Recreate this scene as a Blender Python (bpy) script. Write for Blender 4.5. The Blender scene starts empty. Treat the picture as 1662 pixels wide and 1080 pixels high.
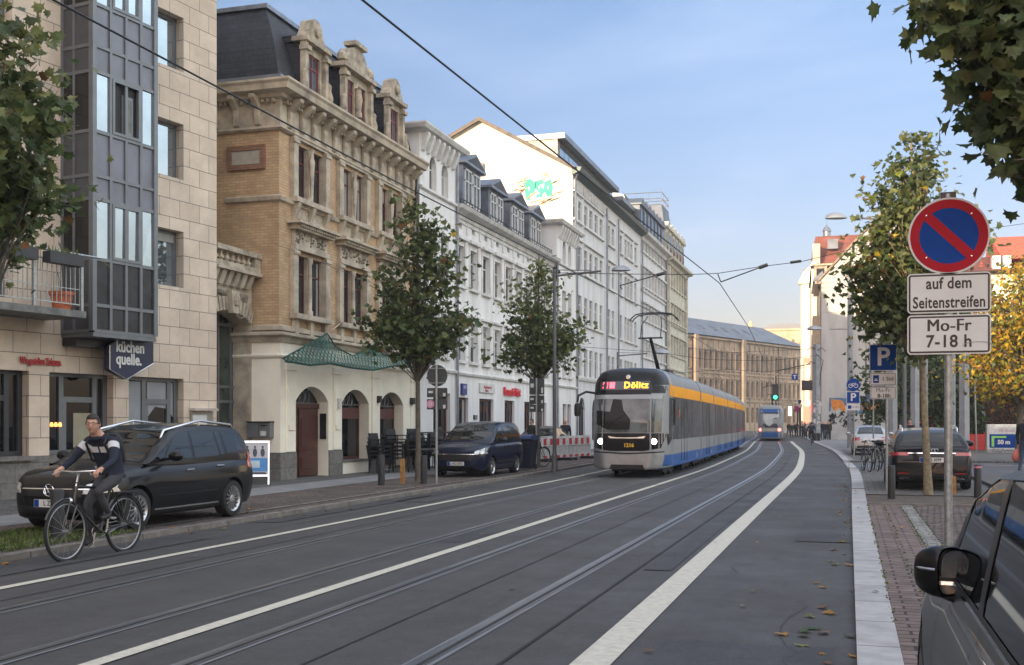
import bpy, bmesh, math, random
from math import sin, cos, pi, radians as R, sqrt, atan2
from mathutils import Vector, Matrix, noise, geometry
from mathutils.bvhtree import BVHTree
random.seed(11)
SC = bpy.context.scene
CO = SC.collection
EYE = 1.6
TH = math.atan(547/1800)
# ---------------------------------------------------------------- helpers
def ray(u, v):
 xc = (u-831)/1800; zc = (688-v)/1800
 return Vector((xc*cos(TH)-sin(TH), xc*sin(TH)+cos(TH), zc))
def ground(u, v, z=0.0):
 r = ray(u, v); t = (z-EYE)/r.z
 return Vector((r.x*t, r.y*t, z))
def onX(u, v, X):
 r = ray(u, v); t = X/r.x
 return Vector((X, t*r.y, EYE+t*r.z))
def onY(u, v, Y):
 r = ray(u, v); t = Y/r.y
 return Vector((t*r.x, Y, EYE+t*r.z))
def P3(u, v, D): q = ray(u, v); return Vector((q.x*D, q.y*D, EYE+q.z*D))
class Fac:
 """a facade line on the ground: s runs along it, d outward, z up"""
 def __init__(f, x, y, deg=0.0, out=1):
  a = R(deg); f.o = Vector((x, y, 0)); f.a = Vector((sin(a), cos(a), 0)); f.n = Vector((cos(a), -sin(a), 0))*out
 def P(f, s, z, d=0.0):
  p = f.o+f.a*s+f.n*d; p.z = z; return p
 def at(f, u, v=688, d=0.0):
  r = ray(u, v); o = f.o+f.n*d
  t = o.dot(f.n)/r.dot(f.n)
  p = Vector((r.x*t, r.y*t, EYE+t*r.z))
  return ((p-o).dot(f.a), p.z)
 def s(f, u, d=0.0): return f.at(u, 688, d)[0]
 def z(f, u, v, d=0.0): return f.at(u, v, d)[1]
class MB:
 def __init__(b): b.v = []; b.f = []; b.m = []
 def add(b, vs, fs, mi=0):
  n = len(b.v); b.v += [Vector(p) for p in vs]
  for q in fs: b.f.append([n+i for i in q]); b.m.append(mi)
 def quad(b, *p, mi=0): b.add(p, [list(range(len(p)))], mi)
 def hexa(b, p, mi=0): b.add(p, [(0,3,2,1),(4,5,6,7),(0,1,5,4),(1,2,6,5),(2,3,7,6),(3,0,4,7)], mi)
 def box(b, x0, x1, y0, y1, z0, z1, mi=0, T=None):
  p = [(x0,y0,z0),(x1,y0,z0),(x1,y1,z0),(x0,y1,z0),(x0,y0,z1),(x1,y0,z1),(x1,y1,z1),(x0,y1,z1)]
  b.hexa([T(*q) for q in p] if T else p, mi)
 def fbox(b, F, s0, s1, z0, z1, d0, d1, mi=0):
  b.hexa([F.P(s0,z0,d0),F.P(s1,z0,d0),F.P(s1,z0,d1),F.P(s0,z0,d1),F.P(s0,z1,d0),F.P(s1,z1,d0),F.P(s1,z1,d1),F.P(s0,z1,d1)], mi)
 def tube(b, pts, r, n=6, mi=0, cap=True):
  pts = [Vector(p) for p in pts]; k = len(pts)
  rs = r if isinstance(r, (list, tuple)) else [r]*k
  ref = None; base = len(b.v)
  for i, p in enumerate(pts):
   t = (pts[min(i+1,k-1)]-pts[max(i-1,0)])
   t = t.normalized() if t.length > 1e-9 else Vector((0,0,1))
   if ref is None: ref = Vector((0,0,1)) if abs(t.z) < .9 else Vector((1,0,0))
   x = t.cross(ref); x = x.normalized() if x.length > 1e-6 else t.orthogonal().normalized()
   y = x.cross(t).normalized(); ref = y
   for j in range(n):
    a = 2*pi*j/n; b.v.append(p+x*(rs[i]*cos(a))+y*(rs[i]*sin(a)))
  for i in range(k-1):
   for j in range(n):
    q = [base+i*n+j, base+i*n+(j+1)%n, base+(i+1)*n+(j+1)%n, base+(i+1)*n+j]
    b.f.append(q); b.m.append(mi)
  if cap:
   b.f.append([base+j for j in range(n)][::-1]); b.m.append(mi)
   b.f.append([base+(k-1)*n+j for j in range(n)]); b.m.append(mi)
 def lathe(b, prof, n=16, T=None, mi=0, arc=(0, 2*pi)):
  T = T or (lambda x,y,z: Vector((x,y,z))); full = abs(arc[1]-arc[0]-2*pi) < 1e-6
  m = n if full else n+1; base = len(b.v)
  for r, z in prof:
   for j in range(m):
    a = arc[0]+(arc[1]-arc[0])*j/n; b.v.append(Vector(T(r*cos(a), r*sin(a), z)))
  for i in range(len(prof)-1):
   for j in range(n):
    j2 = (j+1)%m
    b.f.append([base+i*m+j, base+i*m+j2, base+(i+1)*m+j2, base+(i+1)*m+j]); b.m.append(mi)
 def prism(b, pts, h0, h1, T, mi=0):
  n = len(pts); base = len(b.v)
  for h in (h0, h1):
   for p in pts: b.v.append(Vector(T(p[0], p[1], h)))
  b.f.append([base+i for i in range(n)][::-1]); b.m.append(mi)
  b.f.append([base+n+i for i in range(n)]); b.m.append(mi)
  for i in range(n):
   j = (i+1)%n; b.f.append([base+i, base+j, base+n+j, base+n+i]); b.m.append(mi)
 def sweep(b, path, prof, mi=0, closed_prof=True, cap=True):
  """profile (d outward right of travel, z) along a plan path with mitred corners"""
  path = [Vector((p[0], p[1])) for p in path]; k = len(path); n = len(prof); base = len(b.v)
  for i, p in enumerate(path):
   d1 = (path[i]-path[i-1]).normalized() if i else (path[1]-path[0]).normalized()
   d2 = (path[i+1]-path[i]).normalized() if i < k-1 else d1
   n1 = Vector((d1.y, -d1.x)); n2 = Vector((d2.y, -d2.x))
   m = (n1+n2); m = m/max(m.length_squared, 1e-6)*2
   for d, z in prof:
    q = p+m*d; b.v.append(Vector((q.x, q.y, z)))
  for i in range(k-1):
   for j in range(n if closed_prof else n-1):
    j2 = (j+1)%n
    b.f.append([base+i*n+j, base+i*n+j2, base+(i+1)*n+j2, base+(i+1)*n+j]); b.m.append(mi)
  if cap and closed_prof:
   b.f.append([base+j for j in range(n)]); b.m.append(mi)
   b.f.append([base+(k-1)*n+j for j in range(n)][::-1]); b.m.append(mi)
 def text(b, s, size, T, mi=0, sx=1.0, bold=0.0, depth=0.0, align='CENTER', space=1.0):
  c = bpy.data.curves.new('t', 'FONT'); c.body = s; c.size = size; c.align_x = align; c.align_y = 'CENTER'
  c.offset = bold; c.extrude = depth; c.resolution_u = 3; c.space_character = space
  o = bpy.data.objects.new('t', c); CO.objects.link(o)
  bpy.context.view_layer.update()
  me = bpy.data.meshes.new_from_object(o.evaluated_get(bpy.context.evaluated_depsgraph_get()))
  n = len(b.v)
  for w in me.vertices: b.v.append(Vector(T(w.co.x*sx, w.co.y, w.co.z)))
  for p in me.polygons: b.f.append([n+i for i in p.vertices]); b.m.append(mi)
  bpy.data.objects.remove(o); bpy.data.curves.remove(c); bpy.data.meshes.remove(me)
 def mesh(b, name, mats, smooth=None, recalc=True, shift=None):
  me = bpy.data.meshes.new(name)
  vs = [v-shift for v in b.v] if shift else b.v
  me.from_pydata([tuple(v) for v in vs], [], b.f)
  for m in mats: me.materials.append(m)
  me.polygons.foreach_set('material_index', b.m)
  if recalc:
   bm = bmesh.new(); bm.from_mesh(me); bmesh.ops.recalc_face_normals(bm, faces=bm.faces); bm.to_mesh(me); bm.free()
  if smooth is not None:
   me.shade_smooth() if hasattr(me, 'shade_smooth') else None
   me.set_sharp_from_angle(angle=R(smooth))
  me.update()
  return me
def wloc(o):
 p = Vector((0,0,0))
 while o: p = p+o.location; o = o.parent
 return p
def link(name, mb, mats, parent=None, smooth=None, world=True, recalc=True, bevel=0):
 if not isinstance(mats, (list, tuple)): mats = [mats]
 sh = wloc(parent) if (world and parent) else None
 me = mb.mesh(name, mats, smooth, recalc, sh) if isinstance(mb, MB) else mb
 o = bpy.data.objects.new(name, me); CO.objects.link(o)
 if parent: o.parent = parent
 if bevel:
  m = o.modifiers.new('bevel', 'BEVEL'); m.width = bevel; m.segments = 2; m.limit_method = 'ANGLE'; m.angle_limit = R(40)
 return o
def tag(o, label=None, cat=None, group=None, kind=None):
 if label: o['label'] = label
 if cat: o['category'] = cat
 if group: o['group'] = group
 if kind: o['kind'] = kind
 return o
def thing(name, label, cat, loc=(0,0,0), rotz=0.0, group=None):
 o = bpy.data.objects.new(name, None); CO.objects.link(o); o.location = loc; o.rotation_euler = (0,0,rotz)
 o.empty_display_size = .3
 return tag(o, label, cat, group)
def dup(o, loc=None, rotz=None, label=None, group=None, parent=None):
 c = o.copy(); CO.objects.link(c)
 if loc is not None: c.location = loc
 if rotz is not None: c.rotation_euler = (0,0,rotz)
 if parent is not None: c.parent = parent
 if label: c['label'] = label
 if group: c['group'] = group
 for ch in list(o.children): dup(ch, parent=c)
 return c
def struct(name, mb, mats, kind='structure', smooth=None, label=None):
 o = link(name, mb, mats, smooth=smooth); o['kind'] = kind
 if label: tag(o, label, name.replace('_', ' '))
 return o
# ---------------------------------------------------------------- materials
MATS = {}
def mat(name, col, rough=.7, metal=0.0, var=.12, scale=3.0, bump=0.0, bscale=40.0, spec=.5, emit=None, estr=0, coat=0.0, dirt=None, stretch=None, trans=0.0, alpha=1.0):
 if name in MATS: return MATS[name]
 m = bpy.data.materials.new(name); m.use_nodes = True; nt = m.node_tree; N = nt.nodes; L = nt.links
 P = N['Principled BSDF']; P.inputs['Roughness'].default_value = rough; P.inputs['Metallic'].default_value = metal
 P.inputs['Specular IOR Level'].default_value = spec; P.inputs['Coat Weight'].default_value = coat; P.inputs['Coat Roughness'].default_value = .03
 P.inputs['Base Color'].default_value = (*col, 1); P.inputs['Alpha'].default_value = alpha
 P.inputs['Transmission Weight'].default_value = trans
 if emit: P.inputs['Emission Color'].default_value = (*emit, 1); P.inputs['Emission Strength'].default_value = estr
 tc = N.new('ShaderNodeTexCoord'); vec = tc.outputs['Object']
 if stretch:
  mp = N.new('ShaderNodeMapping'); mp.inputs['Scale'].default_value = stretch; L.new(vec, mp.inputs[0]); vec = mp.outputs[0]
 if var > 0:
  n = N.new('ShaderNodeTexNoise'); n.inputs['Scale'].default_value = scale; n.inputs['Detail'].default_value = 6; n.inputs['Roughness'].default_value = .65; L.new(vec, n.inputs['Vector'])
  cr = N.new('ShaderNodeValToRGB'); L.new(n.outputs['Fac'], cr.inputs[0])
  d = dirt or tuple(c*(1-2*var) for c in col)
  cr.color_ramp.elements[0].position = .3; cr.color_ramp.elements[1].position = .62
  cr.color_ramp.elements[0].color = (*d, 1); cr.color_ramp.elements[1].color = (*[min(1,c*(1+var*.5)) for c in col], 1)
  L.new(cr.outputs[0], P.inputs['Base Color'])
 if bump > 0:
  n2 = N.new('ShaderNodeTexNoise'); n2.inputs['Scale'].default_value = bscale; n2.inputs['Detail'].default_value = 4; L.new(vec, n2.inputs['Vector'])
  bp = N.new('ShaderNodeBump'); bp.inputs['Strength'].default_value = bump; bp.inputs['Distance'].default_value = .01; L.new(n2.outputs['Fac'], bp.inputs['Height']); L.new(bp.outputs[0], P.inputs['Normal'])
 MATS[name] = m; return m
def brickmat(name, c1, c2, cm, bw, rh, mortar=.01, rough=.85, bump=.4, offset=.5, mode='wall', var=.15, squash=1.0, vscale=1.3, rot=0.0, distort=0.0, fleck=None):
 if name in MATS: return MATS[name]
 m = bpy.data.materials.new(name); m.use_nodes = True; nt = m.node_tree; N = nt.nodes; L = nt.links; P = N['Principled BSDF']; P.inputs['Roughness'].default_value = rough
 P.inputs['Specular IOR Level'].default_value = .3
 g = N.new('ShaderNodeNewGeometry'); sp = N.new('ShaderNodeSeparateXYZ'); L.new(g.outputs['Position'], sp.inputs[0]); cb = N.new('ShaderNodeCombineXYZ')
 if mode == 'wall':
  ad = N.new('ShaderNodeMath'); ad.operation = 'ADD'; L.new(sp.outputs[0], ad.inputs[0]); L.new(sp.outputs[1], ad.inputs[1]); L.new(ad.outputs[0], cb.inputs[0]); L.new(sp.outputs[2], cb.inputs[1])
 elif mode == 'floorY':   # rows run along world Y
  L.new(sp.outputs[1], cb.inputs[0]); L.new(sp.outputs[0], cb.inputs[1])
 else:
  L.new(sp.outputs[0], cb.inputs[0]); L.new(sp.outputs[1], cb.inputs[1])
 vec = cb.outputs[0]
 if rot:
  mp = N.new('ShaderNodeMapping'); mp.inputs['Rotation'].default_value = (0,0,R(rot)); L.new(vec, mp.inputs[0]); vec = mp.outputs[0]
 if distort:
  nd = N.new('ShaderNodeTexNoise'); nd.inputs['Scale'].default_value = 6; L.new(vec, nd.inputs['Vector'])
  ms = N.new('ShaderNodeVectorMath'); ms.operation = 'SCALE'; ms.inputs[3].default_value = distort; L.new(nd.outputs['Color'], ms.inputs[0])
  ad2 = N.new('ShaderNodeVectorMath'); ad2.operation = 'ADD'; L.new(vec, ad2.inputs[0]); L.new(ms.outputs[0], ad2.inputs[1]); vec = ad2.outputs[0]
 b = N.new('ShaderNodeTexBrick'); b.offset = offset; b.squash = squash; b.inputs['Scale'].default_value = 1; b.inputs['Brick Width'].default_value = bw; b.inputs['Row Height'].default_value = rh
 b.inputs['Mortar Size'].default_value = mortar; b.inputs['Mortar Smooth'].default_value = .2; b.inputs['Bias'].default_value = 0
 b.inputs['Color1'].default_value = (*c1,1); b.inputs['Color2'].default_value = (*c2,1); b.inputs['Mortar'].default_value = (*cm,1); L.new(vec, b.inputs['Vector'])
 n = N.new('ShaderNodeTexNoise'); n.inputs['Scale'].default_value = vscale; n.inputs['Detail'].default_value = 7; n.inputs['Roughness'].default_value = .7; L.new(g.outputs['Position'], n.inputs['Vector'])
 mr = N.new('ShaderNodeMapRange'); mr.inputs['From Min'].default_value = .3; mr.inputs['From Max'].default_value = .7; mr.inputs['To Min'].default_value = 1-var*1.6; mr.inputs['To Max'].default_value = 1+var; L.new(n.outputs['Fac'], mr.inputs[0])
 vm = N.new('ShaderNodeVectorMath'); vm.operation = 'SCALE'; L.new(b.outputs['Color'], vm.inputs[0]); L.new(mr.outputs[0], vm.inputs[3]); L.new(vm.outputs[0], P.inputs['Base Color'])
 n3 = N.new('ShaderNodeTexNoise'); n3.inputs['Scale'].default_value = 35; n3.inputs['Detail'].default_value = 5; L.new(g.outputs['Position'], n3.inputs['Vector'])
 mx = N.new('ShaderNodeMath'); mx.operation = 'MULTIPLY_ADD'; mx.inputs[1].default_value = -1; L.new(b.outputs['Fac'], mx.inputs[0])
 m3 = N.new('ShaderNodeMath'); m3.operation = 'MULTIPLY'; m3.inputs[1].default_value = .6; L.new(n3.outputs['Fac'], m3.inputs[0]); L.new(m3.outputs[0], mx.inputs[2])
 bp = N.new('ShaderNodeBump'); bp.inputs['Strength'].default_value = bump; bp.inputs['Distance'].default_value = .012; L.new(mx.outputs[0], bp.inputs['Height']); L.new(bp.outputs[0], P.inputs['Normal'])
 MATS[name] = m; return m
def cobblemat(name, c1, c2, cm, scale, var=.3, rough=.8, bump=.8):
 m = bpy.data.materials.new(name); m.use_nodes = True; nt = m.node_tree; N = nt.nodes; L = nt.links; P = N['Principled BSDF']; P.inputs['Roughness'].default_value = rough
 g = N.new('ShaderNodeNewGeometry'); mp = N.new('ShaderNodeMapping'); mp.inputs['Scale'].default_value = (1.0, 1.35, 0); L.new(g.outputs['Position'], mp.inputs[0])
 v = N.new('ShaderNodeTexVoronoi'); v.inputs['Scale'].default_value = scale; v.inputs['Randomness'].default_value = .55; L.new(mp.outputs[0], v.inputs['Vector'])
 e = N.new('ShaderNodeTexVoronoi'); e.feature = 'DISTANCE_TO_EDGE'; e.inputs['Scale'].default_value = scale; e.inputs['Randomness'].default_value = .55; L.new(mp.outputs[0], e.inputs['Vector'])
 sp = N.new('ShaderNodeSeparateColor'); L.new(v.outputs['Color'], sp.inputs[0])
 mix = N.new('ShaderNodeMix'); mix.data_type = 'RGBA'; mix.inputs['A'].default_value = (*c1,1); mix.inputs['B'].default_value = (*c2,1); L.new(sp.outputs[0], mix.inputs['Factor'])
 mr = N.new('ShaderNodeMapRange'); mr.inputs['From Min'].default_value = .02; mr.inputs['From Max'].default_value = .12; L.new(e.outputs['Distance'], mr.inputs[0])
 mx = N.new('ShaderNodeMix'); mx.data_type = 'RGBA'; mx.inputs['A'].default_value = (*cm,1); L.new(mix.outputs['Result'], mx.inputs['B']); L.new(mr.outputs[0], mx.inputs['Factor'])
 n = N.new('ShaderNodeTexNoise'); n.inputs['Scale'].default_value = 1.1; n.inputs['Detail'].default_value = 8; L.new(g.outputs['Position'], n.inputs['Vector'])
 m2 = N.new('ShaderNodeMapRange'); m2.inputs['From Min'].default_value = .3; m2.inputs['From Max'].default_value = .7; m2.inputs['To Min'].default_value = 1-var; m2.inputs['To Max'].default_value = 1+var; L.new(n.outputs['Fac'], m2.inputs[0])
 vm = N.new('ShaderNodeVectorMath'); vm.operation = 'SCALE'; L.new(mx.outputs['Result'], vm.inputs[0]); L.new(m2.outputs[0], vm.inputs[3]); L.new(vm.outputs[0], P.inputs['Base Color'])
 ms = N.new('ShaderNodeMapRange'); ms.inputs['From Max'].default_value = .25; L.new(e.outputs['Distance'], ms.inputs[0])
 bp = N.new('ShaderNodeBump'); bp.inputs['Strength'].default_value = bump; bp.inputs['Distance'].default_value = .02; L.new(ms.outputs[0], bp.inputs['Height']); L.new(bp.outputs[0], P.inputs['Normal'])
 MATS[name] = m; return m
def roadmat(name, col, var=.2):
 m = bpy.data.materials.new(name); m.use_nodes = True; nt = m.node_tree; N = nt.nodes; L = nt.links; P = N['Principled BSDF']
 P.inputs['Specular IOR Level'].default_value = .35
 g = N.new('ShaderNodeNewGeometry')
 def nz(scale, sc, det=6):
  mp = N.new('ShaderNodeMapping'); mp.inputs['Scale'].default_value = sc; L.new(g.outputs['Position'], mp.inputs[0])
  n = N.new('ShaderNodeTexNoise'); n.inputs['Scale'].default_value = scale; n.inputs['Detail'].default_value = det; n.inputs['Roughness'].default_value = .7; L.new(mp.outputs[0], n.inputs['Vector']); return n
 a = nz(2.2, (1, .05, 1)); b = nz(.55, (1, 1, 1)); c = nz(60, (1,1,1), 4); d = nz(9, (1,.6,1), 8)
 def mul(x, y, op='MULTIPLY'):
  q = N.new('ShaderNodeMath'); q.operation = op
  for i, w in enumerate((x, y)):
   if isinstance(w, (int, float)): q.inputs[i].default_value = w
   else: L.new(w, q.inputs[i])
  return q.outputs[0]
 def rng(x, lo, hi):
  q = N.new('ShaderNodeMapRange'); q.inputs['From Min'].default_value = .3; q.inputs['From Max'].default_value = .7; q.inputs['To Min'].default_value = lo; q.inputs['To Max'].default_value = hi; L.new(x, q.inputs[0]); return q.outputs[0]
 f = mul(rng(d.outputs['Fac'], .86, 1.14), mul(mul(rng(a.outputs['Fac'], 1-var, 1+var), rng(b.outputs['Fac'], 1-var*.9, 1+var*.8)), rng(c.outputs['Fac'], .62, 1.38)))
 vm = N.new('ShaderNodeVectorMath'); vm.operation = 'SCALE'; vm.inputs[0].default_value = col; L.new(f, vm.inputs[3]); L.new(vm.outputs[0], P.inputs['Base Color'])
 L.new(rng(b.outputs['Fac'], .80, .58), P.inputs['Roughness'])
 bp = N.new('ShaderNodeBump'); bp.inputs['Strength'].default_value = .5; bp.inputs['Distance'].default_value = .006; L.new(c.outputs['Fac'], bp.inputs['Height']); L.new(bp.outputs[0], P.inputs['Normal'])
 MATS[name] = m; return m
def leafmat(name, col, tr=.25):
 m = bpy.data.materials.new(name); m.use_nodes = True; nt = m.node_tree; N = nt.nodes; L = nt.links; P = N['Principled BSDF']
 P.inputs['Roughness'].default_value = .45; P.inputs['Specular IOR Level'].default_value = .35
 tc = N.new('ShaderNodeTexCoord'); n = N.new('ShaderNodeTexNoise'); n.inputs['Scale'].default_value = 7; n.inputs['Detail'].default_value = 3; L.new(tc.outputs['Object'], n.inputs['Vector'])
 cr = N.new('ShaderNodeValToRGB'); cr.color_ramp.elements[0].position = .35; cr.color_ramp.elements[1].position = .65
 cr.color_ramp.elements[0].color = (*[c*.6 for c in col],1); cr.color_ramp.elements[1].color = (*[c*1.3 for c in col],1); L.new(n.outputs['Fac'], cr.inputs[0]); L.new(cr.outputs[0], P.inputs['Base Color'])
 t = N.new('ShaderNodeBsdfTranslucent'); L.new(cr.outputs[0], t.inputs[0]); mx = N.new('ShaderNodeMixShader'); mx.inputs[0].default_value = tr
 L.new(P.outputs[0], mx.inputs[1]); L.new(t.outputs[0], mx.inputs[2]); L.new(mx.outputs[0], N['Material Output'].inputs[0])
 MATS[name] = m; return m
# stone, brick, render
M_STONE = brickmat('limestone_cladding', (.65,.545,.435), (.575,.475,.375), (.19,.165,.14), .78, .435, .009, bump=.45, var=.12)
M_GRANITE = brickmat('grey_granite', (.17,.16,.15), (.20,.19,.17), (.07,.07,.07), .8, .4, .006, bump=.2, var=.25, vscale=9)
M_TBRICK = brickmat('tan_brick', (.55,.37,.205), (.45,.295,.16), (.32,.26,.2), .25, .077, .009, bump=.35, var=.16)
M_TRIM = mat('sandstone_trim', (.46,.395,.30), .85, var=.2, scale=2.4, bump=.4, bscale=25, dirt=(.25,.21,.165))
M_TRIMD = mat('weathered_sandstone', (.42,.36,.27), .9, var=.3, scale=3, bump=.7, bscale=18, dirt=(.15,.13,.10))
M_CREAM = mat('cream_render', (.87,.82,.69), .85, var=.06, scale=.8, bump=.15, dirt=(.76,.70,.58))
M_WHITE = mat('white_render', (.74,.73,.71), .85, var=.05, scale=1.1, bump=.12, dirt=(.58,.57,.55), stretch=(1.6,1.6,.22))
M_WTRIM = mat('white_trim', (.66,.65,.62), .8, var=.1, scale=2, dirt=(.45,.44,.42))
M_GREYR = mat('grey_render', (.64,.64,.63), .85, var=.07, scale=1.0, bump=.1, dirt=(.50,.50,.49), stretch=(1.5,1.5,.2))
M_OCHRE = mat('pale_ochre_stone', (.56,.53,.43), .85, var=.15, scale=1.5, bump=.3)
M_GABLE = mat('yellow_white_render', (.74,.70,.55), .88, var=.05, scale=.5, bump=.1)
M_SAND = mat('old_sandstone', (.37,.285,.195), .9, var=.25, scale=.35, bump=.3, bscale=6, dirt=(.19,.15,.105))
M_SLATE = brickmat('slate_tiles', (.030,.032,.038), (.042,.044,.05), (.015,.015,.018), .3, .16, .008, rough=.62, bump=.5, var=.25)
M_ZINC = mat('zinc_sheet', (.23,.25,.28), .42, metal=.6, var=.2, scale=2)
M_ROOFG = mat('grey_blue_roof', (.13,.15,.18), .5, metal=.3, var=.25, scale=.5)
M_REDTILE = brickmat('red_roof_tiles', (.27,.09,.065), (.22,.075,.052), (.12,.04,.03), .3, .22, .02, bump=.5, var=.2)
M_FRAMEG = mat('grey_metal_frame', (.16,.17,.18), .38, metal=.4, var=.08)
M_FRAMED = mat('dark_metal_frame', (.045,.048,.052), .4, metal=.3, var=.1)
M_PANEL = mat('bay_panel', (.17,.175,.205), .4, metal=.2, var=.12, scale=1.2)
M_BROWNW = mat('brown_window_wood', (.11,.035,.028), .5, var=.2, scale=8)
M_DOOR = mat('brown_door_wood', (.085,.028,.020), .4, var=.25, scale=14)
M_WFRAME = mat('white_window_frame', (.6,.6,.58), .5, var=.05)
def glass(name, col, rough=.05, spec=.22, var=.3, scale=1.5): return mat(name, col, rough, var=var, scale=scale, spec=spec)
M_GL = [glass('window_glass_dark', (.018,.02,.022)), glass('window_glass_mid', (.04,.043,.047)), glass('window_glass_curtain', (.13,.13,.125), .12), glass('window_glass_pale', (.09,.10,.11), .05)]
M_GLSHOP = mat('shop_glass', (.010,.011,.012), .02, var=.5, scale=1.0, spec=.5)
M_GLBRIGHT = mat('mirror_glass', (.40,.46,.50), .03, metal=.85, var=.1, scale=.7)
M_BLACK = mat('matt_black', (.010,.010,.011), .6, var=.1)
M_BLACKM = mat('black_painted_metal', (.014,.014,.015), .35, var=.1)
M_RUBBER = mat('tyre_rubber', (.012,.012,.012), .75, var=.2, scale=12)
M_STEEL = mat('galvanised_steel', (.36,.38,.38), .42, metal=.75, var=.18, scale=30)
M_ALU = mat('bright_aluminium', (.70,.70,.70), .25, metal=.9, var=.05)
M_CHROME = mat('chrome', (.8,.8,.8), .08, metal=1.0, var=0)
M_CONC = mat('pale_concrete', (.30,.31,.32), .85, var=.12, scale=2, bump=.2)
M_PLASTER = mat('darkened_iron', (.03,.032,.034), .5, metal=.5, var=.2)
M_SIGNW = mat('sign_white', (.62,.62,.60), .6, spec=.1, var=.04)
M_SIGNK = mat('sign_black', (.012,.012,.012), .4, var=0)
M_SIGNB = mat('sign_blue', (.008,.05,.24), .6, spec=.1, var=.05)
M_SIGNR = mat('sign_red', (.34,.016,.026), .6, spec=.1, var=.05)
M_REDP = mat('red_plastic', (.50,.035,.03), .45, var=.1)
M_WHITEP = mat('white_plastic', (.62,.62,.60), .45, var=.1, scale=5, dirt=(.42,.42,.40))
# ---------------------------------------------------------------- camera, sky, sun
cam = bpy.data.cameras.new('camera'); co = bpy.data.objects.new('camera', cam); CO.objects.link(co)
co.location = (0, 0, EYE); co.rotation_euler = (pi/2, 0, TH); cam.sensor_width = 36; cam.lens = 36*1800/1662
cam.shift_y = 148/1662; cam.clip_end = 2500; cam.clip_start = .1; SC.camera = co
SUN_EL, SUN_AZ = R(6.2), R(20)      # azimuth: from straight behind the camera towards the left
to_sun = Vector((-sin(SUN_AZ)*cos(SUN_EL), -cos(SUN_AZ)*cos(SUN_EL), sin(SUN_EL)))
W = bpy.data.worlds.new('World'); SC.world = W; W.use_nodes = True; nt = W.node_tree; N = nt.nodes; L = nt.links
sky = N.new('ShaderNodeTexSky'); sky.sky_type = 'NISHITA'; sky.sun_disc = False; sky.sun_elevation = SUN_EL
sky.sun_rotation = atan2(to_sun.x, to_sun.y); sky.air_density = 1.0; sky.dust_density = 1.2; sky.ozone_density = 1.6
bg = N['Background']; bg.inputs[1].default_value = .14
# thin high cloud: a pale veil with real noise over the whole dome
tc = N.new('ShaderNodeTexCoord'); mp = N.new('ShaderNodeMapping'); mp.inputs['Scale'].default_value = (1.2, 1.2, 5.0); mp.inputs['Rotation'].default_value = (.25, .1, .4); L.new(tc.outputs['Generated'], mp.inputs[0])
n1 = N.new('ShaderNodeTexNoise'); n1.inputs['Scale'].default_value = 1.7; n1.inputs['Detail'].default_value = 8; n1.inputs['Roughness'].default_value = .55; n1.inputs['Distortion'].default_value = .5; L.new(mp.outputs[0], n1.inputs['Vector'])
cr = N.new('ShaderNodeMapRange'); cr.inputs['From Min'].default_value = .48; cr.inputs['From Max'].default_value = .85; cr.inputs['To Min'].default_value = 0.0; cr.inputs['To Max'].default_value = .24; L.new(n1.outputs['Fac'], cr.inputs[0])
mx = N.new('ShaderNodeMix'); mx.data_type = 'RGBA'; L.new(cr.outputs[0], mx.inputs['Factor']); tn = N.new('ShaderNodeVectorMath'); tn.operation = 'MULTIPLY'; tn.inputs[1].default_value = (1.05, .93, 1.12); L.new(sky.outputs[0], tn.inputs[0]); L.new(tn.outputs[0], mx.inputs['A']); mx.inputs['B'].default_value = (4.7, 4.8, 5.5, 1)
# extra brightness added to the unseen overhead sky for shaded facades; low sky dimmed
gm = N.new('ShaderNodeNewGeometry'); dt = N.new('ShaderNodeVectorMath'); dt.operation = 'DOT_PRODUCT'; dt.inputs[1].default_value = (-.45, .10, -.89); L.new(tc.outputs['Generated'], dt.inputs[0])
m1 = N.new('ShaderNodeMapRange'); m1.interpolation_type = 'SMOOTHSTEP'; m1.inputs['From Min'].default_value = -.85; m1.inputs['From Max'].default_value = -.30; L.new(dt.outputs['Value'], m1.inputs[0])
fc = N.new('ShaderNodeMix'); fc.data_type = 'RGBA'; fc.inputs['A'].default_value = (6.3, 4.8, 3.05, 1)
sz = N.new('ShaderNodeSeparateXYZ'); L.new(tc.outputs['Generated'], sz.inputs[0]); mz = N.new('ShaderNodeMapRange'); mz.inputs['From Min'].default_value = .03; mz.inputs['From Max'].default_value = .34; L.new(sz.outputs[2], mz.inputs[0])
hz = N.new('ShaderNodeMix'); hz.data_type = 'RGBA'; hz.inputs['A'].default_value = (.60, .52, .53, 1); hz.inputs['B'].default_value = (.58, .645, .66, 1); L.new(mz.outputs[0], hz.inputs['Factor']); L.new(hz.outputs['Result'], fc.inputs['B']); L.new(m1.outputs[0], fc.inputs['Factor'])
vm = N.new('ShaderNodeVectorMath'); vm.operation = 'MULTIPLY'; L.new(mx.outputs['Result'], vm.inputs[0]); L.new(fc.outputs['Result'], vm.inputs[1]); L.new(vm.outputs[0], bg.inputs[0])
sl = bpy.data.lights.new('sun', 'SUN'); sl.energy = 3.0; sl.angle = R(.5); sl.color = (1, .80, .56)
so = bpy.data.objects.new('sun', sl); CO.objects.link(so); so.rotation_euler = to_sun.to_track_quat('Z', 'Y').to_euler(); so.location = to_sun*100
SC.view_settings.view_transform = 'Standard'; SC.view_settings.look = 'None'; SC.view_settings.gamma = 1; SC.view_settings.exposure = EXPO = 1.6
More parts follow.
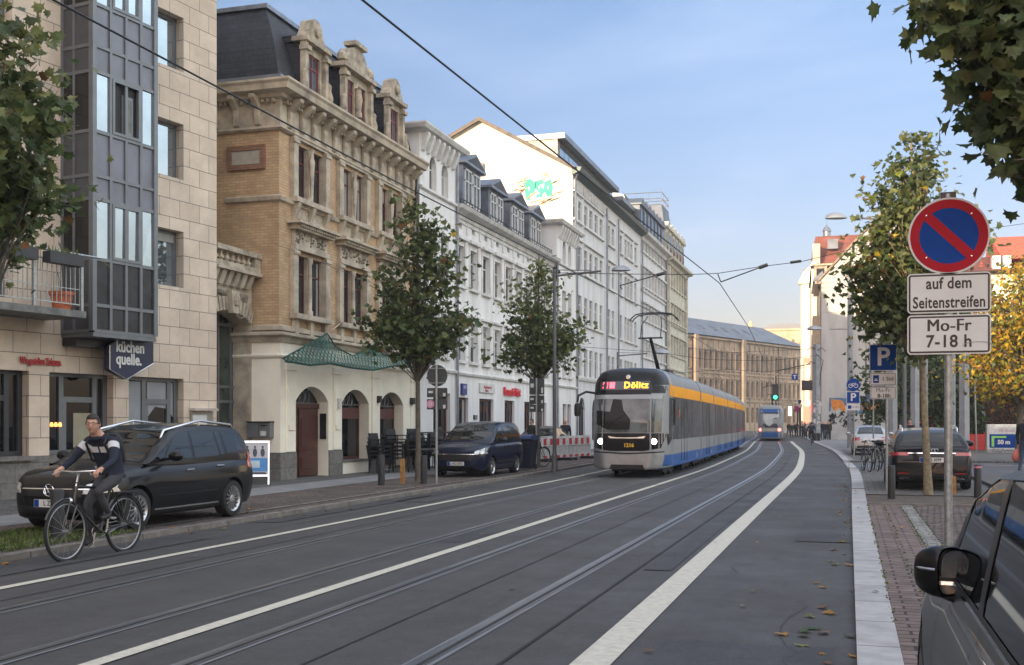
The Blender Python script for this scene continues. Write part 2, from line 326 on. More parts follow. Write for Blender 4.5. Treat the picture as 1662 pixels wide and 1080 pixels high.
# ---------------------------------------------------------------- the street's own curve
KN = [(-80,0),(20,0),(38,-.02),(50,-.35),(66,-.98),(80,-1.85),(99,-3.1),(125,-4.6),(156,-6.8),(206,-11.2),(235,-13.2),(256,-11.5),(280,-4),(300,5)]
def bend(y):
 if y <= KN[0][0]: return KN[0][1]
 for i in range(len(KN)-1):
  (a, p), (b, q) = KN[i], KN[i+1]
  if y <= b:
   m0 = (q-KN[i-1][1])/(b-KN[i-1][0]) if i else 0
   m1 = (KN[i+2][1]-p)/(KN[i+2][0]-a) if i+2 < len(KN) else (q-p)/(b-a)
   t = (y-a)/(b-a); h = b-a
   return (2*t**3-3*t*t+1)*p+(t**3-2*t*t+t)*h*m0+(-2*t**3+3*t*t)*q+(t**3-t*t)*h*m1
 return KN[-1][1]
def yrange(y0, y1, step=2.5):
 n = max(1, int((y1-y0)/step)); return [y0+(y1-y0)*i/n for i in range(n+1)]
def ribbon(mb, xa, xb, y0, y1, z, step=2.5, z0=None, mi=0, fa=None, fb=None):
 """strip between two lateral offsets following the street; with z0 it has edges"""
 ys = yrange(y0, y1, step); fa = fa or (lambda y: xa+bend(y)); fb = fb or (lambda y: xb+bend(y))
 base = len(mb.v)
 for y in ys: mb.v += [Vector((fa(y), y, z)), Vector((fb(y), y, z))]
 if z0 is not None:
  for y in ys: mb.v += [Vector((fa(y), y, z0)), Vector((fb(y), y, z0))]
 n = len(ys)
 for i in range(n-1):
  a = base+2*i; mb.f.append([a, a+1, a+3, a+2]); mb.m.append(mi)
  if z0 is not None:
   o = 2*n
   mb.f.append([a, a+2, a+2+o, a+o]); mb.m.append(mi); mb.f.append([a+1, a+1+o, a+3+o, a+3]); mb.m.append(mi)
 if z0 is not None:
  o = base+2*n; a = base+2*(n-1)
  mb.f.append([base, base+1, o+1, o]); mb.m.append(mi); mb.f.append([a, a+2*n, a+1+2*n, a+1]); mb.m.append(mi)
M_ASPH = roadmat('asphalt', (.058,.056,.055), .14)
M_ASPHT = roadmat('track_bed_asphalt', (.059,.057,.056), .14)
M_ASPHD = roadmat('bitumen_seam', (.018,.018,.019), .2)
M_SIDE = roadmat('side_asphalt', (.085,.09,.105), .1)
M_LINE = mat('road_paint', (.55,.52,.43), .6, var=.06, scale=14, dirt=(.40,.38,.32), bump=.2)
M_RAIL = mat('rail_steel', (.24,.25,.27), .33, metal=.8, var=.2, scale=6, stretch=(8,.4,1))
M_JOINT = mat('rail_joint_filler', (.165,.17,.18), .5, var=.2, scale=5, stretch=(4,.3,1))
M_GROOVE = mat('rail_groove', (.02,.019,.018), .8, var=.1)
M_KERB = brickmat('granite_kerb', (.33,.33,.33), (.41,.405,.40), (.10,.095,.09), 1.02, 3.0, .010, mode='floorY', bump=.3, var=.16, vscale=3, offset=0)
M_KERBL = brickmat('worn_kerb', (.17,.155,.14), (.21,.19,.17), (.08,.07,.06), 1.1, 3.0, .015, mode='floorY', bump=.3, var=.3, vscale=4, offset=0)
M_REDPAVE = brickmat('red_klinker_sets', (.15,.112,.10), (.20,.15,.135), (.045,.036,.032), .30, .15, .012, mode='floor', bump=.8, var=.28, vscale=3, distort=.015)
M_COBR = brickmat('red_cobbles', (.125,.092,.082), (.20,.15,.135), (.035,.03,.027), .21, .155, .022, mode='floor', bump=1.0, var=.35, vscale=2.5, rot=4, distort=.05)
M_COBL = cobblemat('brown_cobbles', (.085,.062,.054), (.13,.098,.085), (.03,.026,.023), 8.5)
M_COBG = cobblemat('small_grey_cobbles', (.10,.097,.09), (.155,.15,.138), (.04,.037,.034), 12.0)
M_SLAB = brickmat('pavement_slabs', (.20,.205,.21), (.24,.24,.24), (.10,.10,.10), .5, .5, .006, mode='floor', bump=.15, var=.15, vscale=2)
M_SOIL = mat('pit_soil', (.095,.075,.058), .95, var=.3, scale=9, bump=1, bscale=30)
M_EARTH = mat('ground', (.14,.135,.125), .95, var=.2, scale=.3)
g = MB(); g.quad((-500,-200,-.06),(500,-200,-.06),(500,700,-.06),(-500,700,-.06)); struct('ground', g, M_EARTH)
LK, RK = -9.35, .05
g = MB(); ribbon(g, LK-.02, RK+.02, -70, 300, 0); struct('road', g, M_ASPH)
g = MB(); ribbon(g, -7.28, -2.22, -60, 300, .004)
struct('tram_track_bed', g, M_ASPHT)
g = MB()
for x in (-7.30, -2.22): ribbon(g, x-.014, x+.014, -40, 200, .009)
ribbon(g, -3.46-.01, -3.46+.01, -40, 60, .009); ribbon(g, -8.45, -8.44, -40, 60, .005)
struct('bitumen_seams', g, M_ASPHD)
g = MB()
for c in (-6.19, -3.47):
 for sgn in (-1, 1):
  x = c+sgn*.729
  ribbon(g, x-.085, x+.115, -60, 290, .010, mi=1)
  ribbon(g, x-.055*1, x+.015, -60, 290, .016, mi=0)
  ribbon(g, x+.018, x+.055, -60, 290, .014, mi=2)
  ribbon(g, x+.058, x+.072, -60, 290, .016, mi=0)
struct('tram_rails', g, [M_RAIL, M_JOINT, M_GROOVE])
g = MB(); rg_ = random.Random(3)
for x0, x1, y0, y1 in ((-9.2,-8.5,9,13.5),(-1.3,-.1,6.5,8.2),(-2.15,-1.85,12,30),(-8.9,-8.2,21,23),(-.7,.02,15.5,19),(-9.3,-8.8,16,27),(-5.3,-4.95,14,16)): ribbon(g, x0, x1, y0, y1, .0085, step=.8)
struct('asphalt_patches', g, roadmat('patched_asphalt', (.047,.047,.049), .2))
g = MB()
for k in range(11):
 x, y = rg_.uniform(-9, 0), rg_.uniform(5, 34); pts = [Vector((x, y, .0095))]
 for q in range(rg_.randint(4, 9)): pts.append(pts[-1]+Vector((rg_.gauss(0,.12), rg_.uniform(.15,.5), 0)))
 for a_, b_ in zip(pts, pts[1:]): w_ = .003; g.quad(a_+Vector((-w_,0,0)), a_+Vector((w_,0,0)), b_+Vector((w_,0,0)), b_+Vector((-w_,0,0)))
struct('asphalt_cracks', g, M_ASPHD)
g = MB()
ribbon(g, -7.93, -7.80, -60, 33.5, .009); ribbon(g, -7.98, -7.86, 33.5, 150, .009)
ribbon(g, -4.86, -4.72, -60, 28.6, .013); ribbon(g, -4.86, -4.73, 28.75, 250, .013)
ribbon(g, -1.77, -1.51, -60, 103, .009)
for y in (62.5, 69): ribbon(g, -.95, -.2, y, y+.35, .009)
for y in (74,): ribbon(g, -3.8, -3.1, y, y+.3, .020)
struct('road_markings', g, M_LINE)
# right kerb: broad pale flagstones, dropping at the side street
g = MB(); ribbon(g, RK, RK+.29, -20, 27.6, .045, z0=-.05, step=1); ribbon(g, RK, RK+.30, 28.1, 40.2, .045, z0=-.05, step=1); ribbon(g, RK, RK+.30, 41.9, 47.0, .02, z0=-.05, step=1); ribbon(g, RK, RK+.26, 47.6, 290, .09, z0=-.05, step=2)
struct('right_kerb', g, M_KERB)
g = MB(); ribbon(g, RK, RK+.3, 27.6, 28.1, .035, z0=-.05, step=1); struct('kerb_insert', g, M_REDPAVE)
g = MB(); ribbon(g, LK-.17, LK, -30, 290, .075, z0=-.05, step=1.5); struct('left_kerb', g, M_KERBL)
g = MB(); ribbon(g, LK-.62, LK-.5, -30, 100, .082, step=2); struct('edge_stones', g, M_KERBL)
# left pavement, from kerb to house walls
WALL = lambda y: -14.9 if y < 107 else (-14.9+(y-107)*-.13)
g = MB(); ribbon(g, 0, 0, -60, 300, .070, fa=lambda y: min(WALL(y), -14.9)-6, fb=lambda y: LK-.17+bend(y), z0=-.05); struct('left_pavement', g, M_COBL)
g = MB(); ribbon(g, 0, 0, -60, 105, .076, fa=lambda y: -13.45, fb=lambda y: -12.05, step=3); struct('slab_walkway', g, M_SLAB)
g = MB(); ribbon(g, 0, 0, -60, 105, .076, fa=lambda y: -16.6, fb=lambda y: -13.47, step=3); struct('cobbled_margin', g, M_COBG)
# right side: parking bay, tree pits, side street, square
g = MB(); ribbon(g, RK+.29, 60, -60, 300, -.002, z0=-.055, fb=lambda y: 70, step=4); struct('right_base', g, M_SIDE)
g = MB(); g.box(.345, .93, -20, 22.45, -.05, .042); struct('red_paver_strip', g, M_REDPAVE)
M_PALESET = cobblemat('pale_sets', (.21,.205,.185), (.26,.25,.23), (.07,.065,.06), 9.0, bump=.5)
g = MB(); g.box(.94, 1.14, -20, 22.45, -.05, .046); struct('pale_set_strip', g, M_PALESET)
g = MB(); g.box(1.15, 3.25, -20, 22.45, -.05, .040); struct('cobbled_parking', g, M_COBR)
g = MB(); g.box(.345, 3.25, 22.46, 22.56, -.05, .075); g.box(.345, 3.25, 25.3, 25.4, -.05, .075); g.box(3.26, 3.38, 12, 25.4, -.05, .085)
struct('pit_edging', g, M_KERBL)
g = MB(); g.box(.345, 3.24, 22.57, 25.29, -.05, .05); struct('tree_pit', g, M_SOIL)
g = MB(); g.box(.345, 3.25, 25.41, 40.4, -.05, .040); struct('grey_cobbled_bay', g, M_COBG)
g = MB(); g.box(.36, .95, 25.41, 33, -.02, .048); struct('dark_paver_strip', g, brickmat('dark_pavers', (.13,.13,.12), (.17,.165,.155), (.06,.05,.04), .3, .2, .015, mode='floor', bump=.5, var=.2))
g = MB(); g.box(3.40, 5.0, -20, 36, -.05, .083); struct('cobbled_strip', g, M_COBG)
g = MB(); g.box(5.01, 40, -20, 36.2, -.05, .087); struct('square_paving', g, brickmat('big_slabs', (.30,.30,.29), (.33,.33,.32), (.15,.145,.14), 1.2, .8, .01, mode='floor', bump=.15, var=.12))
g = MB(); ribbon(g, RK+.27, 3.2, 48, 290, .080, z0=-.05); struct('right_pavement', g, M_SLAB)
g = MB(); ribbon(g, .5, 2.9, 48.6, 66, .085); struct('parking_bay', g, M_COBG)
g = MB(); ribbon(g, 3.22, 60, 49, 300, .06, z0=-.05, fb=lambda y: 60, step=4); struct('side_square', g, M_COBG)
g = MB()
for k in range(5): g.box(8.5+k*3.0, 10.2+k*3.0, 40.6, 42.4, 0, .004)
g.box(5, 40, 46.2, 46.35, 0, .004)
struct('crossing_marks', g, M_LINE)
# ---------------------------------------------------------------- walls, windows
def wall_face(mb, F, s0, s1, z0, z1, ops, dep=.2, d=0.0, mi=0, mr=None, cell=None):
 """sheet with real openings: ops = (a, b, za, zb[, rise]) ; reveals go dep back"""
 mr = mi if mr is None else mr
 ss = sorted({s0, s1, *[o[0] for o in ops], *[o[1] for o in ops]}); zz = sorted({z0, z1, *[o[2] for o in ops], *[o[3] for o in ops]})
 ss = [s for s in ss if s0-1e-6 <= s <= s1+1e-6]; zz = [z for z in zz if z0-1e-6 <= z <= z1+1e-6]
 for i in range(len(ss)-1):
  j = 0
  while j < len(zz)-1:
   cs = (ss[i]+ss[i+1])/2
   def hole(k):
    cz = (zz[k]+zz[k+1])/2
    return any(o[0] < cs < o[1] and o[2] < cz < o[3] for o in ops)
   if hole(j): j += 1; continue
   k = j
   while k < len(zz)-1 and not hole(k): k += 1
   mb.quad(F.P(ss[i],zz[j],d), F.P(ss[i+1],zz[j],d), F.P(ss[i+1],zz[k],d), F.P(ss[i],zz[k],d), mi=mi); j = k
 for o in ops:
  a, b, c, e = o[:4]; rise = o[4] if len(o) > 4 else 0
  mb.quad(F.P(a,c,d), F.P(a,e-rise,d), F.P(a,e-rise,d-dep), F.P(a,c,d-dep), mi=mr)
  mb.quad(F.P(b,c,d), F.P(b,e-rise,d), F.P(b,e-rise,d-dep), F.P(b,c,d-dep), mi=mr)
  mb.quad(F.P(a,c,d), F.P(b,c,d), F.P(b,c,d-dep), F.P(a,c,d-dep), mi=mr)
  if not rise: mb.quad(F.P(a,e,d), F.P(b,e,d), F.P(b,e,d-dep), F.P(a,e,d-dep), mi=mr)
  else:
   hw = (b-a)/2; n = 12
   if rise >= hw*.999: arc = lambda x: rise*sqrt(max(0, 1-(x/hw)**2))
   else:
    Rr = (hw*hw+rise*rise)/(2*rise); arc = lambda x: sqrt(max(0, Rr*Rr-x*x))-(Rr-rise)
   for q in range(n):
    x0 = -hw+2*hw*q/n; x1 = -hw+2*hw*(q+1)/n; m = (a+b)/2
    za_, zb_ = e-rise+arc(x0), e-rise+arc(x1)
    mb.quad(F.P(m+x0,za_,d), F.P(m+x1,zb_,d), F.P(m+x1,e,d), F.P(m+x0,e,d), mi=mi)
    mb.quad(F.P(m+x0,za_,d), F.P(m+x1,zb_,d), F.P(m+x1,zb_,d-dep), F.P(m+x0,za_,d-dep), mi=mr)
def window(parent, F, a, b, c, e, fm, gm, dep=.2, d=0.0, nv=1, hf=(.68,), fw=.055, label=None, tilt=.01, name='window', small=False):
 mb = MB(); D0, D1 = d-dep-.05, d-dep+.015; sm = .001
 a += sm; b -= sm; c += sm; e -= sm
 mb.fbox(F, a, a+fw, c, e, D0, D1); mb.fbox(F, b-fw, b, c, e, D0, D1)
 mb.fbox(F, a+fw, b-fw, c, c+fw, D0, D1-.002); mb.fbox(F, a+fw, b-fw, e-fw, e, D0, D1-.002)
 for i in range(nv):
  m = a+(b-a)*(i+1)/(nv+1); mb.fbox(F, m-fw*.6, m+fw*.6, c+fw, e-fw, D0, D1-.004)
 for h in hf:
  z = c+(e-c)*h; mb.fbox(F, a+fw, b-fw, z-fw*.5, z+fw*.5, D0, D1-.007)
 w = link(name, mb, fm, parent)
 if label: w['label'] = label
 g = MB(); t1, t2 = random.uniform(-tilt, tilt), random.uniform(-tilt, tilt); D = d-dep-.02
 g.quad(F.P(a+fw*.5,c+fw*.5,D+t1), F.P(b-fw*.5,c+fw*.5,D-t1), F.P(b-fw*.5,e-fw*.5,D-t1+t2), F.P(a+fw*.5,e-fw*.5,D+t1+t2))
 if small:
  n = len(w.data.vertices)
 if random.random() < .45:
  k = random.random(); D += .006+abs(t1)+abs(t2)
  if k < .4: h_ = e-(e-c)*random.choice((.2,.3,.45,.6)); g.quad(F.P(a+fw,h_,D),F.P(b-fw,h_,D),F.P(b-fw,e-fw,D),F.P(a+fw,e-fw,D), mi=1)
  else:
   q_ = (b-a)*random.uniform(.15,.3)
   g.quad(F.P(a+fw,c+fw,D),F.P(a+fw+q_,c+fw,D),F.P(a+fw+q_*.7,e-fw,D),F.P(a+fw,e-fw,D), mi=1); g.quad(F.P(b-fw,c+fw,D),F.P(b-fw-q_,c+fw,D),F.P(b-fw-q_*.8,e-fw,D),F.P(b-fw,e-fw,D), mi=1)
 link('pane', g, [gm, M_CURT], w)
 return w
def hull(mb, F, s0, s1, z0, z1, depth, mi=0, roof=True, lo=0):
 """near side, far side, back and top of a block behind the facade plane"""
 P = F.P
 mb.quad(P(s0,z0,0),P(s0,z0,-depth),P(s0,z1,-depth),P(s0,z1,0), mi=mi); mb.quad(P(s1,z0,0),P(s1,z0,-depth),P(s1,z1,-depth),P(s1,z1,0), mi=mi)
 mb.quad(P(s0,z0,-depth),P(s1,z0,-depth),P(s1,z1,-depth),P(s0,z1,-depth), mi=mi)
 if roof: mb.quad(P(s0,z1,0),P(s1,z1,0),P(s1,z1,-depth),P(s0,z1,-depth), mi=mi)
M_CURT = mat('pale_curtain', (.30,.30,.285), .25, var=.15, scale=20, spec=.3, stretch=(6,6,.2))
def rg(): return random.choice([M_GL[0], M_GL[0], M_GL[1], M_GL[1], M_GL[2], M_GL[3]])
GZ = .075   # pavement level
# ================================================================ modern stone-clad building
F1 = Fac(-15.2, 24.5, 8.9)
def modern():
 F = F1; root = thing('apartment_building', 'modern apartment building clad in beige stone slabs with grey glazed bay, leftmost', 'building', F.P(-8, 0))
 zp = F.z(60, 740); ops = []; sh = []
 sB = (F.s(80), F.s(184)); sC = (F.s(209), F.s(298)); sA = (F.s(-70), F.s(47))
 ztop = F.z(80, 604)
 for a, b in (sA, sB, sC): ops.append((a, b, zp, ztop)); sh.append((a, b))
 more = [(-15.5,-12.5), (-20,-17), (-25,-22), (-30,-27)]
 for a, b in more: ops.append((a, b, zp, ztop)); sh.append((a, b))
 up = []
 s1 = F.s(298); wd = 1.45
 vv = [((298,30),(298,118)), ((298,203),(298,293)), ((298,377),(298,468))]
 zs = [(F.z(*q), F.z(*p)) for p, q in vv]; per = zs[0][0]-zs[1][0]; zs = [(zs[0][0]+per, zs[0][1]+per)]+zs
 for za, zb in zs: up.append((s1-wd, s1, za, zb))
 sl = F.s(20);
 for k, (za, zb) in enumerate(zs):
  up.append((sl-1.1, sl, za-.75, zb));
  for q in (-14.5, -19.5, -25, -31): up.append((q, q+1.5, za, zb))
 HT = 15.2
 w = MB(); wall_face(w, F, -40, 0, zp, HT, ops+up, dep=.28, mi=0); hull(w, F, -40, 0, GZ-.1, HT, 13, 0)
 link('wall', w, [M_STONE], root)
 p = MB();
 p.fbox(F, -40, 0.0, GZ-.1, zp, -.3, .025); link('plinth', p, M_GRANITE, root)
 for a, b, c, e in up:
  window(root, F, a, b, c, e, M_FRAMEG, M_GLBRIGHT if b == s1 or b == sl else rg(), dep=.24, nv=1, hf=(), fw=.075)
 for i, (a, b) in enumerate(sh):
  f = MB(); D0, D1 = -.26, -.19; m1 = a+(b-a)*.24; m2 = a+(b-a)*.76 if i != 0 else b-.45
  if i == 2: m1 = a+(b-a)*.34; m2 = a+(b-a)*.80
  for x in (a, m1, m2, b-.12): f.fbox(F, x, x+.12, zp, ztop, D0, D1)
  f.fbox(F, a+.12, b-.12, zp, zp+.1, D0, D1-.003); f.fbox(F, a+.12, b-.12, ztop-.08, ztop, D0, D1-.003)
  f.fbox(F, m1+.12, m2, ztop-.62, ztop-.5, D0, D1-.004); f.fbox(F, m1+.12, m1+.2, zp, ztop-.6, D0, D1-.006)
  x = link('shop_window', f, M_FRAMEG if i else M_FRAMED, root)
  g = MB(); g.quad(F.P(a+.05,zp,-.235),F.P(b-.05,zp,-.235),F.P(b-.05,ztop,-.235),F.P(a+.05,ztop,-.235)); link('pane', g, M_GLSHOP, x)
  if i == 1:
   g = MB()
   for k in range(4): g.lathe([(.0,.0),(.045,.01),(.05,.05),(.03,.09),(0,.1)], 8, T=lambda X,Y,Z,k=k: F.P(a+.12+k*.11+X, ztop-1.15+Z, -.19+Y*.3))
   link('lit_lamp', g, mat('warm_lamp', (.9,.35,.1), emit=(1,.30,.07), estr=1.2, var=0), x)
   g = MB(); g.fbox(F, m1+.42, m1+1.05, ztop-1.6, ztop-.85, -.232, -.228); link('poster', g, mat('pale_poster', (.30,.27,.19), .8, var=.1), x)
   g = MB(); g.fbox(F, m1+.5, m1+.95, ztop-2.15, ztop-1.9, -.232, -.228); link('notice', g, mat('pale_poster2', (.42,.38,.27), .8, var=.1), x)
  if i == 2:
   g = MB()
   for (x0, x1, ta, tb) in ((a+.02, m1, ztop-.05, ztop-1.0), ):
    g.quad(F.P(x0,ztop-.1,-.231),F.P(x1,ztop-.1,-.231),F.P(x1,ztop-1.15,-.231),F.P(x0,ztop-1.35,-.231))
   g.quad(F.P(m1+.2,ztop-.1,-.231),F.P(m2,ztop-.1,-.231),F.P(m2,ztop-.72,-.231),F.P((m1+m2)/2+.05,ztop-.68,-.231),F.P(m1+.2,ztop-.95,-.231))
   g.quad(F.P(m2+.12,ztop-.1,-.231),F.P(b-.1,ztop-.1,-.231),F.P(b-.1,ztop-1.7,-.231),F.P(m2+.3,ztop-1.0,-.231),F.P(m2+.12,ztop-.8,-.231))
   link('frosted_film', g, mat('grey_film', (.26,.27,.29), .5, var=.08), x)
 g = MB(); g.fbox(F, sA[0], sA[1]+.05, zp-.09, zp+.005, .026, .12); link('sill', g, M_GRANITE, root)
 bay = MB(); pan = MB(); dB = .9; a = F.s(152, dB); b = F.s(251, dB)
 zl = [F.z(153, v, dB) for v in (537, 495, 420, 322, 284, 212, 115, 73, 5)]
 fl = zl[3]-zl[7]+0; H = zl[6]-zl[3]; zl += [zl[-1]+ (zl[7-1]-zl[3]) - (zl[8-1]-zl[4])+.0]
 zl = zl[:9]; zl += [zl[8]+(zl[6]-zl[5]), ]; zl += [zl[9]+.5, zl[9]+1.3]; zb, zt = zl[0], 15.0
 us = [F.s(u, dB) for u in (152, 179, 204, 228, 251)]
 bay.fbox(F, a-.06, a+.05, zb, zt, dB-.08, dB+.04); bay.fbox(F, b-.05, b+.06, zb, zt, dB-.08, dB+.04)
 bay.fbox(F, a-.05, a+.04, zb, zt, .0, .08);
 for s in us[1:-1]: bay.fbox(F, s-.035, s+.035, zb, zt, dB-.02, dB+.03)
 for z in zl: bay.fbox(F, a, b, z-.035, z+.035, dB-.015, dB+.026); bay.fbox(F, a-.052, a-.01, z-.035, z+.035, 0, dB-.081); bay.fbox(F, b+.01, b+.052, z-.035, z+.035, 0, dB-.081)
 bay.fbox(F, a-.05, a-.012, zb, zt, dB*.42-.03, dB*.42+.03)
 bay.fbox(F, a-.03, b+.03, zb-.12, zb-.036, .0, dB+.02)
 br = link('bay', bay, M_FRAMEG, root)
 inner = MB(); inner.fbox(F, a+.0, b-.0, zb, zt, .01, dB-.07); link('bay_panel', inner, M_PANEL, br)
 rows_w = [(2,3), (5,6), (8,9)]
 for i in range(len(zl)-1):
  iw = (i, i+1) in rows_w
  for k in range(4):
   s0, s1_ = us[k]+.035, us[k+1]-.035
   if iw and k in (1,):
    x0, x1, z0, z1 = us[1]+.035, us[3]-.035, zl[i]+.035, zl[i+1]-.035
    f = MB();
    for q in ((x0,x0+.06,z0,z1),(x1-.06,x1,z0,z1),(x0+.06,x1-.06,z0,z0+.06),(x0+.06,x1-.06,z1-.06,z1)): f.fbox(F, *q, dB-.03, dB+.045)
    if i != 5:
     m = (x0+x1)/2; f.fbox(F, m-.05, m+.05, z0+.06, z1-.06, dB-.03, dB+.04)
    fr = link('window', f, M_FRAMEG, br)
    if i == 5:
     fr['label'] = 'open window of the bay with its sash swung inward'
     g = MB(); g.fbox(F, x0+.06, x1-.06, z0+.06, z1-.06, dB-.066, dB-.05); link('dark_room', g, M_BLACK, fr)
     g = MB(); y0 = dB-.048
     for q in ((.40,.46,.06,.78),(.74,.80,.06,.78),(.46,.74,.06,.12),(.46,.74,.72,.78)):
      g.fbox(F, x0+(x1-x0)*q[0], x0+(x1-x0)*q[1], z0+(z1-z0)*q[2], z0+(z1-z0)*q[3], y0, y0+.02)
     link('sash', g, M_FRAMEG, fr)
     g = MB(); g.fbox(F, x0+(x1-x0)*.46, x0+(x1-x0)*.74, z0+(z1-z0)*.12, z0+(z1-z0)*.72, y0, y0+.01); link('pane', g, mat('olive_glass', (.14,.14,.11), .2, var=.2), fr)
    else:
     g = MB(); g.quad(F.P(x0+.05,z0+.05,dB),F.P(x1-.05,z0+.05,dB-.01),F.P(x1-.05,z1-.05,dB-.0),F.P(x0+.05,z1-.05,dB+.01)); link('pane', g, M_GLBRIGHT, fr)
   elif iw and k == 2: continue
   else:
    g = MB(); t = random.uniform(-.006,.006)
    m = M_GLBRIGHT if iw else (M_GL[1] if i < 2 else M_PANEL)
    g.quad(F.P(s0,zl[i]+.03,dB-.01+t),F.P(s1_,zl[i]+.03,dB-.01-t),F.P(s1_,zl[i+1]-.03,dB-.01),F.P(s0,zl[i+1]-.03,dB-.01)); link('pane' if iw else 'panel', g, m, br)
  for k, (q0, q1) in enumerate(((.01, dB*.42-.03), (dB*.42+.03, dB-.085))):
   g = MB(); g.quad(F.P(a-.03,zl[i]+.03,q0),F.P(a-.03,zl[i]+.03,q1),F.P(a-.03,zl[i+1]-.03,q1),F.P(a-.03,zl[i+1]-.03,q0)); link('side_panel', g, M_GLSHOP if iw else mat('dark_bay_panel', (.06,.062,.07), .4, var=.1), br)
 g = MB(); g.fbox(F, a-.02, b-.02, zb-.3, zb-.12, .026, .42); link('bay_base', g, M_BLACKM, br)
 dl = 1.15; zf = F.z(100, 501, dl); zr = F.z(100, 408, dl); e = F.s(140, dl); s0 = -13.0
 g = MB(); g.fbox(F, s0, e, zf-.14, zf, .0, dl); link('balcony_slab', g, mat('balcony_steel', (.16,.16,.15), .6, var=.3, scale=5), root)
 g = MB(); g.tube([F.P(s0,zr,dl-.05), F.P(F.s(146,.8),zr,dl-.05)], .024, 6)
 for z in (zf+.12, zr-.18): g.fbox(F, s0, e-.05, z-.012, z+.012, dl-.06, dl-.04)
 g.fbox(F, s0, e-.05, zf+.42, zf+.435, dl-.055, dl-.045)
 x = s0
 while x < e-.05: g.fbox(F, x, x+.014, zf+.12, zr-.17, dl-.058, dl-.044); x += .115
 for x in (e-.08, F.s(58, dl), F.s(-45, dl)): g.fbox(F, x-.03, x+.03, zf-.1, zr-.01, dl-.08, dl-.02)
 link('balcony_railing', g, M_STEEL, root)
 return root
modern()
# things on the balcony
def on_balcony():
 F = F1; dl = 1.15; zf = F.z(100, 501, dl); zr = F.z(100, 408, dl)
 for i, (u0, u1) in enumerate(((-8, 57), (76, 131))):
  a, b = F.s(u0, dl+.1), F.s(u1, dl+.1);
  t = thing('planter_box', ['long dark planter box on the balcony railing at the photo edge', 'dark planter box on the balcony railing above the orange pot'][i], 'planter box', F.P((a+b)/2, zr-.25, dl+.1), group='planter boxes on the balcony railing')
  g = MB(); g.fbox(F, a, b, zr-.28, zr-.06, dl-.015, dl+.2); link('box', g, mat('anthracite_plastic', (.03,.03,.034), .5), t)
  g = MB()
  for k in range(60):
   s, d = random.uniform(a+.05, b-.05), random.uniform(dl+.03, dl+.16); h = random.uniform(.04, .16)
   g.quad(F.P(s,zr-.08,d), F.P(s+.03,zr-.08,d+.02), F.P(s+random.uniform(-.06,.06),zr-.06+h,d+random.uniform(-.04,.04)))
  link('plants', g, [leafmat('planter_green', (.12,.14,.05))], t)
 p = F.P(F.s(97, .8), zf+.001, .85); t = thing('flower_pot', 'orange terracotta flower pot standing on the balcony floor', 'flower pot', p)
 g = MB(); g.lathe([(0,0),(.17,0),(.215,.30),(.24,.30),(.245,.37),(.225,.37),(.21,.33),(0,.33)], 20)
 link('pot', g, mat('terracotta', (.50,.135,.055), .7, var=.12, scale=6), t, smooth=40, world=False)
 g = MB()
 for k in range(5):
  a = k*1.3; g.tube([(0.03*cos(a),.03*sin(a),.32),(.06*cos(a),.06*sin(a),.55),(.1*cos(a+.5),.1*sin(a+.5),.7+.04*k)], .006, 4)
 link('dry_stems', g, M_SOIL, t, world=False)
 d = .62; t = thing('shop_sign', 'dark blue hexagonal box sign with white kitchen shop lettering under the bay', 'sign', F.P(F.s(212,d), F.z(212,580,d), d))
 pts = [F.at(u, v, d) for u, v in ((178,561),(211,541),(249,556),(249,590),(206,616),(178,600))]
 g = MB(); g.prism(pts, d-.16, d, lambda s,z,h: F.P(s,z,h)); link('box', g, mat('navy_panel', (.010,.016,.045), .35, var=.05), t)
 cs = sum(p[0] for p in pts)/6; cz = sum(p[1] for p in pts)/6
 g = MB()
 for (k, ln) in enumerate(('küchen', 'quelle.')):
  g.text(ln, .345, lambda x,y,z,k=k: F.P(cs-.44+x, cz+.17-k*.27+y, d+.008+z), bold=.009, depth=.004, sx=.84, align='LEFT')
 link('lettering', g, M_SIGNW, t)
 g = MB(); P6 = pts;
 for i in (0, 3, 4, 5):
  a_, b_ = P6[i], P6[(i+1)%6]; g.tube([F.P(a_[0],a_[1],d+.004), F.P(b_[0],b_[1],d+.004)], .012, 4)
 link('edge_strip', g, M_ALU, t)
 t = thing('wall_lettering', 'small red metal lettering over the shop windows of the stone building', 'lettering', F.P(F.s(62), F.z(62,587), .03))
 g = MB(); z = F.z(62, 587); s_a, s_b = F.s(27), F.s(100)
 g.text('Wir gestalten Zuhause.', .2, lambda x,y,zz: F.P((s_a+s_b)/2+x, z+y, .045+zz), bold=.006, depth=.01, sx=(s_b-s_a)/2.05)
 link('letters', g, mat('red_letters', (.40,.02,.02), .5), t)
 a, b = F.s(308), F.s(350)
 t = thing('nameplate_board', 'steel canopy and nameplate panel on the stone wall behind the black minivan', 'nameplate panel', F.P(a, 1.5, .03))
 g = MB(); g.fbox(F, a-.02, b-.1, F.z(328,667), F.z(328,663), .0, .18); link('canopy', g, M_ALU, t)
 g = MB(); g.fbox(F, a, b-.15, F.z(328,700), F.z(328,670), .0, .05); link('plate', g, mat('brushed_plate', (.30,.29,.26), .4, metal=.3), t)
 g = MB(); g.fbox(F, a+.05, a+.55, F.z(328,692), F.z(328,674), .051, .056); link('notice', g, M_SIGNW, t)
on_balcony()
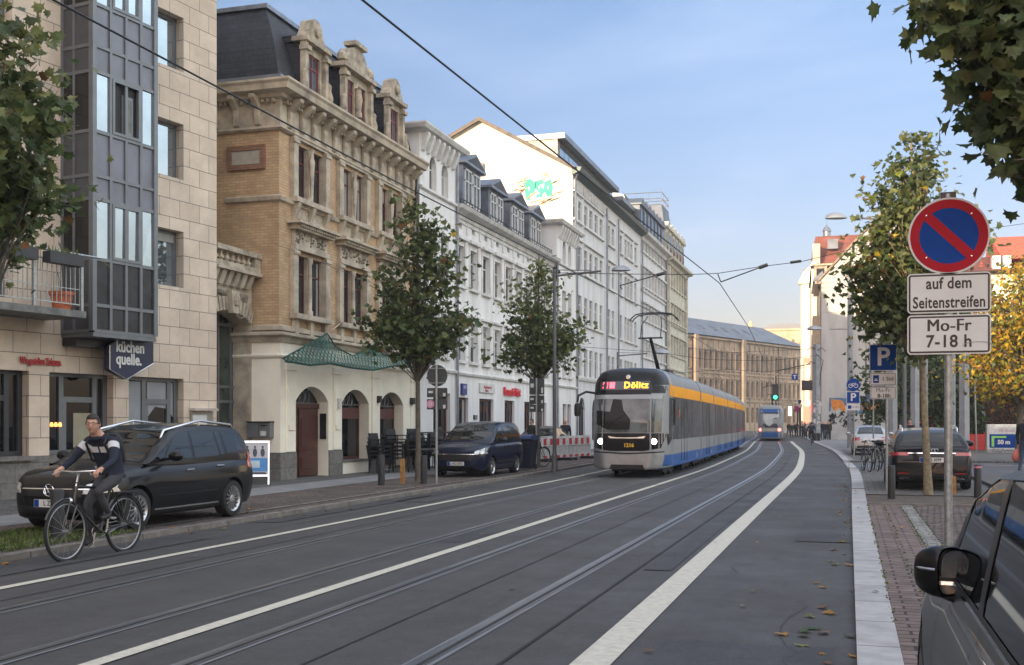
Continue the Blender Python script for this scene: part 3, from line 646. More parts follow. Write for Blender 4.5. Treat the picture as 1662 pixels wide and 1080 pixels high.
# ================================================================ arch between the two houses
def archway():
 F = Fac(-15.5, 26.75, 0); root = thing('archway', 'ornate sandstone arched passage with balustrade between the stone and brick houses', 'archway', F.P(-1.2, 0))
 zc = F.z(380, 520); ztop = F.z(380, 441)+.0; a, b = -3.6, -.02; cx = F.s(367)
 sp = F.s(407); a = -2.3; cx = (a+.04+sp)/2; hw = sp-cx; crown = F.z(367, 503); spring = F.z(407, 528)
 w = MB(); wall_face(w, F, a, b, GZ-.05, ztop, [(cx-hw, sp, GZ, crown, crown-spring)], dep=.55)
 w.quad(F.P(a,ztop,0), F.P(b,ztop,0), F.P(b,ztop,-.9), F.P(a,ztop,-.9))
 link('wall', w, [M_TRIM], root)
 g = MB(); rise = crown-spring; Rr = (hw*hw+rise*rise)/(2*rise); zc0 = crown-Rr; al = math.asin(hw/Rr); n = 15
 for k in range(n):
  t0 = -al+2*al*k/n+.012; t1 = -al+2*al*(k+1)/n-.012
  p = [(cx+Rr*sin(t0), zc0+Rr*cos(t0)), (cx+Rr*sin(t1), zc0+Rr*cos(t1)), (cx+(Rr+.36)*sin(t1), zc0+(Rr+.36)*cos(t1)), (cx+(Rr+.36)*sin(t0), zc0+(Rr+.36)*cos(t0))]
  p = [(min(x, b-.005), z) for x, z in p]
  g.prism([(max(x,-2.2),z) for x,z in p], .002, .055, lambda s,z,h: F.P(s,z,h))
 g.prism([(cx-.14,crown-.08),(cx+.14,crown-.08),(cx+.19,crown+.5),(cx-.19,crown+.5)], .056, .2, lambda s,z,h: F.P(s,z,h)); g.lathe([(0,-.14),(.08,-.12),(.11,0),(.09,.1),(0,.16)], 10, T=lambda x,y,z: F.P(cx+x, crown+.25+z, .22+y))
 link('arch_stones', g, M_TRIM, root, bevel=.01)
 g = MB(); random.seed(5)
 for k in range(70):
  s = random.uniform(-2.1, b-.3); z0 = zc0+sqrt(max(0,(Rr+.40)**2-(s-cx)**2))
  if z0 > ztop-.62: continue
  z = random.uniform(z0, ztop-.6); r = random.uniform(.04,.09)
  g.lathe([(0,-r),(r*.8,-r*.5),(r,0),(r*.7,r*.6),(0,r)], 7, T=lambda x,y,zz,s=s,z=z: F.P(s+x*1.3, z+zz, .01+abs(y)*.9))
 for (rr) in (.26, .17):
  g.lathe([(rr-.03,0),(rr,.04),(rr+.03,0)], 20, T=lambda x,y,z: F.P(b-.62+x, ztop-.95+y, .02+z))
 link('carving', g, M_TRIMD, root, smooth=60)
 g = MB(); zb = F.z(385, 423);
 a = -2.2; g.fbox(F, a, b+.0, ztop-.06, ztop+.02, .0, .34)
 s = a+.0
 while s < b-.15: g.hexa([F.P(s,ztop-.42,.003),F.P(s+.19,ztop-.42,.003),F.P(s+.19,ztop-.42,.12),F.P(s,ztop-.42,.12),F.P(s,ztop-.065,.003),F.P(s+.19,ztop-.065,.003),F.P(s+.19,ztop-.065,.27),F.P(s,ztop-.065,.27)]); s += .34
 link('cornice', g, M_TRIM, root)
 g = MB(); zt = F.z(385, 408); zr = zt
 g.fbox(F, a, b, ztop+.021, ztop+.16, .02, .28); g.fbox(F, a, b+.02, zr-.13, zr, .0, .31); g.fbox(F, b-.28, b-.01, ztop+.161, zr-.131, .04, .27)
 link('handrail', g, M_TRIMD, root)
 n = 7; h = zr-.13-(ztop+.16)
 for k in range(n):
  s = b-.45-k*.27; g = MB(); pr = [(.075,0),(.075,.05),(.05,.08),(.045,.14),(.085,.26),(.092,.34),(.06,.5),(.04,.62),(.04,.72),(.06,.78),(.045,.84),(.075,.92),(.075,1)]
  g.lathe([(r, z*h) for r, z in pr], 10, T=lambda x,y,z,s=s: F.P(s+x, ztop+.16+z, .15+y)); link('baluster', g, M_TRIM, root, smooth=50)
 g = MB(); D = -.5
 for s in (cx-hw+.02, cx-.35, cx+.25, sp-.22): g.fbox(F, s, s+.09, GZ, crown, D-.08, D)
 for z in (2.55, 1.25+.9, crown-.35): g.fbox(F, cx-hw, sp, z, z+.08, D-.078, D-.003)
 x = link('glazed_screen', g, M_FRAMEG, root)
 g = MB(); g.quad(F.P(cx-hw,GZ,D-.05),F.P(sp,GZ,D-.05),F.P(sp,crown,D-.05),F.P(cx-hw,crown,D-.05)); link('pane', g, mat('green_glass', (.05,.062,.052), .08, var=.5, scale=1.4), x)
archway()
# ================================================================ tan brick house
F2 = Fac(-14.7, 26.78, 0)
def tan_house():
 F = F2; root = thing('brick_house', 'ornate tan brick house with black slate mansard roof and three stone dormers', 'house', F.P(4.9, 0)); E = F.s(671);
 zc = 10.55; zl = F.z(453, 543); zstr = F.z(455, 322)
 up = []; pairs = [[(478,490),(503,514.5)], [(552,562),(573,583)], [(615,623.5),(632,640)]]
 lo = [[(479,491.6),(503,515)], [(554.6,563.5),(575,584)], [(615,623),(631,639)]]
 def S(x): return F.s(x, -.0)
 axes = []
 za2, zb2 = F.z(484, 323), F.z(484, 236); za1, zb1 = F.z(485, 510), F.z(485, 415)
 W = []
 for i in range(3):
  c = (S(478 if i==0 else (552 if i==1 else 615))+S(523 if i==0 else (590 if i==1 else 647)))/2
  axes.append(c)
 st = (axes[2]-axes[0])/2; axes = [axes[0], axes[0]+st, axes[0]+2*st]
 for c in axes:
  for sg in (-1, 1):
   for za, zb in ((za1, zb1), (za2, zb2)): W.append((c+sg*.47-.37, c+sg*.47+.37, za, zb))
 brick = MB(); wall_face(brick, F, 0, E, zl, zc-.6, W, dep=.15, mi=0, mr=1)
 hull(brick, F, 0, E, GZ-.1, zc, 11, mi=0)
 link('wall', brick, [M_TBRICK, M_TRIM], root)
 for a, b, c, e in W: window(root, F, a, b, c, e, M_BROWNW, M_GL[1], dep=.11, nv=0, hf=(.70,), fw=.05)
 ops = []
 for u0, u1, v in ((477, 530, 631), (552, 596, 633), (614, 652, 634)):
  a, b = F.s(u0), F.s(u1); t = F.z((u0+u1)/2, v); ops.append([a, b, GZ, t])
 top = sum(o[3] for o in ops)/3; zsill = F.z(560, 747)
 ops2 = [(ops[0][0], ops[0][1], GZ, top, .42), (ops[1][0], ops[1][1], zsill, top, .42), (ops[2][0], ops[2][1], zsill-.3, top, .42)]
 g = MB(); wall_face(g, F, -.05, E, GZ-.05, zl-.2, ops2, dep=.36, d=.06)
 g.quad(F.P(-.05,0,.06), F.P(-.05,0,-1), F.P(-.05,zl-.2,-1), F.P(-.05,zl-.2,.06))
 link('ground_floor_wall', g, M_CREAM, root)
 g = MB(); pl = .09
 for a, b in ((-.07, ops[0][0]), (ops[0][1], ops[1][0]), (ops[1][1], ops[2][0]), (ops[2][1], E)): g = MB(); g.fbox(F, a, b, GZ-.05, .82, .061, pl); link('plinth', g, M_GRANITE, root)
 g = MB(); g.fbox(F, -.085, -.051, GZ-.05, .82, -1, pl-.003); link('plinth', g, M_GRANITE, root)
 g = MB()
 for s in (.25, ops[0][1]+.28, ops[1][1]+.2, E-.42):
  g.fbox(F, s-.0, s+.5, .83, zl-.95, .061, .10); g.fbox(F, s-.04, s+.54, zl-.949, zl-.75, .061, .13)
 g.sweep([(F.o.x-3, F.o.y-.05), (F.o.x+.06, F.o.y-.05), (F.o.x+.06, F.o.y+E)], [(0, zl-.62), (.06, zl-.62), (.09, zl-.56), (.0, zl-.5)])
 for s in (.3, ops[0][1]+.33):
  g.fbox(F, s, s+.4, 1.55, 2.6, .101, .125); g.fbox(F, s+.06, s+.34, 1.42, 1.55, .101, .14)
 link('pilasters', g, M_CREAM, root, bevel=.01)
 g = MB(); path = [(F.o.x-3.2, F.o.y), (F.o.x, F.o.y), (F.o.x, F.o.y+E)]
 g.sweep(path, [(.0, zl-.22), (.12, zl-.20), (.17, zl-.08), (.30, zl-.03), (.30, zl+.03), (0, zl+.10)])
 link('string_course', g, M_TRIM, root);
 g = MB(); g.sweep(path, [(.0, zl+.1), (.10, zl+.12), (.10, za1-.42), (.0, za1-.38)]); g.sweep([(F.o.x-1.6, F.o.y)]+path[1:], [(0, zstr-.1), (.09, zstr-.06), (.12, zstr+.04), (0, zstr+.10)])
 link('stone_band', g, M_TRIM, root)
 g = MB(); h = MB()
 for c in axes:
  for fl, (za, zb) in enumerate(((za1, zb1), (za2, zb2))):
   for sg in (-1, 1): g.fbox(F, c+sg*.98-.13, c+sg*.98+.13, za-.05, zb+.12, .003, .13); g.fbox(F, c+sg*.98-.17, c+sg*.98+.17, zb-.02, zb+.08, .131, .17)
   g.lathe([(.11,za-.02),(.11,za+.12),(.075,za+.16),(.085,za+.6),(.07,zb-.2),(.10,zb-.15),(.12,zb)], 12, T=lambda x,y,z,c=c: F.P(c+x, z, .03+y*.8))
   g.fbox(F, c-1.12, c+1.12, za-.16, za-.02, .004, .24);
   g.fbox(F, c-.099, c+.099, za-.02, zb+.0, -.14, -.03)
   if fl == 0:
    g.fbox(F, c-1.06, c+1.06, zb+.12, zb+.26, .003, .15); g.fbox(F, c-1.02, c+1.02, zb+.261, zb+.66, .003, .09)
    g.prism([(c-1.28, zb+.80),(c+1.28, zb+.80),(c+1.28,zb+.87),(c-1.28,zb+.87)], .003, .42, lambda s,z,q: F.P(s,z,q)); g.fbox(F, c-1.12, c+1.12, zb+.661, zb+.799, .003, .28)
    g.prism([(c-.5,zb+.871),(c+.5,zb+.871),(c+.3,zb+.98),(c,zb+1.02),(c-.3,zb+.98)], .004, .2, lambda s,z,q: F.P(s,z,q))
    s = c-1.08
    while s < c+1.06: g.fbox(F, s, s+.05, zb+.72, zb+.798, .281, .36); s += .11
    for k in range(46):
     s, z = random.uniform(c-.95, c+.95), random.uniform(zb+.32, zb+.60); r = random.uniform(.03,.06)
     h.lathe([(0,-r),(r,0),(0,r)], 6, T=lambda x,y,q,s=s,z=z: F.P(s+x*1.4, z+q, .09+abs(y)*.7))
    for x in (c-1.0, c-.1, c+.8): g.fbox(F, x, x+.2, za-.62, za-.161, .003, .12)
   else:
    for x in (c-1.0, c-.1, c+.82): g.prism([(0,za-.17),(.22,za-.17),(.16,za-.4),(.06,za-.62),(0,za-.75)], x, x+.16, lambda q,z,s: F.P(s,z,q+.003))
    g.fbox(F, c-1.05, c+1.05, zb+.12, zb+.30, .003, .10)
    g.lathe([(.05,za),(.07,za+.5),(.10,zb-.55),(.12,zb-.35),(.08,zb-.25),(.07,zb-.1),(.12,zb)], 10, T=lambda x,y,z,c=c: F.P(c+x, z, .10+y*.7))
 link('window_surrounds', g, M_TRIM, root, smooth=40); link('carving', h, M_TRIMD, root)
 g = MB()
 for c in axes[:3]:
  for sg in (-1, 1): g.fbox(F, c+sg*.46-.36, c+sg*.46+.36, za2-.98, za2-.55, .003, .02)
 link('terracotta_fields', g, mat('terracotta_field', (.48,.20,.13), .85, var=.25, scale=2), root)
 g = MB()
 for c in axes:
  for sg in (-1, 1): g.fbox(F, c+sg*.46-.36, c+sg*.46+.36, za2-.549, za2-.18, .003, .03)
 link('light_fields', g, M_TRIM, root)
 g = MB(); P2 = [(F.o.x-2.6, F.o.y), (F.o.x, F.o.y), (F.o.x, F.o.y+E)]
 g.sweep(P2, [(0, zc-1.02), (.06, zc-1.0), (.06, zc-.2), (0, zc-.18)]); g.sweep(P2, [(.062, zc-1.03), (.13, zc-.98), (.062, zc-.9)])
 link('frieze', g, M_TRIM, root)
 g = MB(); g.sweep(P2, [(0, zc-.22), (.2, zc-.18), (.24, zc-.1), (.52, zc-.06), (.56, zc+.08), (.62, zc+.14), (.62, zc+.20), (0, zc+.24)])
 link('cornice', g, mat('cornice_stone', (.52,.45,.34), .85, var=.2, scale=1.5, dirt=(.24,.2,.16)), root)
 g = MB(); s = .35; k = 0
 con = [(0,-.9),(.08,-.86),(.12,-.6),(.1,-.45),(.28,-.3),(.40,-.22),(.42,-.12),(0,-.12)]
 while s < E-.2:
  g = MB(); g.prism([(q, zc+z) for q, z in con], s, s+.2, lambda q,z,s_: F.P(s_,z,q+.062)); s += .68; link('console', g, M_TRIM, root, bevel=.02)
 for x in (.5, 1.15, 1.8, 2.4): g = MB(); g.prism([(q, zc+z) for q, z in con], x, x+.18, lambda q,z,s_: Vector((F.o.x-s_, F.o.y-q-.062, z))); link('console', g, M_TRIM, root, bevel=.02)
 g = MB(); s = .1
 while s < E: g.fbox(F, s, s+.07, zc-.3, zc-.21, .062, .2); s += .16
 x = .05
 while x < 2.6: g.box(F.o.x-x-.07, F.o.x-x, F.o.y-.2, F.o.y-.062, zc-.3, zc-.21); x += .16
 link('dentils', g, M_TRIM, root)
 X, Y = F.o.x, F.o.y; p0, p1 = onY(378, 270, Y), onY(424, 244, Y)
 g = MB(); g.box(p0.x, p1.x, Y-.06, Y-.002, p0.z, p1.z, 0); link('blind_panel', g, mat('panel_render', (.38,.34,.28), .9), root)
 g = MB(); w_ = .14
 for q in ((p0.x-w_,p0.x-.001,p0.z-w_,p1.z+w_),(p1.x+.001,p1.x+w_,p0.z-w_,p1.z+w_),(p0.x,p1.x,p1.z+.001,p1.z+w_),(p0.x,p1.x,p0.z-w_,p0.z-.001)): g.box(q[0],q[1],Y-.09,Y-.002,q[2],q[3])
 link('panel_frame', g, brickmat('red_brick_frame', (.30,.15,.09),(.24,.12,.07),(.15,.12,.1),.25,.077,.01), root)
 zr = zc+.24; zt = 13.25; g = MB(); lv = [(0,0,.0),(.30,.36,0),(.55,.72,0),(.8,1.1,0),(1,1.5,0)]
 dpt = 9.5; rings = []
 for t, o_ in ((0,.0),(.2,.10),(.45,.28),(.7,.55),(1,.95)):
  z = zr+(zt-zr)*t; rings.append([F.P(o_,z,-o_), F.P(E-.02,z,-o_), F.P(E-.02,z,-dpt+o_), F.P(o_,z,-dpt+o_)])
 for r0, r1 in zip(rings, rings[1:]):
  for i in range(4): g.quad(r0[i], r0[(i+1)%4], r1[(i+1)%4], r1[i])
 g.quad(*rings[-1]); rf = link('roof', g, M_SLATE, root)
 g = MB(); g.sweep([(F.o.x-dpt+.95, F.o.y+.95), (F.o.x-.95, F.o.y+.95), (F.o.x-.95, F.o.y+E)], [(-.12, zt-.02), (.10, zt-.02), (.10, zt+.10), (-.12, zt+.14)]); g.sweep([(F.o.x-4, F.o.y), (F.o.x, F.o.y), (F.o.x, F.o.y+E)], [(.02, zr), (.12, zr), (.10, zr+.22), (-.1, zr+.25)])
 link('roof_flashing', g, M_ZINC, rf)
 def dormer(u0, u1, vt, big, i):
  s0, s1 = F.s(u0, -.15), F.s(u1, -.15); c = (s0+s1)/2; hw = (s1-s0)/2*.96; zt_ = F.z((u0+u1)/2, vt, -.15); d0 = .12
  body = zt_-(.62 if not big else .85)
  g = MB()
  if not big:
   wins = [(c-hw*.50, c+hw*.50, zr+.12, body-.28)]
  else:
   wins = [(c-hw*.58, c-hw*.13, zr+.15, body-.3), (c+hw*.13, c+hw*.58, zr+.15, body-.3)]
  wall_face(g, F, c-hw*.8, c+hw*.8, zr, body, wins, dep=.1, d=d0)
  ck = MB(); [ck.fbox(F, c+q*hw*.78-.02, c+q*hw*.78+.02, zr, body-.06, -1.6, d0-.07) for q in (-1, 1)]; [g.fbox(F, c+q*hw*.78-.03, c+q*hw*.78+.03, zr, body-.06, d0-.068, d0-.002) for q in (-1, 1)]
  for sg in (-1, 1):   # volutes and side pilasters
   x = c+sg*hw*.8
   g.fbox(F, x-.09, x+.09, zr, body-.05, d0-.05, d0+.12); g.fbox(F, x-.13, x+.13, body-.3, body-.18, d0-.06, d0+.2)
   g.lathe([(0,0),(.11,.03),(.13,.25),(.07,.45),(.09,.6),(0,.7)], 10, T=lambda X,Y,Z,x=x,sg=sg: F.P(x+sg*.16+X*.7, zr+.02+Z, d0+.1+Y))
  g.fbox(F, c-hw*.98, c+hw*.98, body-.05, body+.08, d0-.3, d0+.2); ck.fbox(F, c-hw*.9, c+hw*.9, body-.05, body+.08, d0-1.7, d0-.301)
  if big:
   n = 12; rr = hw*.62
   pts = [(c-rr, body+.121)]+[(c-rr*cos(pi*k/n), body+.121+.70*sin(pi*k/n)) for k in range(1, n)]+[(c+rr, body+.121)]
   g.prism(pts, d0-.2, d0+.08, lambda s,z,q: F.P(s,z,q))
   pts = [(c-rr*.78, body+.15)]+[(c-rr*.78*cos(pi*k/n), body+.15+.5*sin(pi*k/n)) for k in range(1, n)]+[(c+rr*.78, body+.15)]
   g.fbox(F, c-.42, c+.42, body+.80, body+.93, d0-.22, d0+.2)
   for sg in (-1,1): g.lathe([(0,0),(.2,.05),(.22,.2),(.1,.34),(0,.4)], 10, T=lambda X,Y,Z,sg=sg: F.P(c+sg*hw*.82+X, body+.12+Z, d0+Y*.7))
   g.lathe([(.11,zr+.25),(.11,zr+.4),(.08,zr+.45),(.13,zr+.8),(.09,zr+1.1),(.08,body-.5),(.13,body-.45)], 12, T=lambda x,y,z: F.P(c+x, z, d0+.08+y))
  else:
   pts = [(c-hw*.75, body+.121),(c-hw*.5,body+.4),(c-hw*.42,body+.62),(c-.12,body+.74),(c+.12,body+.74),(c+hw*.42,body+.62),(c+hw*.5,body+.4),(c+hw*.75,body+.121)]
   g.prism(pts, d0-.25, d0+.1, lambda s,z,q: F.P(s,z,q)); g.lathe([(0,0),(.14,.02),(.15,.08),(.08,.12),(0,.12)], 12, T=lambda x,y,z: F.P(c+x, body+.38+y, d0+.1+z))
  dm = link('dormer', g, M_TRIMD, root, smooth=35); link('dormer_cheeks', ck, M_SLATE, dm)
  g = MB(); g.prism([(c-hw*.85, body+.125),(c, body+.42),(c+hw*.85, body+.125)], d0-1.9, d0-.26, lambda s,z,q: F.P(s,z,q)); link('dormer_roof', g, M_SLATE, dm)
  for w in wins:
   m = MB(); fw = .05; a, b, cc, e = w
   for q in ((a,a+fw,cc,e),(b-fw,b,cc,e),(a+fw,b-fw,cc,cc+fw),(a+fw,b-fw,e-fw,e),((a+b)/2-.025,(a+b)/2+.025,cc+fw,e-fw),(a+fw,(a+b)/2-.026,cc+(e-cc)*.66,cc+(e-cc)*.66+.05),((a+b)/2+.026,b-fw,cc+(e-cc)*.66,cc+(e-cc)*.66+.05)): m.fbox(F, *q, d0-.09, d0-.05)
   wf = link('window', m, mat('red_window_paint', (.20,.03,.03), .5, var=.15), dm)
 g_ = None
 for i, (u0, u1, vt, big) in enumerate(((473,516,42,0),(536,592,78,1),(611,642,136,0))):
  dormer(u0, u1, vt, big, i)
  s0, s1 = F.s(u0, -.15), F.s(u1, -.15)
  g = MB(); g.quad(F.P(s0+.2,zr,.045),F.P(s1-.2,zr,.045),F.P(s1-.2,zr+1.7,.045),F.P(s0+.2,zr+1.7,.045)); link('pane', g, M_GL[3], root)
 a, b, c, e = ops[0][0], ops[0][1], GZ+.02, top; D = -.28
 g = MB(); m = (a+b)/2; zt_ = e-.62
 g.fbox(F, a, b, c, zt_, D-.06, D); g.fbox(F, a, b, zt_+.001, zt_+.14, D-.05, D+.05)
 for (x0, x1) in ((a+.08, a+.72), (a+.80, b-.08)):
  for z0, z1 in ((c+.12, c+.62), (c+.74, c+1.75)):
   g.fbox(F, x0, x1, z0, z1, D+.001, D+.03); g.fbox(F, x0+.09, x1-.09, z0+.09, z1-.09, D+.031, D+.05)
 g.fbox(F, a+.745, a+.775, c, zt_, D+.001, D+.06)
 dr = link('door', g, M_DOOR, root, bevel=.008)
 g = MB(); g.lathe([(0,0),(.03,.01),(.03,.05),(0,.06)], 10, T=lambda x,y,z: F.P(a+.16+x, c+.95+y, D+.05+z)); link('handle', g, M_ALU, dr)
 def fan(a, b, e, zt_):
  g = MB(); m = (a+b)/2
  for k in range(3): g.lathe([(.10+.0*k-.012,0),(.10-.0*k,.012),(.112,0)], 16, T=lambda x,y,z,k=k: F.P(m-.3+k*.3+x*1.1, (zt_+e)/2+.02+y*1.9, D+.02+z))
  g.fbox(F, a, b, zt_+.14, zt_+.17, D, D+.03); return g
 link('fanlight_grille', fan(a, b, e, zt_), M_FRAMEG, dr)
 g = MB(); g.quad(F.P(a,zt_+.1,D-.02),F.P(b,zt_+.1,D-.02),F.P(b,e,D-.02),F.P(a,e,D-.02)); link('fanlight', g, M_GL[1], dr)
 for i in (1, 2):
  a, b, c, e = ops2[i][:4]; zt_ = e-.62
  g = MB(); g.fbox(F, a, a+.07, c, e, D-.06, D); g.fbox(F, b-.07, b, c, e, D-.06, D); g.fbox(F, a+.07, b-.07, zt_-.28, zt_+.06, D-.06, D+.03); g.fbox(F, a+.07, b-.07, c, c+.09, D-.06, D+.02)
  wn = link('arched_window', g, M_BROWNW, root); g = MB(); g.quad(F.P(a,c,D-.03),F.P(b,c,D-.03),F.P(b,e,D-.03),F.P(a,e,D-.03)); link('pane', g, M_GLSHOP, wn); link('fanlight_grille', fan(a, b, e, zt_), M_FRAMEG, wn)
  g = MB(); g.fbox(F, a-.0, b+.0, c-.05, c+.001, -.3, .12); link('sill', g, M_GRANITE, wn)
 g = MB(); s = F.s(543); g.fbox(F, s-.09, s+.09, 2.05, 2.35, .061, .2); link('wall_box', g, M_WHITEP, root)
 g = MB(); s = ops[0][1]-.02; g.fbox(F, s-.02, s+.0, 1.15, 1.9, -.2, .0); link('intercom', g, M_PLASTER, root)
 g = MB()
 for u in (609, 664): s = F.s(u); g.fbox(F, s-.1, s+.1, 2.28, 2.5, .061, .2)
 link('wall_lamps', g, M_BLACKM, root)
 g = MB(); s = F.s(608); g.lathe([(0,.0),(.16,.0),(.16,.02),(0,.02)], 18, T=lambda x,y,z: F.P(s+x*.8, 1.55+y*1.2, .062+z)); link('oval_plaque', g, M_BLACKM, root)
 g = MB(); s = F.s(543); g.text('8', .28, lambda x,y,z: F.P(s+.1+x, 1.7+y, .07+z), bold=.01, depth=.004); link('house_number', g, M_PLASTER, root)
 g = MB(); g.tube([F.P(E-.02, GZ, .16), F.P(E-.02, zc-.3, .16)], .05, 8); link('downpipe', g, M_ZINC, root)
 return E
E2 = tan_house()
# green safety net under the string course
def net():
 F = F2; t = thing('safety_net', 'green debris netting slung along the brick house above its ground floor', 'safety net', F.P(5, 4.2, .6))
 up = [(459,583,.15),(530,541,.25),(560,585,.4),(608,562,.3),(640,586,.4),(690,578,.9),(716,572,1.0)]
 A = F.P(F.s(459,.25), F.z(459,583,.25), .25); mbn = MB(); wires = MB()
 hi = [F.P(*[*F.at(u, v, d)], d) for u, v, d in ((459,582,.3),(490,565,.32),(518,549,.34),(531,541,.35),(545,563,.4),(572,578,.4),(592,570,.37),(606,560,.35),(622,576,.38),(645,578,.38),(662,566,.4),(690,577,.45),(718,572,.5))]
 lo = [F.P(*[*F.at(u, v, d)], d) for u, v, d in ((462,586,.45),(503,593,1.0),(535,590,.95),(570,597,1.1),(605,601,1.1),(640,594,1.1),(675,597,1.1),(712,581,.7))]
 def poly(P, t):
  Y = P[0].y+(P[-1].y-P[0].y)*t
  for i in range(len(P)-1):
   if Y <= P[i+1].y or i == len(P)-2: return P[i].lerp(P[i+1], min(1, max(0, (Y-P[i].y)/(P[i+1].y-P[i].y))))
 n, m = 60, 8; base = 0; vs = []
 for i in range(n+1):
  t_ = i/n; a, b = poly(hi, t_), poly(lo, t_)
  for j in range(m+1):
   q = j/m; p = a.lerp(b, q); p.z -= .13*sin(pi*q)*(.6+.4*sin(t_*11)); p.x += .05*sin(t_*17+q*3)+.02*sin(t_*41); vs.append(p)
 fs = [(i*(m+1)+j, (i+1)*(m+1)+j, (i+1)*(m+1)+j+1, i*(m+1)+j+1) for i in range(n) for j in range(m)]
 mbn.add(vs, fs)
 M = mat('green_net', (.012,.085,.062), .8, var=.35, scale=4)
 nt = M.node_tree; N = nt.nodes; L = nt.links; tc = N.new('ShaderNodeTexCoord'); w1 = N.new('ShaderNodeTexWave'); w1.inputs['Scale'].default_value = 3.3; w1.bands_direction = 'DIAGONAL'; L.new(tc.outputs['Object'], w1.inputs['Vector'])
 mp = N.new('ShaderNodeMapping'); mp.inputs['Scale'].default_value = (1,1,-1); L.new(tc.outputs['Object'], mp.inputs[0]); w2 = N.new('ShaderNodeTexWave'); w2.inputs['Scale'].default_value = 3.3; w2.bands_direction = 'DIAGONAL'; L.new(mp.outputs[0], w2.inputs['Vector'])
 mn = N.new('ShaderNodeMath'); mn.operation = 'MULTIPLY'; L.new(w1.outputs['Fac'], mn.inputs[0]); L.new(w2.outputs['Fac'], mn.inputs[1]); mr = N.new('ShaderNodeMapRange'); mr.inputs['From Min'].default_value = .1; mr.inputs['From Max'].default_value = .3; mr.inputs['To Min'].default_value = 1; mr.inputs['To Max'].default_value = .22; L.new(mn.outputs[0], mr.inputs[0]); L.new(mr.outputs[0], N['Principled BSDF'].inputs['Alpha'])
 link('netting', mbn, M, t, smooth=180, recalc=False)
 wires.tube(hi, .022, 5); wires.tube(lo, .03, 5)
 link('hem_rope', wires, mat('green_rope', (.008,.06,.045), .9), t)
 g = MB(); P1, P2 = F.P(*F.at(531,543,.35), .35), F.P(*F.at(556,522,.1), .1); g.tube([P1,P2], .02, 5)
 P1, P2 = F.P(*F.at(606,563,.35), .35), F.P(*F.at(622,546,.1), .1); g.tube([P1,P2], .02, 5); P1, P2 = F.P(*F.at(718,574,.5), .5), F.P(*F.at(735,555,.05), .05); g.tube([P1,P2], .02, 5)
 link('stay_bar', g, M_TRIMD, t)
net()
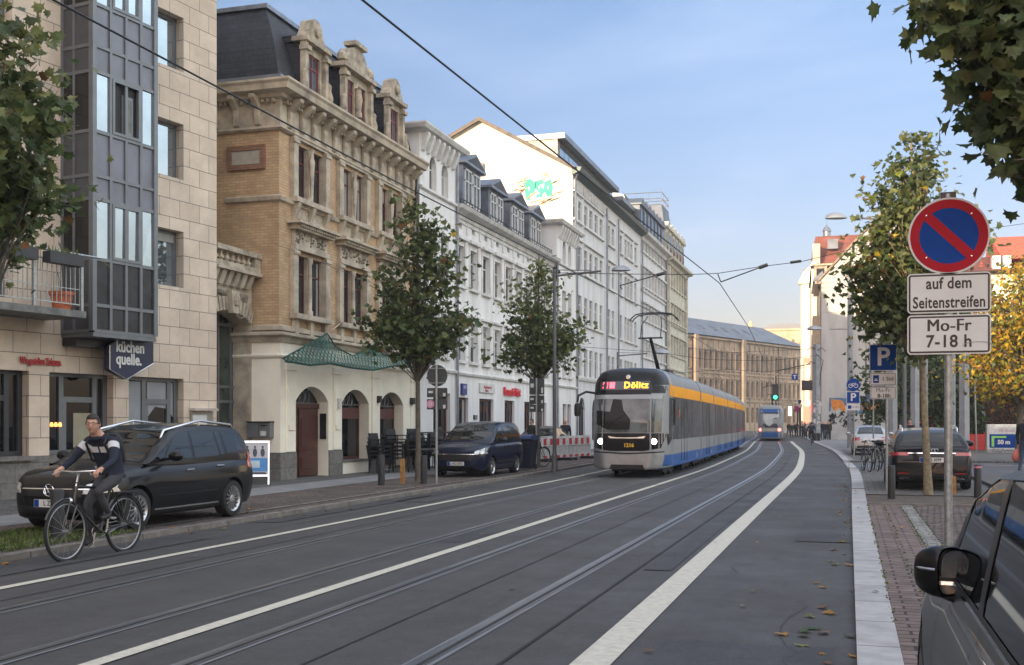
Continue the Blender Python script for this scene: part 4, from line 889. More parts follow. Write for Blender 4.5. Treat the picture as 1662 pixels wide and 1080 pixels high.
# ================================================================ white house with two towers
def white_house():
 F = F2; root = thing('white_house', 'long white house with two arched-window towers and four dormers, shop signs below', 'house', F.P(21, 0))
 S0 = E2+.02; S1 = F.s(733); S2 = F.s(897); S3 = 60.0-F.o.y-.03
 zT = F.z(736, 246, .25); zC = F.z(735, 328, .3); tw = .22
 c = [F.s(u) for u in (747, 768.5, 788.5, 807.5, 825, 841.5)]; st = (c[-1]-c[0])/5
 cols = [c[0]+st*k for k in range(9) if c[0]+st*k+.5 < S2]
 za2, zb2 = F.z(768, 471), F.z(768, 408); za1, zb1 = F.z(769, 589), F.z(769, 526); zl = F.z(760, 609)
 hw = .47; ops = []
 for x in cols: ops += [(x-hw, x+hw, za2, zb2), (x-hw, x+hw, za1, zb1), (x-.19, x+.19, F.z(746,371), F.z(746,358))]
 gr = []
 for u0, u1 in ((738,760),(778,801),(819,835),(851,867),(873,887)): gr.append((F.s(u0), F.s(u1), .12 if u0 in (851,) else .5, F.z(790, 648)))
 w = MB(); wall_face(w, F, S1, S2, GZ-.05, zC, ops+gr, dep=.17)
 link('wall', w, M_WHITE, root)
 w = MB(); hull(w, F, S0, S3, GZ-.1, zC, 11, roof=True); link('rear_wall', w, M_WHITE, root)
 g = MB()
 for x in cols:
  g.fbox(F, x-hw-.22, x+hw+.22, zb2+.22, zb2+.34, .003, .16); g.fbox(F, x-hw-.12, x+hw+.12, za2-.11, za2-.001, .003, .13); g.fbox(F, x-hw-.12, x+hw+.12, za1-.11, za1-.001, .003, .13); g.fbox(F, x-hw-.2, x+hw+.2, zb1+.2, zb1+.29, .003, .12)
  for sg in (-1, 1):
   for za, zb in ((za2, zb2), (za1, zb1)): g.fbox(F, x+sg*(hw+.07)-.06, x+sg*(hw+.07)+.06, za, zb+.12, .003, .04)
  g.fbox(F, x+hw+.22, x+st-hw-.22, F.z(746,376), F.z(746,355), .003, .03)
 g.sweep([(F.o.x, F.o.y+S1), (F.o.x, F.o.y+S2)], [(0, zC-.35), (.08, zC-.33), (.12, zC-.15), (.42, zC-.08), (.5, zC+.06), (0, zC+.12)])
 g.sweep([(F.o.x, F.o.y+S1), (F.o.x, F.o.y+S2)], [(0, zl-.08), (.09, zl-.04), (.12, zl+.04), (0, zl+.1)]); g.sweep([(F.o.x, F.o.y+S1), (F.o.x, F.o.y+S2)], [(0, zb2+.85), (.05, zb2+.87), (.05, zb2+.93), (0, zb2+.95)])
 link('mouldings', g, M_WTRIM, root)
 for o in ops:
  if o[3]-o[2] > 1: window(root, F, *o, M_WFRAME, random.choice([M_GL[0], M_GL[1], M_GL[2], M_GL[3]]), dep=.15, nv=1, hf=(.68,), fw=.05)
  else: window(root, F, *o, M_WFRAME, M_GL[0], dep=.12, nv=0, hf=(), fw=.04)
 for o in gr: window(root, F, *o, M_BROWNW, random.choice([M_GLSHOP, M_GL[1]]), dep=.13, nv=1 if o[1]-o[0] > 1.2 else 0, hf=(), fw=.09, name='shop_window')
 for k, (a, b) in enumerate(((S0, S1-.01), (S2+.01, S3))):
  m = (a+b)/2; aw = []
  z0, z1 = F.z(690, 302, tw), F.z(690, 248, tw)
  for x in (m-.62, m+.62): aw.append((x-.36, x+.36, z0, z1, .36))
  lw = []
  for x in (m-.62, m+.62): lw += [(x-.40, x+.40, za2, zb2), (x-.40, x+.40, za1, zb1)]
  gw = [(m-.9, m-.1, .5, F.z(790,648)), (m+.1, m+.9, .5, F.z(790,648))] if k else [(F.s(694), F.s(722), .12, F.z(705,638))]
  w = MB(); wall_face(w, F, a, b, GZ-.05, zT, aw+lw+gw, dep=.2, d=tw); P = F.P
  w.quad(P(a,zC-1,tw),P(a,zT,tw),P(a,zT,-6),P(a,zC-1,-6)); w.quad(P(b,0,tw),P(b,zT,tw),P(b,zT,-6),P(b,0,-6)); w.quad(P(a,0,tw),P(a,zC,tw),P(a,zC,-.05),P(a,0,-.05)); w.quad(P(a,zT,tw),P(b,zT,tw),P(b,zT,-6),P(a,zT,-6)); w.quad(P(a,zC-1,-6),P(b,zC-1,-6),P(b,zT,-6),P(a,zT,-6))
  tr = link('tower', w, M_WHITE, root)
  g = MB(); pth = [(F.o.x-5, F.o.y+a), (F.o.x+tw, F.o.y+a), (F.o.x+tw, F.o.y+b), (F.o.x-5, F.o.y+b)]
  g.sweep(pth, [(0, zT-.1), (.34, zT-.02), (.42, zT+.1), (.42, zT+.16), (0, zT+.2)]);
  q = [(F.o.x+tw, F.o.y+a+.0), (F.o.x+tw, F.o.y+b-.0)]
  g.sweep(q, [(0, z1+.62), (.08, z1+.66), (0, z1+.74)]); g.sweep(q, [(0, z0-.2), (.1, z0-.14), (.1, z0-.06), (0, z0-.04)]); g.sweep(q, [(0, zl-.08), (.09, zl-.04), (.12, zl+.04), (0, zl+.1)])
  s = a+.12
  while s < b-.2: g.prism([(0,zT-.75),(.1,zT-.7),(.3,zT-.2),(.3,zT-.1),(0,zT-.1)], s, s+.2, lambda q_,z,s_: F.P(s_,z,tw+.002+q_)); s += .52
  for x in (m-.62, m+.62): g.fbox(F, x-.5, x+.5, za2-.1, za2-.001, tw+.003, tw+.12); g.fbox(F, x-.5, x+.5, za1-.1, za1-.001, tw+.003, tw+.12)
  link('tower_mouldings', g, M_WTRIM, tr)
  for o in aw+lw: window(root, F, *o[:4], M_WFRAME, random.choice([M_GL[1], M_GL[2]]), dep=.17, d=tw, nv=0, hf=(.66,), fw=.05)
  for o in gw: window(root, F, *o[:4], M_BROWNW, M_GLSHOP, dep=.17, d=tw, nv=1, hf=(.8,), fw=.08, name='shop_window')
 zm = zC+.12; g = MB(); g.quad(F.P(S1,zm,.1),F.P(S2,zm,.1),F.P(S2,zm+.3,-.3),F.P(S1,zm+.3,-.3)); g.quad(F.P(S1,zm+.3,-.3),F.P(S2,zm+.3,-.3),F.P(S2,zm+1.1,-3.6),F.P(S1,zm+1.1,-3.6)); g.quad(F.P(S1,zm+1.1,-3.6),F.P(S2,zm+1.1,-3.6),F.P(S2,zC,-10.9),F.P(S1,zC,-10.9))
 rf = link('roof', g, M_ZINC, root)
 cen = [((733+779)/2, 779), ]
 fr = [(752,779,263), (794,816,301), (829,849.5,322), (860,877.5,341)]
 fd = -.35
 for u0, u1, vt in fr:
  a, b = F.s(u0-1, fd), F.s(u1+1, fd); z1 = F.z((u0+u1)/2, vt+12, fd); zo = zm+.28
  g = MB(); g.fbox(F, a, b, zo, z1, fd-3.0, fd)
  g.prism([(a-.18,z1+.001),(b+.18,z1+.001),(b+.18,z1+.1),((a+b)/2,z1+.62),(a-.18,z1+.1)], fd-3, fd+.2, lambda s,z,q: F.P(s,z,q));
  dm = link('dormer', g, M_ZINC, root)
  g = MB(); g.prism([(a+.05,z1+.12),(b-.05,z1+.12),((a+b)/2,z1+.5)], fd+.201, fd+.215, lambda s,z,q: F.P(s,z,q)); link('gable_panel', g, mat('dark_slate_board', (.04,.04,.045), .6), dm)
  g = MB(); m = (a+b)/2
  for x0, x1 in ((a+.18, m-.06), (m+.06, b-.18)):
   for q in ((x0,x0+.06,zo+.15,z1-.15),(x1-.06,x1,zo+.15,z1-.15),(x0,x1,zo+.15,zo+.21),(x0,x1,z1-.21,z1-.15),((x0+x1)/2-.025,(x0+x1)/2+.025,zo+.2,z1-.2),(x0,x1,zo+(z1-zo)*.62,zo+(z1-zo)*.62+.05)): g.fbox(F, *q, fd+.004+random.uniform(0,.002), fd+.05)
  link('window', g, M_WFRAME, dm); g = MB(); g.quad(F.P(a+.2,zo+.17,fd+.012),F.P(b-.2,zo+.17,fd+.012),F.P(b-.2,z1-.17,fd+.012),F.P(a+.2,z1-.17,fd+.012)); link('pane', g, M_GL[3], dm)
 g = MB(); x = S1+.1
 g.fbox(F, S1, S2, zm+.25, zm+.28, -.05, -.02)
 while x < S2: g.fbox(F, x, x+.02, zm-.0, zm+.4, -.05, -.03); x += .35
 g.fbox(F, S1, S2, zm+.4, zm+.43, -.055, -.025); link('snow_guard', g, M_PLASTER, rf)
 g = MB()
 for s, z in ((S1-.15, zT-.3), (S2-.1, zC-.2), (S3-.1, zT)): g.tube([F.P(s, GZ, .3), F.P(s, z, .3)], .055, 8)
 link('downpipe', g, M_ZINC, root)
 t = thing('blue_wall_sign', 'upright blue sign on the white house above the shop windows', 'sign', F.P(F.s(750.5), F.z(750,632), .1)); g = MB(); g.fbox(F, F.s(747), F.s(754.5), F.z(750,641), F.z(750,623), .02, .1); link('panel', g, mat('deep_blue_sign', (.03,.035,.20), .4), t)
 g = MB(); g.fbox(F, F.s(748.5), F.s(753), F.z(750,631), F.z(750,626), .101, .104); link('emblem', g, mat('pale_blue', (.25,.27,.5), .5), t)
 t = thing('white_wall_sign', 'white sign board with small red lettering on the white house', 'sign', F.P(F.s(788), F.z(788,630), .1)); a, b = F.s(777), F.s(801); g = MB(); g.fbox(F, a, b, F.z(788,638), F.z(788,623), .02, .07); link('board', g, M_WHITEP, t)
 g = MB(); g.text('Nagelstudio am', .17, lambda x,y,z: F.P((a+b)/2+x, F.z(788,629)+y, .073+z), depth=.002, bold=.004); g.text('Markt', .17, lambda x,y,z: F.P((a+b)/2-.15+x, F.z(788,634.5)+y, .073+z), depth=.002, bold=.004); link('lettering', g, mat('red_letters'  , (.40,.02,.02)), t)
 t = thing('red_shop_lettering', 'thick red shop lettering on the white wall beside the white sign board', 'lettering', F.P(F.s(829), F.z(829,637), .1)); a, b = F.s(814), F.s(844.5)
 g = MB(); g.text('Romantic Point', .52, lambda x,y,z: F.P((a+b)/2+x, F.z(829,637)+y, .06+z), depth=.03, bold=.012, sx=(b-a)/3.75); link('letters', g, mat('bright_red_letters', (.62,.02,.03), .4), t)
 t = thing('house_plaque', 'small dark square plaque on the white wall beside the black van', 'plaque', F.P(F.s(770.5), F.z(770,678), .05)); g = MB(); g.fbox(F, F.s(768), F.s(773.5), F.z(770,681), F.z(770,674), .0, .04); link('plate', g, M_BLACKM, t);
 g = MB(); g.text('6', .26, lambda x,y,z: F.P(F.s(771)+x, F.z(770,677.6)+y, .043+z), depth=.002); link('number', g, M_SIGNW, t)
white_house()
# ================================================================ tall rendered house with lit gable
def gable_house():
 F = Fac(-14.7, 60.0, 0); root = thing('gabled_house', 'tall grey-white house with sunlit cream gable wall carrying turquoise graffiti', 'house', F.P(11, 0))
 E = F.s(1040); zE = F.z(933, 284); rows = [(F.z(935,v1), F.z(935,v0)) for v0, v1 in ((323,357),(397,438),(477,523),(563,610))]
 us = [932.8,941.4, 951,959.3,967.6,975.7, 988.6,995, 1008,1015.6,1020.2,1024.9,1031.5]; ops = []; cs = [F.s(u) for u in us]
 for i, x in enumerate(cs):
  for za, zb in rows: ops.append((x-.40, x+.40, za, zb))
 gops = [(x-.75, x+.75, .6, 3.1, .7) for x in (2.2, 5.6, 9.2, 12.7, 16.5)]
 w = MB(); wall_face(w, F, 0, E, GZ-.05, zE, ops+gops, dep=.13)
 D = 11.2; xr = -5.4; zr = F.z(780, 200) if 0 else 18.9
 P = F.P; link('wall', w, M_GREYR, root)
 w = MB(); w.quad(P(0,GZ-.1,0),P(0,zE+.25,0),P(0,zr,xr),P(0,zE+.6,-D),P(0,GZ-.1,-D)); w.quad(P(E,GZ-.1,0),P(E,zE+.25,0),P(E,zr,xr),P(E,zE+.6,-D),P(E,GZ-.1,-D)); w.quad(P(0,0,-D),P(E,0,-D),P(E,zE+.6,-D),P(0,zE+.6,-D))
 a, b = onY(775, 288, 60), onY(785.5, 264, 60)
 gw = link('gable_wall', w, M_GABLE, root)
 g = MB(); g.box(a.x, b.x, 59.94, 59.99, a.z, b.z); wn = link('gable_window', g, M_FRAMED, root); g = MB(); g.box(a.x+.45, b.x-.05, 59.92, 59.939, a.z+.1, b.z-.1); link('pane', g, M_GL[3], wn)
 g = MB(); o = .35
 g.quad(P(-o,zE+.22,.32),P(E+.05,zE+.22,.32),P(E+.05,zr+.12,xr),P(-o,zr+.12,xr)); g.quad(P(-o,zr+.12,xr),P(E+.05,zr+.12,xr),P(E+.05,zE+.5,-D-.3),P(-o,zE+.5,-D-.3))
 g.quad(P(-o,zE+.02,.32),P(-o,zE+.22,.32),P(-o,zr+.12,xr),P(-o,zr-.1,xr)); g.quad(P(-o,zr-.1,xr),P(-o,zr+.12,xr),P(-o,zE+.5,-D-.3),P(-o,zE+.3,-D-.3)); g.quad(P(-o,zE+.02,.32),P(-o,zr-.1,xr),P(0,zr-.1,xr),P(0,zE+.02,.32))
 rf = link('roof', g, mat('brown_verge', (.15,.13,.11), .8, var=.2), root)
 g = MB(); g.sweep([(F.o.x, F.o.y-.35), (F.o.x, F.o.y+E)], [(0, zE-.12), (.15, zE-.12), (.5, zE+.04), (.58, zE+.24), (.30, zE+.26), (0, zE+.2)])
 link('gutter', g, mat('green_zinc', (.10,.13,.125), .5, metal=.4, var=.2), rf)
 for (s0, s1, zt) in ((.1, F.s(994,-.9), F.z(928,240,-.9)), (F.s(1001,-.9), F.s(1030,-.9), F.z(1003,319,-.9)-.1)):
  g = MB(); d = -.9; g.fbox(F, s0, s1, zE+.3, zt-.3, -7.2, d); pb = link('penthouse', g, mat('zinc_penthouse', (.27,.25,.22), .5, metal=.4, var=.15), rf)
  g = MB(); g.fbox(F, s0-.12, s1+.12, zt-.299, zt, -7.3, d+.45); link('flat_roof', g, M_ZINC, pb)
  g = MB(); x = s0+.4
  while x < s1-.6: g.fbox(F, x, x+.95, zE+.85, zt-.42, d+.002, d+.03); x += 1.05
  link('strip_window', g, M_GLBRIGHT, pb)
 g = MB(); gr = [(0,1),(2,5),(6,7),(8,8),(9,11),(12,12)]
 for a_, b_ in gr:
  x0, x1 = cs[a_]-.55, cs[b_]+.55
  for k, (za, zb) in enumerate(rows):
   if k < 2: g.fbox(F, x0, x1, zb+.28, zb+.36, .003, .14)
   g.fbox(F, x0, x1, za-.13, za-.001, .003, .14)
 zb_ = F.z(930, 617)
 for z in (zb_, rows[2][1]+1.0 if 0 else zb_-.0): pass
 g.sweep([(F.o.x, F.o.y), (F.o.x, F.o.y+E)], [(0, zb_), (.1, zb_+.04), (.14, zb_+.18), (0, zb_+.24)])
 s = .1
 while s < E*.45: g.fbox(F, s, s+.14, zE-.85, zE-.35, .003, .12); s += .42
 z = .4
 while z < zb_-.3: g.fbox(F, 0, E, z, z+.02, .003, .006) if 0 else None; z += .35
 link('mouldings', g, M_WTRIM, root)
 for o in ops: window(root, F, *o, M_WFRAME, random.choice([M_GL[0], M_GL[1], M_GL[0], M_GL[3]]), dep=.10, nv=0, hf=(.68,), fw=.05)
 for o in gops: window(root, F, *o[:4], M_FRAMED, M_GL[0], dep=.12, nv=1, hf=(.7,), fw=.06, name='arched_window')
 g = MB()
 for s, z in ((.08, zE-.1), (F.s(982), zE-.1), (F.s(1001), zE-.1), (E-.06, zE-.1)): g.tube([F.P(s, GZ, .14), F.P(s, z-.3, .14)] + ([F.P(s-.2, z, .3)] if s < .1 else []), .06, 8)
 link('downpipe', g, M_ZINC, root)
 g = MB(); h = MB(); r_ = MB(); k_ = MB(); random.seed(4)
 def Q(u, v, off=.006): p = onY(u, v, 60-off); return p
 def blob(mb, pts, off): mb.add([Q(u, v, off) for u, v in pts], [list(range(len(pts)))])
 L1 = [[(852,296),(861,294),(868,300),(866,312),(860,314),(861,322),(855,322),(853,310)],[(871,296),(880,295),(881,300),(876,302),(882,309),(879,318),(871,319),(872,314),(876,313),(870,306)],[(885,298),(893,294),(896,304),(895,318),(888,316),(884,308)]]
 for q in L1:
  cx_, cy_ = sum(p[0] for p in q)/len(q), sum(p[1] for p in q)/len(q)
  blob(h, [(cx_+(u-cx_)*1.5, cy_+(v-cy_)*1.42) for u, v in q], .004); blob(g, [(cx_+(u-cx_)*1.28, cy_+(v-cy_)*1.25) for u, v in q], .008)
  blob(h, [(cx_+(u-cx_)*.16-1, cy_+(v-cy_)*.2-2) for u, v in q], .011)
 for k in range(46):
  t = random.uniform(0, 2*pi); rx = random.uniform(26,42); ry = random.uniform(17,25); u, v = 878+rx*cos(t), 306+ry*sin(t)
  if 905 < u < 920 or u > 922: u = random.uniform(846, 912)
  l = random.uniform(3,6); th = 1.1
  blob((r_ if random.random() < .5 else k_), [(u-l,v+l*.45),(u,v+.3),(u+l,v-l*.5),(u+l,v-l*.5+th*1.6),(u,v+.3+th*1.8),(u-l,v+l*.45+th)], .014)
 gr_ = thing('wall_graffiti', 'turquoise and white bubble graffiti with brown strokes high on the gable', 'graffiti', Q(878, 306))
 link('turquoise_letters', g, mat('turquoise_paint', (.03,.36,.27), .6, var=.15, scale=4), gr_); link('white_outline', h, mat('white_spray', (.80,.84,.86), .6), gr_); link('orange_strokes', r_, mat('orange_spray', (.42,.13,.06), .7), gr_); link('grey_strokes', k_, mat('grey_spray', (.30,.25,.18), .7), gr_)
 return F.o.y+E
YE = gable_house()
# ================================================================ third row house with dormers, corner house with turret
def row_house(name, label, x, y0, u_end, zE, cols, rows, dormers, mat_w, mat_t, deg=0.0, roofh=2.8, grnd=True, zl=4.9):
 F = Fac(x, y0, deg); E = F.s(u_end); root = thing(name, label, 'house', F.P(E/2, 0)); st = E/cols
 ops = [(st*(k+.5)-.42, st*(k+.5)+.42, za, zb) for k in range(cols) for za, zb in rows]; gops = [(st*(k+.5)-.6, st*(k+.5)+.6, .5, 3.6, .6) for k in range(0, cols)]
 w = MB(); wall_face(w, F, 0, E, GZ-.05, zE, ops+gops, dep=.13); hull(w, F, 0, E, GZ-.1, zE, 11)
 link('wall', w, mat_w, root)
 g = MB(); pth = [(F.P(-.0,0).x-.0, F.P(0,0).y), (F.P(E,0).x, F.P(E,0).y)]
 g.sweep(pth, [(0, zE-.5), (.12, zE-.45), (.2, zE-.2), (.55, zE-.1), (.62, zE+.1), (0, zE+.16)]); g.sweep(pth, [(0, zl-.1), (.12, zl), (.14, zl+.12), (0, zl+.2)]); g.sweep(pth, [(0, rows[1][0]-.5), (.1, rows[1][0]-.42), (.12, rows[1][0]-.32), (0, rows[1][0]-.28)])
 for a, b, c, e in ops: g.fbox(F, a-.15, b+.15, c-.12, c-.001, .003, .15); g.fbox(F, a-.18, b+.18, e+.18, e+.30, .003, .18); g.fbox(F, a-.12, a-.02, c, e+.18, .003, .05); g.fbox(F, b+.02, b+.12, c, e+.18, .003, .05)
 link('mouldings', g, mat_t, root)
 for o in ops: window(root, F, *o, M_WFRAME, random.choice([M_GL[0], M_GL[1]]), dep=.10, nv=0, hf=(.68,), fw=.05)
 for o in gops: window(root, F, *o[:4], M_FRAMED, M_GL[0], dep=.12, nv=0, hf=(.75,), fw=.06, name='arched_window')
 z0 = zE+.16; g = MB(); zt = z0+roofh; P = F.P; ro = 1.3
 g.quad(P(0,z0,-.05),P(E,z0,-.05),P(E,zt,-ro),P(0,zt,-ro)); g.quad(P(0,zt,-ro),P(E,zt,-ro),P(E,zt+1.0,-5.5),P(0,zt+1,-5.5)); g.quad(P(0,zt+1,-5.5),P(E,zt+1,-5.5),P(E,z0,-11),P(0,z0,-11))
 rf = link('roof', g, M_SLATE, root)
 g = MB()
 for s in (0, E): g.quad(P(s,zE,0),P(s,z0,-.05),P(s,zt,-ro),P(s,zt+1,-5.5),P(s,z0,-11),P(s,zE,-11))
 link('gable_wall', g, M_GABLE, root)
 sd = E/dormers
 for k in range(dormers):
  c = sd*(k+.5); g = MB(); g.fbox(F, c-.62, c+.62, z0, z0+roofh*.72, -2, -.12); g.prism([(c-.8,z0+roofh*.72+.001),(c+.8,z0+roofh*.72+.001),(c+.8,z0+roofh*.72+.12),(c,z0+roofh*.72+.6),(c-.8,z0+roofh*.72+.12)], -2.2, .05, lambda s,z,q: F.P(s,z,q))
  d = link('dormer', g, M_ROOFG if mat_w is M_GREYR else mat_t, root); g = MB(); g.fbox(F, c-.4, c+.4, z0+.3, z0+roofh*.62, -.119, -.09); link('pane', g, M_GL[0], d)
 g = MB()
 g.tube([F.P(E-.1, GZ, .16), F.P(E-.1, zE-.4, .16)], .06, 8); link('downpipe', g, M_ZINC, root)
 return F, E
zE6 = EYE+(688-365)/1800*onX(1040, 688, -14.7).length*.985
rows6 = [(EYE+a, EYE+b) for a, b in ((11.2,12.9),(7.6,9.5),(3.9,5.9),(1.2+.7,2.9))][:3]
def zcol(u, v, x=-14.7): return onX(u, v, x).z
F6, E6 = row_house('row_house', 'grey-white row house with a line of dark slate dormers beyond the gabled house', -14.7, YE+.03, 1079.5, zcol(1042,370,-14.2), 8,
 [(zcol(1046,404+7), zcol(1046,390)), (zcol(1046,466), zcol(1046,440)), (zcol(1046,520), zcol(1046,497)), (zcol(1046,580), zcol(1046,556))], 7, M_GREYR, M_WTRIM, zl=zcol(1046,612))
Y7 = F6.o.y+E6+.03
F7, E7 = row_house('corner_house', 'yellowish grey corner house with pilasters, dormers and a slate turret', -14.55, Y7, 1113, zcol(1086,415,-14.2), 7,
 [(zcol(1085,465), zcol(1085,432)), (zcol(1085,520), zcol(1085,496)), (zcol(1085,575), zcol(1085,548))], 6, M_OCHRE, M_OCHRE, roofh=3.4, zl=zcol(1086,600))
def corner_extras():
 root = [o for o in bpy.data.objects if o.name == 'corner_house'][0]; F, E = F7, E7; zt = zcol(1090, 362, -16.5); z0 = zcol(1086,415,-14.2)+.2
 g = MB()
 rings = []
 for t, o_ in ((0,0),(.25,.35),(.6,.8),(1,1.15)):
  z = z0+(zt-z0)*t; rings.append([F.P(E-6.2+o_,z,-.3-o_), F.P(E+.1-o_,z,-.3-o_), F.P(E+.1-o_,z,-6+o_), F.P(E-6.2+o_,z,-6+o_)])
 for r0, r1 in zip(rings, rings[1:]):
  for i in range(4): g.quad(r0[i], r0[(i+1)%4], r1[(i+1)%4], r1[i])
 g.quad(*rings[-1]); link('turret', g, M_ROOFG, root)
 g = MB()
 for z in (zt+.05, zt+.6, zt+1.15):
  for i in range(4): a, b = rings[-1][i].copy(), rings[-1][(i+1)%4].copy(); a.z = b.z = z; g.tube([a,b], .04, 4)
 for i in range(4):
  a, b = rings[-1][i], rings[-1][(i+1)%4]
  for t in (0,.33,.66): p = a.lerp(b, t); g.tube([p, p+Vector((0,0,1.5 if t == 0 else 1.2))], .02, 4)
 link('scaffold', g, M_STEEL, root)
 g = MB(); g.sweep([(F.P(E,0).x, F.P(E,0).y-.3), (F.P(E,0).x, F.P(E,0).y), (F.P(E,0).x-8, F.P(E,0).y)][::1], [(0, z0-.7),(.3,z0-.4),(.6,z0-.3),(.65,z0-.1),(0,z0)][::1]); link('corner_cornice', g, M_OCHRE, root)
 g = MB()
 for s in (0.3, E-.6):
  g.fbox(F, s, s+.4, 5.2, z0-.8, .0045, .2)
 link('pilasters', g, M_OCHRE, root)
corner_extras()
# ================================================================ long sandstone building closing the street
def closing():
 A = ground(1100, 700); p0 = Vector((-34.5, 219, 0)); p1 = Vector((-11.2, 275, 0)); deg = math.degrees(atan2(p1.x-p0.x, p1.y-p0.y)); F = Fac(p0.x, p0.y, deg); L_ = (p1-p0).length
 root = thing('sandstone_building', 'long old sandstone building with blue-grey roof closing the far street', 'building', F.P(L_/2, 0))
 zE = F.z(1200, 552); n = 26; st = L_/n; rows = [(1.6, 4.6, 1.0), (6.6, 9.6, 1.0), (11.6, 14.8, 1.0)]; ops = []
 k_ = zE/17.5
 for k in range(n):
  for a, b, r_ in rows: ops.append((st*(k+.5)-.62, st*(k+.5)+.62, a*k_, b*k_, .6))
 w = MB(); wall_face(w, F, 0, L_, 0, zE, ops, dep=.5); hull(w, F, 0, L_, 0, zE, 16); link('wall', w, M_SAND, root)
 g = MB(); g.quad(F.P(0,.5,-.45),F.P(L_,.5,-.45),F.P(L_,zE-1,-.45),F.P(0,zE-1,-.45)); link('window_glazing', g, mat('far_glass', (.10,.085,.07), .3, var=.3, scale=.6), root)
 g = MB(); pth = [(F.P(0,0).x,F.P(0,0).y),(F.P(L_,0).x,F.P(L_,0).y)]
 for z, o_ in ((5.6*k_,.3),(10.7*k_,.25),(zE-.5,.6)): g.sweep(pth, [(0,z-.3),(o_,z),(o_,z+.25),(0,z+.35)])
 for k in range(n+1):
  if k < n: g.fbox(F, st*k-.22, st*k+.22, .3, zE-.8, .004, .18)
 for k in range(n):
  c = st*(k+.5)
  for a, b, r_ in rows[1:]: g.fbox(F, c-.8, c+.8, b*k_+.25, b*k_+.5, .004, .35); g.fbox(F, c-.8, c+.8, a*k_-.3, a*k_-.02, .004, .3)
 link('mouldings', g, M_SAND, root)
 for s in (L_*.16, L_*.50):   # projecting bays
  g = MB(); g.fbox(F, s, s+L_*.02, 0, zE, .005, .9); link('projection', g, M_SAND, root)
 g = MB(); z0 = zE+.1; zt = zE+4.6; P = F.P
 g.quad(P(-1,z0,.6),P(L_+.5,z0,.6),P(L_-6,zt,-7),P(2,zt,-7)); g.quad(P(2,zt,-7),P(L_-6,zt,-7),P(L_-6,z0,-16),P(2,z0,-16)); g.quad(P(L_+.5,z0,.6),P(L_-6,zt,-7),P(L_,z0,-16)); g.quad(P(-1,z0,.6),P(2,zt,-7),P(-1,z0,-16))
 rf = link('roof', g, M_ROOFG, root)
 g = MB()
 for k in range(5): s = L_*.3+k*5.1; g.hexa([P(s,z0+1.7,-2.1),P(s+.9,z0+1.7,-2.1),P(s+.9,z0+1.75,-2.4),P(s,z0+1.75,-2.4),P(s,z0+2.7,-3.6),P(s+.9,z0+2.7,-3.6),P(s+.9,z0+2.75,-3.9),P(s,z0+2.75,-3.9)])
 link('skylight', g, M_GL[3], rf)
 g = MB(); g.fbox(F, 3, 8.5, zt-.8, zt+.6, -9, -5); link('roof_block', g, M_ROOFG, rf)
 g = MB(); q = onY(1218, 540, 268); g.lathe([(1.6,q.z-3),(1.6,q.z-.5),(1.9,q.z-.3),(.8,q.z+.4),(.5,q.z+1.0),(.65,q.z+1.6),(.4,q.z+2.2),(.28,q.z+2.6),(0,q.z+2.9)], 14, T=lambda x,y,z: Vector((q.x+x, q.y+y, z))); link('roof_statue', g, mat('gilded_stone', (.62,.46,.25), .7), rf, smooth=50)
 g = MB()
 for s in (L_*.16-.3, L_*.5-.3, L_*.8): g.tube([P(s,0,.3),P(s,zE,.3)], .12, 6)
 link('downpipe', g, M_PLASTER, root)
 b = thing('domed_hall', 'sunlit sandstone hall rising behind the long sandstone building', 'building', (-14, 300, 0)); a, c = onY(1238, 560, 300), onY(1310, 560, 300)
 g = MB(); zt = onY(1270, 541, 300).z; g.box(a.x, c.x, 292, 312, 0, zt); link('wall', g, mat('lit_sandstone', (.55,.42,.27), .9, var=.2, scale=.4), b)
 g = MB(); g.box(a.x-.5, c.x+.5, 291.5, 312.5, zt+.01, zt+.5); g.box(a.x-.3, c.x+.3, 291.8, 312.3, zt-3.2, zt-2.8); x = a.x+.6
 while x < c.x-.5: g.box(x, x+.5, 291.6, 291.99, 2, zt-3.3); x += 1.7
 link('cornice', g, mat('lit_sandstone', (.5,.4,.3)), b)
 g = MB(); m = (a.x+c.x)/2; g.add([(a.x-.4,291.6,zt+.52),(c.x+.4,291.6,zt+.52),(c.x+.4,312,zt+.52),(a.x-.4,312,zt+.52),(m-3,300,zt+2.4),(m+3,300,zt+2.4)], [(0,1,5,4),(2,3,4,5),(0,4,3),(1,2,5)]); link('roof', g, mat('pale_roof', (.42,.36,.28), .7), b)
closing()
